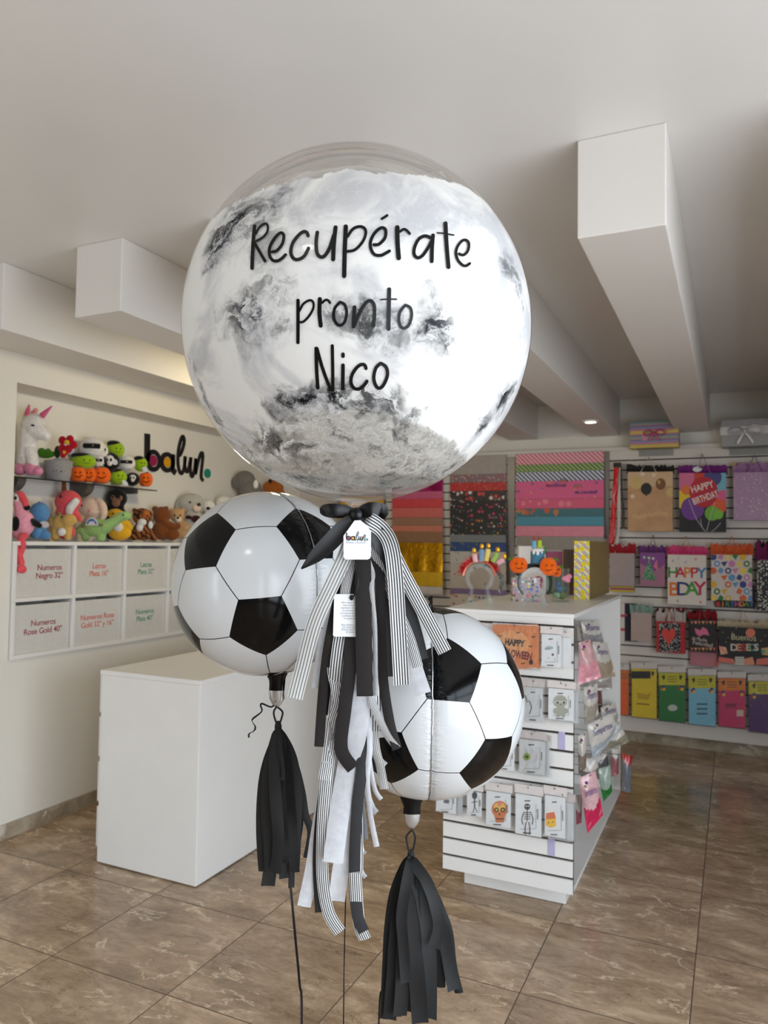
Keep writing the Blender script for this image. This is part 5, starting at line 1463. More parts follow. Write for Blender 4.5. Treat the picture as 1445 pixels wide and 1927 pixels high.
def dB(f):
    K = C(24, 22, 24)
    f.rect(1278, 890, 1306, 925, C(214, 110, 150)); f.rect(1306, 890, 1340, 912, C(206, 66, 44)); f.rect(1336, 890, 1366, 925, C(120, 188, 206)); f.disc(1341, 898, 17, C(72, 70, 130)); f.disc(1283, 940, 17, C(230, 196, 40)); f.disc(1291, 922, 9, C(226, 120, 50))
    f.disc(1360, 940, 18, C(222, 96, 146)); f.disc(1352, 953, 15, C(226, 92, 50)); f.disc(1303, 957, 22, C(112, 58, 144)); f.disc(1340, 966, 14, C(112, 178, 50)); f.disc(1352, 968, 9, C(120, 190, 60)); f.disc(1324, 926, 27, C(190, 30, 48), 29)
    W = C(236, 228, 222); f.text('HAPPY', 1321, 917, 13, W, 40, .28, .001); f.text('BIRTHDAY', 1327, 937, 13, W, 46, .35, .001)
    for a, b in (((1296, 940), (1325, 998)), ((1318, 976), (1328, 1000)), ((1345, 945), (1330, 999)), ((1356, 984), (1338, 1000))): f.line([a, ((a[0] + b[0]) / 2 - 2, (a[1] + b[1]) / 2 + 4), b], .9, C(206, 196, 206))
r = gift_bag('gift bag with big red balloon lettered Happy Birthday, purple tissue on top', (1278, 890, 1366, 1001), YF1, .07, C(24, 22, 24), [(118, 26, 124)], 872, ((1311, 890), (1321, 855), (1337, 891)), C(150, 110, 150), dB)
MB().ell((ONY(1312, 883, YF1 - .006) - r.location), (.034, .0015, .022), seg=18, ring=8).build('price_tag', M_CARD, r, True)
gift_bag('lilac gift bag covered with small gold dots, cut by the picture edge', (1380, 888, 1462, 979), YF1, .07, dots('lilac_gold', (172, 138, 172), [(222, 196, 150), (236, 214, 170)], 62, .26, .35, .6), [(172, 128, 176), (206, 170, 120)], 868, ((1403, 888), (1420, 858), (1434, 888)), C(120, 60, 120))
# row 2
gift_bag('plain mauve grey gift bag with red and white tissue, beside the red ribbon', (1147, 1041, 1194, 1103), YF1, .06, C(164, 148, 146), [(170, 24, 40), (214, 206, 200)], 1020, None, draw=lambda f: None)
gift_bag('yellow, red and violet gift bag end showing below the plain mauve bag', (1148, 1103.5, 1193, 1114), YF1 + .02, .05, hstripe('ends', (196, 170, 40), (150, 60, 90), 30), None)
def dE(f):
    f.poly([(1204, 1040), (1251, 1040), (1251, 1062), (1232, 1075), (1204, 1060)], C(130, 70, 140)); f.poly([(1221, 1053), (1208, 1090), (1234, 1092)], dots('hat', (50, 130, 84), [(220, 226, 214)], 110, .3)); f.poly([(1236, 1052), (1229, 1066), (1238, 1074)], C(216, 120, 140))
    for x, y, c in ((1212, 1049, (150, 206, 214)), (1221, 1050, (190, 220, 150)), (1229, 1051, (226, 200, 214))): f.disc(x, y, 2.6, C(*c))
gift_bag('purple and mauve gift bag printed with a green dotted party hat', (1204, 1040, 1251, 1103), YF1, .06, C(164, 112, 136), [(116, 60, 134)], 1024, ((1219, 1042), (1229, 1008), (1236, 1040)), C(120, 80, 60), dE)
def dF(f):
    for ch, x, c in zip('HAPPY', (1266, 1280, 1293, 1306, 1320), ((58, 128, 44), (196, 36, 76), (222, 128, 40), (200, 40, 60), (52, 124, 180))): f.text(ch, x, 1078 + (x - 1266) * .02, 20, C(*c), bold=.002)
    f.flush('lettering')
    for ch, x, c in zip('BDAY', (1268, 1286, 1302, 1317), ((222, 116, 30), (38, 48, 110), (70, 150, 50), (196, 30, 80))): f.text(ch, x, 1110 - (x - 1268) * .03, 26, C(*c), bold=.0025)
    f.flush('lettering')
    for x, y, c in ((1266, 1055, (140, 140, 150)), (1309, 1052, (220, 100, 120)), (1290, 1058, (170, 170, 180)), (1276, 1050, (200, 190, 180)), (1275, 1131, (90, 150, 60)), (1318, 1133, (200, 90, 90))):
        for a in (0, 1.05, 2.1): f.line([(x - 3 * math.cos(a), y - 3 * math.sin(a)), (x + 3 * math.cos(a), y + 3 * math.sin(a))], .7, C(*c))
        f.flush('star')
gift_bag('white gift bag lettered Happy Bday in big coloured letters, pink tissue on top', (1256, 1044, 1329, 1138), YF1 - .01, .07, C(222, 214, 206), [(226, 70, 130), (222, 170, 160)], 1024, ((1283, 1030), (1291, 1010), (1298, 1030)), C(190, 150, 90), dF)
def dG(f):
    rr = random.Random(5); cs = [(52, 62, 130), (46, 120, 50), (216, 100, 50), (206, 130, 180), (222, 176, 40), (100, 150, 200), (238, 206, 90), (216, 204, 200)]
    for i in range(6):
        for j in range(7):
            x = 1342 + i * 14 + (j % 2) * 7; y = 1048 + j * 13; c = C(*cs[(i * 3 + j * 5) % 8]); k = (i + 2 * j) % 4
            if k == 0: f.disc(x, y, 6.5, c)
            elif k == 1: f.poly([(x - 6, y + 2), (x - 1, y - 7), (x + 6, y - 2), (x + 2, y + 6)], c)
            elif k == 2: f.disc(x, y, 6, c); f.disc(x, y, 3, C(214, 206, 200))
            else: f.poly([(x - 7, y - 3), (x + 6, y - 5), (x, y + 6)], c)
gift_bag('gift bag covered with colourful geometric shapes, orange tissue on top', (1338, 1044, 1415, 1130), YF1 - .01, .07, C(212, 204, 198), [(222, 96, 50), (224, 140, 110)], 1020, ((1369, 1030), (1377, 1010), (1385, 1030)), C(200, 110, 70), dG)
def dG2(f):
    for i, ch in enumerate('BIRTHDAY'): f.text(ch, 1351 + i * 9, 1137, 9, C(*((216, 60, 60), (230, 130, 50), (70, 150, 90), (80, 120, 190), (220, 90, 140), (230, 150, 60), (90, 150, 70), (70, 130, 190))[i]), bold=.002)
gift_bag('dark gift bag end lettered Birthday below the geometric bag', (1346, 1100, 1420, 1144), YF1 + .07, .03, C(30, 26, 34), None, draw=dG2)
gift_bag('black gift bag with white polka dots at the right picture edge', (1424, 1054, 1476, 1150), YF1, .06, dots('polka', (22, 20, 20), [(226, 220, 210)], 58, .36), [(120, 24, 84), (24, 22, 22)], 1012, None)
# row 3
gift_bag('thin white and red packet at the left end of the third row, beside the display', (1164, 1136, 1175, 1208), YF1, .03, hstripe('whitered', (212, 204, 200), (196, 60, 50), 9, .8), None, cat='packet', name='paper_packet')
gift_bag('navy gift bag half behind the plain rose grey bag', (1175, 1136, 1200, 1207), YF1 + .06, .03, dots('navyb', (42, 40, 58), [(200, 90, 120), (42, 40, 58), (42, 40, 58)], 22, .3), None)
gift_bag('plain rose grey gift bag with mint tissue, hung above the yellow packet', (1187, 1153, 1226, 1207), YF1, .055, C(178, 158, 152), [(150, 186, 176)], 1134, ((1196, 1156), (1204, 1121), (1212, 1155)))
def heart(cx, cy, w, h):
    out = []
    for i in range(28):
        t = 2 * math.pi * i / 28; out.append((cx + w * 16 * math.sin(t) ** 3 / 17, cy - h * (13 * math.cos(t) - 5 * math.cos(2 * t) - 2 * math.cos(3 * t) - math.cos(4 * t)) / 15))
    return out
def dJ(f):
    f.rect(1240, 1172, 1280, 1227, dots('script', (26, 22, 22), [(224, 218, 212), (26, 22, 22), (224, 218, 212)], 90, .36))
    for p in [heart(1258, 1196, 14, 17)]:
        n = len(p); f.k += 1
        for i in range(n): f.k -= 1; f.poly([(1258, 1198), p[i], p[(i + 1) % n]], C(212, 64, 58))
    f.k += 2
gift_bag('red gift bag with black and white script and a red heart', (1235, 1170, 1289, 1229), YF1, .055, C(180, 24, 40), [(206, 196, 190), (30, 26, 26), (160, 20, 36)], 1142, ((1253, 1168), (1260, 1143), (1265, 1168)), C(190, 40, 50), dJ)
def dK(f):
    for i in range(7):
        for y, s_ in ((1172, 3), (1222, 3)): f.poly([(1299 + i * 7, y - s_), (1305 + i * 7, y - s_), (1302 + i * 7, y + s_)], C(*((214, 110, 60), (206, 170, 130))[i % 2]))
    f.poly([(1307, 1182), (1318, 1186), (1322, 1180), (1330, 1184), (1335, 1196), (1324, 1194), (1316, 1198), (1309, 1192)], C(216, 110, 150))
    W = C(220, 206, 200); f.text('de Mucha', 1316, 1203, 7, W, 26, -.1); f.text('Felicidad', 1322, 1212, 7.5, W, 34, -.1)
gift_bag('black gift bag with a pink blot and small orange triangles along its edges', (1296, 1166, 1347, 1227), YF1, .055, C(28, 24, 24), [(150, 24, 34), (30, 26, 26)], 1146, ((1313, 1172), (1320, 1145), (1331, 1172)), C(150, 90, 90), dK)
gift_bag('dusty pink gift bag with coloured foot sticking out below the black pink-blot bag', (1298, 1200, 1351, 1254), YF1 + .06, .04, dots('pinkfoot', (186, 120, 130), [(206, 90, 90), (186, 120, 130), (186, 120, 130), (210, 150, 90)], 12, .3), None)
def dL(f):
    f.text('Buenos', 1399, 1200, 12, C(206, 200, 160), 42); 
    for ch, x, c in zip('DESEOS', (1381, 1390, 1399, 1408, 1416, 1423), ((206, 200, 190), (216, 150, 120), (190, 60, 70), (206, 190, 150), (90, 150, 130), (206, 200, 190))): f.text(ch, x, 1219, 13, C(*c), bold=.002)
    f.flush('lettering'); f.disc(1412, 1191, 9, C(222, 124, 100), 8.5); f.flush('balloon_print'); f.poly([(1352, 1236), (1380, 1240), (1383, 1249), (1352, 1246)], C(216, 116, 100)); f.rect(1383, 1236, 1400, 1251, C(216, 210, 200)); f.poly([(1400, 1240), (1416, 1236), (1420, 1251), (1400, 1251)], C(222, 150, 120)); f.poly([(1424, 1240), (1460, 1236), (1460, 1251), (1422, 1251)], C(216, 116, 100))
    for i in range(3): f.line([(1383, 1239 + i * 4), (1400, 1239 + i * 4)], 1, C(40, 36, 36))
    f.poly([(1353, 1216), (1366, 1218), (1369, 1230), (1356, 1232)], C(226, 176, 150)); f.line([(1355, 1218), (1367, 1230)], 2, C(222, 110, 70)); f.poly([(1432, 1220), (1448, 1218), (1448, 1234), (1434, 1232)], C(206, 170, 110)); f.disc(1436, 1226, 4, C(80, 160, 140))
    f.flush('presents_print')
    for x, y in ((1360, 1190), (1370, 1200), (1440, 1196), (1366, 1208), (1378, 1190), (1432, 1206)): f.disc(x, y, 1, C(180, 150, 90))
gift_bag('wide black gift bag lettered Buenos Deseos with salmon presents along the bottom', (1352, 1182, 1462, 1251), YF1, .07, C(26, 24, 26), [(206, 190, 160)], 1164, ((1385, 1184), (1397, 1149), (1415, 1182)), C(190, 160, 140), dL)
# row 4: packs of tissue paper in clear sleeves
def tissue_pack(col, word, rc, label_c, extra=None, split=.22):
    x0, y0, x1, y1 = rc; Yf = YF1 + .03; hx = (x0 + x1) / 2
    a, b_ = ONY(x0, (y0 + y1) / 2, Yf), ONY(x1, (y0 + y1) / 2, Yf); zt, zb = ONY(hx, y0, Yf).z, ONY(hx, y1, Yf).z
    r = empty('tissue_pack', ((a.x + b_.x) / 2, Yf, zb), word, 'paper pack', 'tissue paper packs in the lowest row')
    ys = y0 + (y1 - y0) * .12
    bo = bevel(MB().box((a.x + .006, Yf + .002, zb), (b_.x - .006, Yf + .022, ONY(hx, ys, Yf).z)).build('tissue_sheets', col, r, world=True), .004, 3)
    f = Face(r, Yf + .0015, (x0 + 1.5, y0, x1 - 1.5, y1)); yl = y0 + (y1 - y0) * (split + .12)
    f.rect(x0 + 1.5, ys, x1 - 1.5, yl, label_c)
    dk = C(60, 52, 20)
    for q in (.3, .5, .7): f.line([(hx - 9, ys + (yl - ys) * q), (hx + 9, ys + (yl - ys) * q)], 1.2, dk)
    for sx in (-1, 1): f.poly([(hx + sx * 14, ys + 3), (hx + sx * 20, ys + 6), (hx + sx * 16, ys + 14), (hx + sx * 13, ys + 9)], dk)
    if extra: extra(f, hx)
    f.done('label', bo)
    mb = MB(); mb.box((a.x, Yf - .004, zb - .004), (b_.x, Yf + .026, zt)); slv = mb.build('clear_sleeve', M_CLR, r, world=True)
    f = Face(r, Yf - .0045, (x0, y0, x1, y1)); f.rect(x0, y0, x1, ys - 1, C(206, 200, 196)); f.done('header', slv)
    hook(r, ONY(hx, y0 + 3, Yf - .01), Yf)
def balls(f, hx):
    for sx in (-1, 1):
        for dx, dy, c in ((0, 0, (200, 40, 40)), (3, -3, (40, 60, 130)), (4, 2, (230, 190, 40))): f.disc(hx + sx * 17 + dx - 2, f.rc[1] + 41 + dy, 3, C(*c))
def balls_note(f, hx): balls(f, hx); f.disc(hx + 1, f.rc[1] + 78, 9, C(200, 206, 196), 6)
def lines_(f, hx):
    balls(f, hx)
    for q in range(3): f.line([(hx - 10, f.rc[1] + 66 + q * 9), (hx + 10, f.rc[1] + 66 + q * 9)], 3, C(50, 90, 106))
def pink_x(f, hx): balls(f, hx); f.rect(hx + 9, f.rc[1] + 72, hx + 22, f.rc[1] + 84, C(216, 190, 170)); f.rect(hx - 12, f.rc[1] + 60, hx + 8, f.rc[1] + 68, C(150, 16, 70))
def yel_x(f, hx): f.rect(f.rc[0], f.rc[1] + 16, hx + 12, f.rc[1] + 30, C(26, 24, 22)); f.poly([(hx - 14, f.rc[1] + 56), (hx + 6, f.rc[1] + 60), (hx + 14, f.rc[1] + 54), (hx + 8, f.rc[1] + 70), (hx - 12, f.rc[1] + 68)], C(196, 162, 20)); f.line([(hx - 14, f.rc[1] + 77), (hx + 10, f.rc[1] + 79)], 2, C(90, 76, 10))
LBL = C(206, 196, 30); 
tissue_pack(mat('tp_orange', (232, 104, 20), .5), 'orange tissue paper pack, leftmost, half behind the white display', (1160, 1250, 1184, 1346), C(226, 120, 30))
tissue_pack(mat('tp_yellow', (226, 200, 26), .5), 'yellow tissue paper pack with a black bar across its top', (1187, 1247, 1237, 1351), C(226, 200, 40), yel_x)
tissue_pack(mat('tp_green', (20, 122, 50), .5), 'green tissue paper pack between the yellow and light blue packs', (1238, 1254, 1291, 1358), LBL, balls_note)
tissue_pack(mat('tp_sky', (130, 194, 214), .5), 'light blue tissue paper pack', (1294, 1259, 1348, 1365), LBL, lines_)
tissue_pack(mat('tp_pink', (206, 24, 100), .5), 'crimson pink tissue paper pack with an orange label', (1350, 1264, 1404, 1369), C(226, 130, 30), pink_x)
tissue_pack(mat('tp_purple', (78, 20, 104), .5), 'purple tissue paper pack at the right picture edge', (1407, 1269, 1462, 1379), LBL, balls)
# row 0: gift boxes resting on acrylic brackets
def gift_box(rc, Yf, d, m, label, draw):
    x0, y0, x1, y1 = rc; a, b_ = ONY(x0, (y0 + y1) / 2, Yf), ONY(x1, (y0 + y1) / 2, Yf); zt, zb = ONY((x0 + x1) / 2, y0, Yf).z, ONY((x0 + x1) / 2, y1, Yf).z
    r = empty('gift_box', ((a.x + b_.x) / 2, Yf + d / 2, zb), label, 'gift box', 'gift boxes above the slat wall')
    bevel(MB().box((a.x, Yf, zb), (b_.x, Yf + d, zt - .06)).build('box', m, r, world=True), .002)
    bevel(MB().box((a.x - .004, Yf - .004, zt - .062), (b_.x + .004, Yf + d + .002, zt)).build('lid', m, r, world=True), .002)
    draw(r, Yf)
    k = empty('shelf_bracket', ((a.x + b_.x) / 2, Yf, zb), 'clear bracket carrying ' + label.split(' with')[0], 'bracket', 'clear brackets under the gift boxes')
    MB().box((a.x + .05, Yf + .01, zb - .006), (b_.x - .05, YS, zb - .001)).box((a.x + .05, YS - .006, zb - .05), (b_.x - .05, YS, zb - .006)).build('plate', M_ACR, k, world=True)
def pastel(name):
    t = NT(name); s = t.n('SeparateXYZ'); t.set(s.inputs[0], t.obj())
    v = t.math('FRACT', t.math('MULTIPLY', s.outputs[2], 9.0))
    cs = [(214, 186, 96), (196, 178, 88), (196, 120, 150), (130, 150, 178), (150, 110, 150), (170, 160, 140), (120, 150, 160), (170, 110, 140)]
    t.set(t.p.inputs['Base Color'], t.ramp(v, [(i / 8, srgb(c)) for i, c in enumerate(cs)], 'CONSTANT')); t.p.inputs['Roughness'].default_value = .5
    return t.m
def bow_at(r, px, py, Yf, s_, m, tails=None):
    o = ONY(px, py, Yf - .012) - r.location
    for sg in (-1, 1):
        pts = [(o.x, o.y, o.z), (o.x + sg * .5 * s_, o.y - .015, o.z + .30 * s_), (o.x + sg * s_, o.y - .02, o.z + .12 * s_), (o.x + sg * .9 * s_, o.y - .01, o.z - .2 * s_), (o.x + sg * .4 * s_, o.y - .006, o.z - .1 * s_), (o.x, o.y, o.z)]
        MB().ribbon(pts, .28 * s_, (0, -1, 0), twist=.9, n=6).build('bow_loop', m, r, True, fix=False)
        pts = [(o.x, o.y - .005, o.z), (o.x + sg * .25 * s_, o.y - .012, o.z - .4 * s_), (o.x + sg * .5 * s_, o.y - .008, o.z - .85 * s_)]
        MB().ribbon(pts, .2 * s_, (0, -1, 0), n=6, cup=.004).build('bow_tail', m, r, True, fix=False)
    MB().ell((o.x, o.y - .012, o.z), (.16 * s_, .02, .16 * s_)).build('bow_knot', m, r, True)
def g1(r, Yf): bow_at(r, 1231, 815, Yf, .075, mat('rose_satin', (196, 96, 136), .35)); MB().box((ONY(1208, 826, Yf).x, Yf - .004, ONY(1208, 829, Yf).z), (ONY(1218, 826, Yf).x, Yf - .0055, ONY(1208, 817, Yf).z)).build('name_tag', mat('rose_card', (206, 140, 170), .5), r, world=True)
gift_box((1185, 793, 1277, 842), YS - .17, .15, pastel('pastel_stripes'), 'flat pastel striped gift box with a pink bow under the beams', g1)
def g2(r, Yf):
    a, b_ = ONY(1357, 812, Yf), ONY(1462, 812, Yf); sil = mat('silver_satin', (206, 204, 206), .3, .2)
    MB().box((a.x - .005, Yf - .0065, a.z - .03), (b_.x + .005, Yf - .0045, a.z + .03)).build('ribbon_band', sil, r, world=True)
    bow_at(r, 1402, 811, Yf, .11, sil)
gift_box((1358, 788, 1462, 839), YS - .17, .15, mat('silver_glitter', (150, 148, 146), .4, .5, var=.3, vscale=400), 'silver glitter gift box with a silver ribbon bow at the picture edge', g2)
# hanging satin ribbons
rb = empty('ribbon_bundle', ONY(1160, 872, YS - .06), 'red and white ribbons hanging from a black clip on the slat wall', 'ribbon')
M_RED = mat('red_satin', (206, 14, 28), .25, var=.15, vscale=30)
MB().box(ONY(1154, 879, YS - .075), ONY(1169, 871, YS - .04)).build('clip', C(22, 20, 20), rb, world=True)
def hang(pts, w, m, nm, dY):
    P_ = [(*(ONY(x, y, YS - dY - .01 * math.sin(i * 1.9)) - rb.location), w, .5 * math.sin(i * 2.3)) for i, (x, y) in enumerate(pts)]
    MB().ribbon(P_, w, (0, -1, 0), n=7, cup=.004).build(nm, m, rb, True, fix=False)
hang([(1160, 880), (1158, 905), (1157, 935), (1154, 965), (1153, 990), (1150, 1024)], .042, M_RED, 'red_ribbon', .08)
hang([(1164, 880), (1164, 930), (1165, 970), (1162, 1000), (1160, 1026)], .030, C(206, 198, 190), 'white_ribbon', .06)
hang([(1168, 880), (1170, 920), (1172, 960), (1173, 995)], .018, C(60, 56, 50), 'dark_ribbon', .05)
# price strips in clear sleeves on slot edges between racks
for i, (x, y0, y1) in enumerate(((961, 860, 1100), (1141, 850, 1012))):
    a = ONY(x, (y0 + y1) / 2, YS - .012); k = .034 if i == 0 else .022
    r = empty('label_holder', (a.x, YS - .01, ONY(x, y1, YS).z), ('tall clear strip between the two right paper racks', 'tall clear strip right of the wide paper rack')[i], 'holder', 'clear strips between the paper racks')
    MB().box((a.x - k, YS - .014, ONY(x, y1, YS).z), (a.x + k, YS - .004, ONY(x, y0, YS).z)).build('sleeve', mat('smoky_plastic', (128, 120, 112), .3), r, world=True)

# ================================================================== white display stand
DX0, DX1, DY0, DY1, DZ0, DZ1 = -1.225, -.634, 3.31, 4.80, .108, 1.302
ds = empty('display_stand', ((DX0 + DX1) / 2, (DY0 + DY1) / 2, 0), 'white slatted display stand at the right with hanging packets on its front and side', 'display stand')
bevel(MB().box((DX0 - .004, DY0 - .006, DZ1 - .018), (DX1 + .004, DY1, DZ1)).build('top', M_WHITE, ds, world=True), .002)
fpn = MB(); fpn.box((DX0, DY0 + .010, DZ0), (DX1, DY0 + .026, DZ1 - .018), 1)
dz = [1.302 - .055 - .0767 * i for i in range(15)]; ed = [DZ1 - .018] + [z for z in dz if z > DZ0 + .03] + [DZ0]
for a, c in zip(ed[:-1], ed[1:]): fpn.box((DX0, DY0, c + (.0055 if c > DZ0 + .01 else 0)), (DX1, DY0 + .012, a - (.0055 if a < DZ1 - .02 else 0)), 0)
fpn.build('front_slat_panel', [M_WHITE, M_SLOT], ds, world=True)
bevel(MB().box((DX0, DY1 - .02, DZ0), (DX1, DY1, DZ1 - .018)).build('end_panel', M_WHITE, ds, world=True), .001)
MB().box((-.945, DY0 + .026, DZ0), (-.915, DY1 - .02, DZ1 - .018)).build('back_panel', M_WHITE, ds, world=True)
bevel(MB().box((DX0, DY0 + .026, DZ0), (DX1, DY1 - .02, DZ0 + .02)).build('deck', M_WHITE, ds, world=True), .001)
bevel(MB().box((DX0 + .06, DY0 + .13, .002), (DX1 - .055, DY1 - .06, DZ0)).build('plinth', M_WHITE, ds, world=True), .002)
M_LILAC = mat('lilac_strip', (176, 170, 204), .4)
for i, (x, y, l) in enumerate(((1057, 1394, 'beside the green eye packet'), (1038, 1593, 'near the foot of the display stand'))):
    p = ONY(x, y, DY0 - .002); r = empty('price_strip', p, 'small lilac price strip ' + l, 'price strip', 'lilac price strips on the display')
    MB().box((p.x - .014, DY0 - .004, p.z - .038), (p.x + .014, DY0 - .001, p.z + .038)).build('strip', M_LILAC, r, world=True)

# packets on the front
def packet(rc, label, draw, dY=0.0, tilt=0.0, n=2, hdr=.17, group='white craft packets on the display front'):
    x0, y0, x1, y1 = rc; Yf = DY0 - .045 + dY; hx = (x0 + x1) / 2; ym = (y0 + y1) / 2
    a, b_ = ONY(x0, ym, Yf), ONY(x1, ym, Yf); zt, zb = ONY(hx, y0, Yf).z, ONY(hx, y1, Yf).z; yh = y0 + (y1 - y0) * hdr
    r = empty('craft_packet', ((a.x + b_.x) / 2, Yf, zt), label, 'packet', group)
    bo = bevel(MB().box((a.x + .006, Yf + .001, zb + .006), (b_.x - .010, Yf + .003, ONY(hx, yh + 2, Yf).z)).build('card', M_CARD, r, world=True), .0006)
    MB().box((a.x + .002, Yf - .0012, ONY(hx, yh, Yf).z), (b_.x - .002, Yf - .0004, zt)).build('header', mat('packet_header', (216, 208, 204), .5), r, world=True)
    nx, nz = 7, 9; vs, fs = [], []
    for side in (0, 1):
        for j in range(nz + 1):
            for i in range(nx + 1):
                u, v = i / nx, j / nz; bul = .007 * math.sin(math.pi * u) * math.sin(math.pi * v) + R_.uniform(-.001, .001)
                vs.append((a.x + (b_.x - a.x) * u, Yf + (-.0015 - bul * .5 if side == 0 else .005 + bul), zb + (zt - zb) * v))
    for side in (0, 1):
        for j in range(nz):
            for i in range(nx):
                k = side * (nx + 1) * (nz + 1) + j * (nx + 1) + i; fs.append((k, k + 1, k + nx + 2, k + nx + 1))
    MB().add(vs, fs).build('clear_bag', M_CLR, r, True, world=True)
    if draw:
        f = Face(r, Yf + .0008, rc); draw(f, x0, y0, x1, y1); f.done(parent=bo)
    MB().tube([tuple(ONY(hx, y0 + 4, Yf) - r.location + Vector((0, DY0 + .008 - Yf, 0))), tuple(ONY(hx, y0 + 4, Yf) - r.location + Vector((0, -.012, 0))), tuple(ONY(hx, y0 + 2, Yf) - r.location + Vector((0, -.016, .004)))], .002, 7).build('hook', M_METAL, r, True)
    return r
GR, DKI = C(120, 118, 116), C(52, 50, 50)
def marks(f, x0, y0, x1, y1):
    w, h = x1 - x0, y1 - y0
    f.line([(x0 + w * .36, y0 + h * .30), (x0 + w * .55, y0 + h * .30)], 2, DKI); f.line([(x0 + w * .30, y1 - h * .08), (x0 + w * .58, y1 - h * .07)], 2, DKI)
    f.line([(x0 + w * .80, y0 + h * .46), (x0 + w * .80, y0 + h * .66)], 1.8, GR); f.line([(x0 + w * .74, y0 + h * .36), (x0 + w * .74, y1 - h * .16)], .6, GR); f.line([(x0 + w * .2, y1 - h * .15), (x0 + w * .74, y1 - h * .16)], .6, GR)
def p_mummy(f, *b):
    marks(f, *b); c = C(158, 160, 146)
    f.disc(1054, 1320, 13, c, 12); f.disc(1055, 1338, 11, c, 9); f.disc(1044, 1338, 3, c, 5); f.disc(1066, 1338, 3, c, 5); f.disc(1050, 1347, 3.5, c, 3); f.disc(1060, 1347, 3.5, c, 3)
    f.rect(1043, 1319, 1065, 1323, C(190, 190, 176)); f.disc(1049, 1322, 2, C(30, 30, 30)); f.disc(1061, 1322, 2, C(30, 30, 30)); f.line([(1053, 1326), (1057, 1326)], 1, C(50, 50, 50))
def p_cloud(f, *b): marks(f, *b); f.disc(1034, 1219, 7, C(150, 170, 178), 3); f.disc(1030, 1221, 5, C(140, 150, 160), 2); f.disc(1040, 1232, 2.4, C(90, 90, 96)); f.disc(1032, 1238, 1, GR); f.disc(1044, 1240, 1, GR)
def p_eye(f, *b): marks(f, *b); f.disc(998, 1424, 13, C(212, 210, 214), 14); f.disc(991, 1424, 7, C(140, 168, 50)); f.disc(991, 1424, 2.8, C(20, 22, 18))
def p_skull(f, *b):
    f.disc(940, 1523, 15, C(198, 116, 70), 16); f.poly([(930, 1535), (950, 1535), (948, 1548), (933, 1548)], C(198, 116, 70)); f.disc(940, 1518, 11, C(222, 176, 90), 8)
    for x in (934, 946): f.disc(x, 1524, 4.4, C(50, 36, 26)); f.disc(x, 1524, 2, C(206, 190, 80))
    f.poly([(938, 1534), (942, 1534), (940, 1529)], C(50, 36, 26)); f.line([(933, 1541), (948, 1541)], 2, C(60, 40, 30)); f.disc(940, 1513, 4, C(214, 130, 110)); marks(f, *b)
def p_skel(f, *b):
    K = C(60, 58, 58); f.disc(992, 1518, 5.5, K, 6); f.disc(990, 1517, 1.3, M_CARD); f.disc(994, 1517, 1.3, M_CARD); f.line([(992, 1524), (992, 1546)], 1.6, K)
    for q in range(4): f.line([(986, 1529 + q * 4), (998, 1529 + q * 4)], 1.4, K)
    f.line([(986, 1528), (982, 1541), (984, 1552)], 1.4, K); f.line([(998, 1528), (1003, 1541), (1001, 1552)], 1.4, K); f.line([(990, 1547), (988, 1560), (989, 1571)], 1.6, K); f.line([(995, 1547), (997, 1560), (996, 1571)], 1.6, K); marks(f, *b)
def p_candy(f, *b):
    f.poly([(1028, 1530), (1043, 1528), (1046, 1540), (1027, 1542)], C(206, 110, 70)); f.poly([(1027, 1542), (1046, 1540), (1046, 1555), (1036, 1558), (1027, 1553)], C(226, 180, 60)); f.poly([(1030, 1520), (1040, 1519), (1043, 1528), (1028, 1530)], C(226, 222, 216))
    f.disc(1032, 1548, 1.2, DKI); f.disc(1040, 1547, 1.2, DKI); marks(f, *b)
def p_ghost(f, *b): marks(f, *b); f.line([(995, 1318), (1000, 1330), (996, 1344)], 2, GR); f.line([(988, 1308), (992, 1322)], 2, GR)
def p_bug(f, *b): f.disc(840, 1508, 6, C(110, 108, 112), 4); f.line([(836, 1502), (845, 1514)], 1, DKI); marks(f, *b)
def p_small(f, *b):
    K = C(70, 66, 66); f.disc(893, 1497, 5, K, 7); f.line([(893, 1504), (893, 1518)], 2.4, K); f.line([(887, 1510), (899, 1508)], 1.4, K); f.line([(893, 1518), (890, 1528)], 1.4, K); f.line([(893, 1518), (897, 1527)], 1.4, K); marks(f, *b)
def p_none(f, *b): marks(f, *b)
orange_card = C(226, 142, 84)
def p_hall(f, x0, y0, x1, y1):
    f.rect(x0 + 1, y0 + 1, x1 - 2, y1 - 1, orange_card); K = C(44, 26, 22); f.disc(962, 1212, 34, C(234, 170, 112), 26)
    f.text('HAPPY', 968, 1210, 12, K, 38, -.05, .002); f.text('HALLOWEEN', 968, 1231, 14, C(120, 24, 30), 66, -.1, .002)
    for x, y in ((975, 1190), (998, 1216), (940, 1196), (984, 1248), (1003, 1198), (930, 1246)): f.poly([(x - 5, y - 2), (x - 1, y), (x + 1, y), (x + 5, y - 2), (x + 2, y + 2), (x - 2, y + 2)], K)
    f.disc(999, 1246, 4, K, 5)
packet((926, 1174, 1013, 1257), 'orange Halloween napkin packet lettered Happy Halloween', p_hall, -.01, n=3, hdr=.02, group='orange napkin packets on the display front')
for i in range(2):
    b_ = packet((929 + i * 3, 1176 + i * 2, 1016 + i * 3, 1259 + i), 'orange napkin packet behind the Halloween one', lambda f, *b: f.rect(b[0] + 1, b[1] + 1, b[2] - 2, b[3] - 1, orange_card), .008 * (i + 1), hdr=.02, group='orange napkin packets behind the front one')
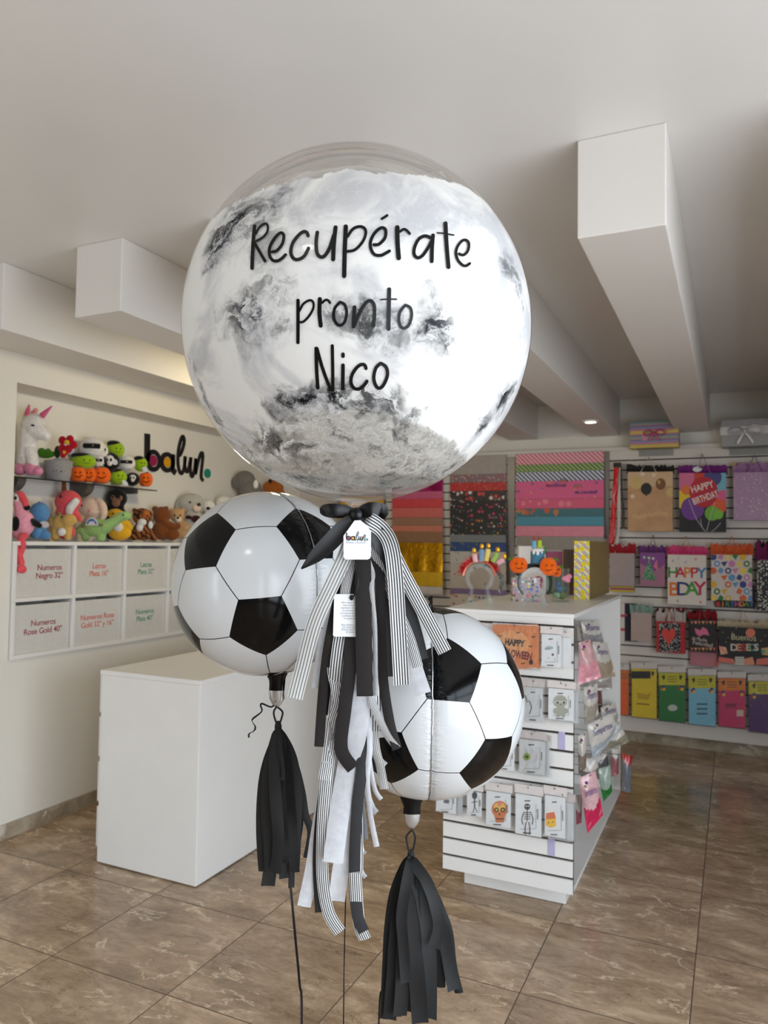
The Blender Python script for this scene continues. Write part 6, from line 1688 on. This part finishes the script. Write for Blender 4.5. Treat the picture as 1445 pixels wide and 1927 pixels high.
SPECS = [((1016, 1179, 1060, 1258), 'white craft packet with a small grey cloud picture, upper right of the display front', p_cloud),
         ((983, 1278, 1026, 1361), 'white craft packet with a grey ghost line drawing beside the mummy packet', p_ghost),
         ((1029, 1282, 1084, 1358), 'white craft packet with a grey mummy picture', p_mummy),
         ((930, 1384, 972, 1452), 'white craft packet half behind the football, left of the green eye packet', p_none),
         ((974, 1377, 1030, 1459), 'white craft packet with a green eye picture', p_eye),
         ((818, 1476, 862, 1532), 'white craft packet with a grey bug picture, leftmost under the football', p_bug),
         ((876, 1478, 910, 1538), 'white craft packet with a small dark skeleton, left of the skull packet', p_small),
         ((912, 1475, 965, 1558), 'white craft packet with an orange sugar skull picture', p_skull),
         ((967, 1478, 1023, 1575), 'white craft packet with a tall grey skeleton drawing', p_skel),
         ((1022, 1480, 1068, 1578), 'white craft packet with an orange and yellow candy corn figure', p_candy)]
for rc, lab, dr in SPECS: packet(rc, lab, dr)
for i, (rc, k) in enumerate((((1052, 1186, 1079, 1258), 'cloud'), ((1028, 1490, 1078, 1584), 'candy corn'), ((1036, 1492, 1084, 1582), 'candy corn'), ((826, 1478, 874, 1534), 'bug'), ((1040, 1286, 1092, 1362), 'mummy'), ((984, 1381, 1038, 1462), 'green eye'))):
    packet(rc, 'white craft packet hanging behind the %s one' % k, None, .010 + .006 * (i % 2), group='packets behind the %s packet' % k)

# bags of party balloons on the side hooks: soft pillow shapes
def soft_bag(label, quad, d, body, header, words=True, hfrac=.45, leaf=True, yaw=0.0, hookx=None):
    """quad: picture corners (top left, top right, bottom right, bottom left) at X position d"""
    cx = sum(p[0] for p in quad) / 4; cy = sum(p[1] for p in quad) / 4
    rr_ = ray(cx, 0.0); d = -min(-d, 4.66 * -rr_.x / rr_.y)
    O = ONX(cx, cy, d); D0 = DEPTH(O)
    r = empty('balloon_bag', O, label, 'bag of balloons', 'balloon bags on the side of the display')
    n = 22; vs, fs, mi_ = [], [], []
    tl, tr_, br_, bl_ = [PX(*p, D0) - O for p in quad]
    rt = (tr_ - tl); dp = rt.normalized() * math.sin(yaw)
    def S(u, v, off):
        p = tl.lerp(tr_, u).lerp(bl_.lerp(br_, u), v)
        return p + Wv * (rt.length * (u - .5) * math.tan(yaw)) + Wv * off
    seed = R_.random() * 9
    def bul(u, v): return .022 * (math.sin(math.pi * u) * math.sin(math.pi * min(1, v * 1.1))) ** .7 + .004 * math.sin(9 * u + seed) * math.sin(7 * v + seed)
    for s_ in (0, 1):
        for j in range(n + 1):
            for i in range(n + 1):
                u, v = i / n, j / n; vs.append(S(u, v, bul(u, v) * (1 if s_ else -1)))
    mb = MB()
    for s_ in (0, 1):
        F = {0: [], 1: []}
        for j in range(n):
            for i in range(n):
                k = s_ * (n + 1) ** 2 + j * (n + 1) + i
                mi_.append((0 if (j + .5) / n > hfrac + .12 * math.sin(3 * i / n) else 1)); fs.append((k, k + 1, k + n + 2, k + n + 1))
    mb.add(vs, fs); mb.m = mi_; mb.build('bag', [body, header], r, True)
    if words:
        w = MB(); k = rt.length
        ux = rt.normalized(); uy = (tl - bl_).normalized(); c = S(.5, hfrac * .55, -.030)
        ux = (ux + Wv * math.tan(yaw) * .9).normalized()
        add_text(w, 'Sempertex', .05, c, ux, uy, width=k * .78); w.build('print', mat('violet_ink', (74, 50, 128), .5), r, fix=False)
    if leaf:
        w = MB(); c = S(.35, .12, -.026); w.ell(c + Wv * .006, (.006, .003, .008)); c = S(.26, .17, -.026); w.ell(c + Wv * .006, (.006, .003, .006), 1); w.build('leaf_mark', [C(130, 50, 130), C(140, 150, 80)], r, True)
    top = S(.5, .03, 0); wp = top + O
    hk = MB().tube([(-.93 - O.x, top.y, top.z), (top.x + .01, top.y, top.z), (top.x + .018, top.y, top.z + .008)], .0025, 7).build('hook', M_METAL, r, True)
HDR = mat('bag_header', (214, 206, 196), .3, var=.05, coat=.4)
def gl(name, rgb): return mat(name, rgb, .28, var=.14, vscale=50, bump=.4, bscale=50, coat=.5)
soft_bag('clear balloon bag with blue print, highest on the side of the display', [(1090, 1168), (1132, 1170), (1140, 1215), (1096, 1212)], -.80, gl('sb_clear', (150, 146, 146)), HDR, yaw=.5)
soft_bag('pink balloon bag leaning outwards near the top of the display side', [(1088, 1208), (1112, 1204), (1133, 1276), (1086, 1288)], -.68, gl('sb_pink', (222, 150, 160)), gl('sb_rose', (206, 160, 160)), words=False, yaw=.4)
soft_bag('beige balloon bag behind the pink one', [(1112, 1206), (1144, 1210), (1160, 1274), (1122, 1278)], -.72, gl('sb_beige', (176, 156, 134)), HDR, yaw=.4)
soft_bag('grey beige balloon bag at mid height on the display side', [(1096, 1292), (1126, 1288), (1128, 1350), (1098, 1360)], -.70, gl('sb_greige', (170, 160, 146)), HDR, yaw=.5)
soft_bag('dark red balloon bag edge behind the grey beige bag', [(1124, 1300), (1132, 1300), (1134, 1338), (1124, 1342)], -.78, gl('sb_wine', (92, 34, 34)), gl('sb_wine2', (110, 60, 56)), words=False, leaf=False)
soft_bag('wide silver white balloon bag slanting outwards from the display side', [(1102, 1362), (1152, 1344), (1168, 1376), (1114, 1430)], -.66, gl('sb_silver', (176, 182, 186)), HDR, yaw=.3, hfrac=.6)
soft_bag('dull brown balloon bag hanging behind the silver white one', [(1086, 1384), (1104, 1378), (1104, 1446), (1088, 1456)], -.70, gl('sb_taupe', (140, 124, 110)), HDR, words=False, yaw=.4)
soft_bag('small clear packet with olive contents sticking out furthest', [(1138, 1386), (1172, 1372), (1184, 1396), (1146, 1412)], -.62, gl('sb_olive', (150, 144, 124)), HDR, words=False, leaf=False, hfrac=.3)
soft_bag('dark grey balloon bag between silver bag and green bag', [(1110, 1428), (1142, 1412), (1146, 1446), (1116, 1452)], -.74, gl('sb_dark', (98, 96, 98)), HDR, words=False, leaf=False, hfrac=.2)
soft_bag('slim red and clear packet right of the green balloon bag', [(1150, 1408), (1164, 1406), (1164, 1456), (1150, 1462)], -.66, gl('sb_redclear', (176, 110, 112)), HDR, words=False, leaf=False, hfrac=.25)
soft_bag('green balloon bag low on the display side', [(1122, 1448), (1148, 1440), (1152, 1490), (1136, 1508)], -.66, gl('sb_green', (40, 120, 54)), gl('sb_palegreen', (170, 186, 170)), words=False, leaf=False, hfrac=.6)
soft_bag('raspberry pink balloon bag lowest on the display side', [(1088, 1462), (1122, 1452), (1136, 1536), (1104, 1566)], -.64, gl('sb_raspberry', (206, 36, 84)), gl('sb_palepink', (222, 176, 178)), hfrac=.55, yaw=.3)
soft_bag('pale raspberry bag edge hidden behind the raspberry pink bag', [(1083, 1498), (1096, 1494), (1094, 1548), (1084, 1552)], -.72, gl('sb_rasp2', (176, 80, 100)), HDR, words=False, leaf=False)
soft_bag('crumpled clear balloon bag between the pink bag and the grey beige bag', [(1104, 1262), (1150, 1264), (1152, 1296), (1108, 1300)], -.76, gl('sb_clear2', (168, 158, 152)), HDR, words=False, leaf=False, hfrac=.3)
soft_bag('pale grey balloon bag tucked under the topmost blue print bag', [(1086, 1180), (1110, 1176), (1112, 1230), (1088, 1236)], -.84, gl('sb_palegrey', (158, 152, 150)), HDR, words=False)
soft_bag('pearl grey balloon bag behind the wide silver white bag', [(1128, 1330), (1160, 1322), (1168, 1364), (1134, 1370)], -.76, gl('sb_pearl', (186, 180, 168)), HDR, yaw=.4)
soft_bag('dark taupe balloon bag above the raspberry pink bag', [(1090, 1428), (1124, 1422), (1128, 1466), (1094, 1474)], -.74, gl('sb_dktaupe', (116, 106, 98)), HDR, words=False, leaf=False)
soft_bag('grey bag with red top at the far end of the display side', [(1170, 1418), (1189, 1422), (1186, 1492), (1170, 1488)], -.61, gl('sb_greyred', (120, 124, 130)), gl('sb_red', (186, 40, 36)), words=False, leaf=False, hfrac=.14)

# ================================================================== on top of the display
class Thing(Toy):
    def __init__(s, name, label, cat, base, Z=DZ1, group=None):
        s.p0 = base; P_ = ONZ(base[0], base[1], Z); s.k = DEPTH(P_) / FPX
        s.root = empty(name, P_, label, cat, group, YAW)
def ringpts(t, cx, cy, r, d, a0, a1, n=28, ry=None):
    return [t.L(cx + r * math.cos(math.radians(a0 + (a1 - a0) * i / n)), cy - (ry or r) * math.sin(math.radians(a0 + (a1 - a0) * i / n)), d) for i in range(n + 1)]
def stand(base, cx, cy, r, label):
    t = Thing('headband_stand', label, 'headband stand', base, group='clear headband stands')
    by = base[1]
    for d in (-6, 6):   # two clear cut-out loops joined by cross bars
        out = [(cx + r * math.cos(math.radians(a)), cy - r * math.sin(math.radians(a))) for a in range(-50, 231, 10)]
        inn = [(cx + r * .72 * math.cos(math.radians(a)), cy - r * .72 * math.sin(math.radians(a))) for a in range(-50, 231, 10)]
        mb = MB(); n = len(out); vs = [t.L(*p, d) for p in out] + [t.L(*p, d) for p in inn] + [t.L(*p, d + 2) for p in out] + [t.L(*p, d + 2) for p in inn]; fs = []
        for i in range(n - 1): fs += [(i, i + 1, n + i + 1, n + i), (2 * n + i, 3 * n + i, 3 * n + i + 1, 2 * n + i + 1), (i, 2 * n + i, 2 * n + i + 1, i + 1), (n + i, n + i + 1, 3 * n + i + 1, 3 * n + i)]
        mb.add(vs, fs)
        for sg in (-1, 1):
            x0 = cx + sg * r * .62; x1 = cx + sg * r * .42
            mb.prism([Vector(t.L(x0, cy + r * .72, d)), Vector(t.L(x1, cy + r * .50, d)), Vector(t.L(x1 + sg * 3, by, d)), Vector(t.L(x0 + sg * r * .35, by, d))], Vector(t.L(0, 0, d + 2)) - Vector(t.L(0, 0, d)))
        mb.build('loop', M_ACR, t.root)
    return t
M_TINS = mat('red_tinsel', (196, 30, 44), .3, .5, var=.3, vscale=120); M_TINS2 = mat('silver_tinsel', (160, 170, 172), .25, .7, var=.3, vscale=120); M_ROSE = mat('rose_metal', (214, 120, 96), .25, .5)
def tinsel(mb, t, cx, cy, r, a0, a1, d, k, n, mi):
    for i in range(n):
        a = math.radians(a0 + (a1 - a0) * i / n + R_.uniform(-2, 2)); a2 = a + R_.uniform(-.25, .25); l = k * R_.uniform(.6, 1.2); dd = d + R_.uniform(-5, 5)
        p = Vector(t.L(cx + r * math.cos(a), cy - r * math.sin(a), d)); q = Vector(t.L(cx + (r + l) * math.cos(a2), cy - (r + l) * math.sin(a2), dd)); s_ = (q - p).cross(Vector((R_.uniform(-1, 1), R_.uniform(-1, 1), R_.uniform(-1, 1)))).normalized() * .0022
        mb.add([p - s_, p + s_, q], [(0, 1, 2)], mi)
stand((903, 1140), 902, 1088, 27, 'clear headband stand holding the tinsel birthday candle headbands')
t = Thing('party_headband', 'red tinsel party headband with little birthday candles on the left stand', 'headband', (903, 1139), group='party headbands on the display')
MB().tube(ringpts(t, 901, 1086, 30, 0, 5, 176), .006, 8).build('band', M_ROSE, t.root, True)
mb = MB(); tinsel(mb, t, 901, 1086, 30, 20, 168, 0, 14, 420, 0); mb.build('tinsel', M_TINS, t.root, fix=False)
for x, y, c in ((891, 1042, (226, 176, 176)), (905, 1034, (120, 150, 180)), (917, 1033, (222, 196, 110)), (934, 1040, (150, 180, 90)), (946, 1052, (222, 166, 166))):
    MB().tube([t.L(901 + (x - 901) * .75, 1058 - (1046 - y) * .2, 4), t.L(x, y, 6)], .0135, 10).build('candle', plush('candle_%d%d%d' % c, c), t.root, True)
    t.dot('flame', mat('gold_lame', (206, 150, 30), .3, .5), x + (x - 901) * .04, y - 6, 4.2, 6, 5.5)
t = Thing('party_headband', 'silver tinsel headband just right of the red tinsel one', 'headband', (912, 1126), group='party headbands on the display')
MB().tube(ringpts(t, 912, 1096, 29, -4, -95, 150), .006, 8).build('band', M_ACR, t.root, True)
mb = MB(); tinsel(mb, t, 912, 1096, 29, -25, 95, -4, 10, 320, 0); mb.build('tinsel', M_TINS2, t.root, fix=False)
stand((1005, 1142), 1003, 1098, 29, 'clear headband stand holding the pumpkin headbands')
t = Thing('party_headband', 'black headband with a blue birthday cake and two candles', 'headband', (1010, 1138), group='party headbands on the display')
MB().tube(ringpts(t, 1006, 1096, 31, 2, -45, 225), .007, 8).build('band', C(24, 22, 24), t.root, True)
mb = MB(); mb.lathe([(.0001, 0), (13 * t.k, 0), (13 * t.k, 24 * t.k), (.0001, 24 * t.k)], t.L(1010, 1062, 4), 24); mb.build('cake', plush('cake_blue', (74, 122, 146)), t.root, True)
t.blob('icing', wt, [(1010, 1035, 13, 4, 4, 13), (1001, 1040, 3, 4, 13), (1008, 1041, 3, 5, 16), (1015, 1040, 3, 4, 14)], vox=.004)
t.cone('candle', plush('candle_blue', (110, 170, 196)), (1003, 1032, 6), (1003, 1018, 6), 4, 4); t.cone('candle', plush('candle_lime', (176, 200, 40)), (1013, 1031, 8), (1013, 1017, 8), 4, 4)
for x in (1003, 1013): t.dot('flame', mat('flame_red', (150, 40, 36), .5), x, 1014, 3, 6, 4)
def headpumpkin(label, x, y, rx, ry, d, tilt):
    t = Thing('pumpkin_headband', label, 'headband', (1005, 1139), group='pumpkins on the headbands')
    t.blob('pumpkin', orange, [(x - rx * .35, y, rx * .65, ry, d), (x, y, rx * .7, ry * 1.02, d + 2), (x + rx * .35, y, rx * .65, ry, d)], vox=.0045)
    for q in (-.35, .3): MB().tube([t.L(x + rx * q - 2, y - 2, d + rx * .82), t.L(x + rx * q, y - 6, d + rx * .82), t.L(x + rx * q + 2, y - 2, d + rx * .82), t.L(x + rx * q - 2, y - 2, d + rx * .82)], .0016, 6).build('eye', BLK, t.root, True)
    MB().tube([t.L(x - rx * .4, y + ry * .3, d + rx * .82), t.L(x - rx * .15, y + ry * .42, d + rx * .86), t.L(x, y + ry * .36, d + rx * .88), t.L(x + rx * .3, y + ry * .3, d + rx * .84)], .0018, 6).build('mouth', BLK, t.root, True)
    t.blob('leaf', P('plush_leaf', (66, 118, 26)), [(x + tilt * rx * .8, y - ry * .85, 6, 3, d), (x + tilt * rx * 1.05, y - ry * .75, 3, 3, d)], vox=.004)
    MB().tube(ringpts(t, 1006, 1096, 34, d - 6, 20, 160, 20), .004, 8).build('band', C(24, 22, 24), t.root, True)
headpumpkin('orange plush pumpkin on the left side of the pumpkin headband stand', 974, 1064, 17, 15, 6, -1)
headpumpkin('orange plush pumpkin on the right side of the pumpkin headband stand', 1029, 1066, 16, 17, 10, 1)
headpumpkin('small orange plush pumpkin behind the right one', 1050, 1075, 9, 11, -12, 1)
# jar of little toys, confetti bag, dotted bag, emoji box
t = Thing('storage_jar', 'clear jar with small coloured toys and a pink bow behind the headbands', 'jar', (1055, 1131))
k = t.k; MB().lathe([(.0001, .002), (15 * k, .002), (16 * k, .006), (16 * k, 58 * k), (17 * k, 61 * k), (15 * k, 61 * k), (15 * k, 8 * k), (.0001, 6 * k)], (0, 0, 0), 28).build('glass', M_ACR, t.root, True)
for i, (x, y, r_, c) in enumerate(((1048, 1120, 7, (150, 190, 150)), (1058, 1121, 8, (110, 130, 60)), (1052, 1108, 8, (70, 110, 140)), (1061, 1107, 6, (60, 100, 80)), (1049, 1099, 6, (60, 90, 130)))): t.dot('toy', mat('jar_toy_%d' % i, c, .5), x, y, r_, 0, r_ * .9, r_)
t.blob('bow', plush('bow_pink', (226, 140, 160)), [(1058, 1088, 6, 5, 17), (1066, 1084, 6, 5, 17), (1064, 1092, 5, 4, 17)], vox=.004)
t = Thing('confetti_bag', 'clear bag of mixed colourful confetti behind the pumpkin stand', 'bag', (985, 1131))
k = t.k; MB().box((-22 * k, -.02, 0), (30 * k, .03, 44 * k)).build('bag', dots('confetti_mix', (170, 150, 150), [(200, 60, 90), (60, 90, 170), (230, 200, 60), (226, 220, 220), (70, 140, 80), (30, 30, 40)], 60, .5, .3), t.root)
t = Thing('gift_bag', 'white gift bag with big coloured dots standing behind the cake headband', 'gift bag', (1003, 1118))
k = t.k; MB().box((-26 * k, .02, 0), (25 * k, .07, 90 * k)).build('body', dots('bigdots', (222, 214, 206), [(60, 140, 50), (222, 214, 206), (190, 40, 100), (222, 214, 206)], 13, .36), t.root)
t = Thing('gift_bag', 'pink and green paper bag standing behind the jar', 'gift bag', (1048, 1118))
k = t.k; mb = MB(); mb.box((-18 * k, .03, 0), (14 * k, .06, 50 * k), 0); mb.box((-18 * k, .03, 50 * k), (14 * k, .06, 80 * k), 1); mb.build('body', [C(96, 150, 104), C(206, 110, 150)], t.root)
t = Thing('paper_bag', 'dark maroon and clear bag standing between jar and emoji box', 'bag', (1070, 1120))
k = t.k; MB().box((-8 * k, .03, 0), (12 * k, .06, 86 * k)).build('body', diag('maroon_stripe', (70, 44, 44), (150, 136, 130), 90, 0.0, .6), t.root)
A = ONZ(1081, 1127, DZ1); B_ = ONZ(1108, 1129, DZ1); Yb = (A.y + B_.y) / 2 + .0
far = ONX(1146, 1110, B_.x); Hh = ONY(1095, 1018, Yb).z
t = empty('gift_box', ((A.x + B_.x) / 2, Yb, DZ1), 'tall gift box with yellow smiley front and gold glitter side on the display', 'gift box')
emo = NT('smiley_print'); o_ = emo.obj(); v = emo.n('TexVoronoi'); emo.set(v.inputs['Vector'], o_); v.inputs['Scale'].default_value = 26; v.inputs['Randomness'].default_value = .3
s_ = emo.n('SeparateXYZ'); emo.set(s_.inputs[0], o_)
fr = emo.math('FRACT', emo.math('ADD', emo.math('MULTIPLY', s_.outputs[0], 24), emo.math('MULTIPLY', s_.outputs[2], 24)))
st_ = emo.ramp(fr, [(0, srgb((226, 226, 210))), (.3, srgb((200, 40, 50))), (.45, srgb((226, 226, 210))), (.6, srgb((50, 90, 160))), (.75, srgb((226, 226, 210))), (.88, srgb((206, 206, 30)))], 'CONSTANT')
emo.set(emo.p.inputs['Base Color'], emo.mix(emo.maprange(v.outputs['Distance'], .36, .40, 1, 0), st_, srgb((228, 206, 20)))); emo.p.inputs['Roughness'].default_value = .4
glit = mat('gold_glitter', (160, 140, 70), .4, .5, var=.45, vscale=420)
mb = MB(); mb.box((A.x, Yb, DZ1), (B_.x, far.y, Hh), 0); mb.m = [1, 1, 0, 1, 1, 1]
bevel(mb.build('box', [emo.m, glit], t, world=True), .001)
bpy.context.view_layer.update()
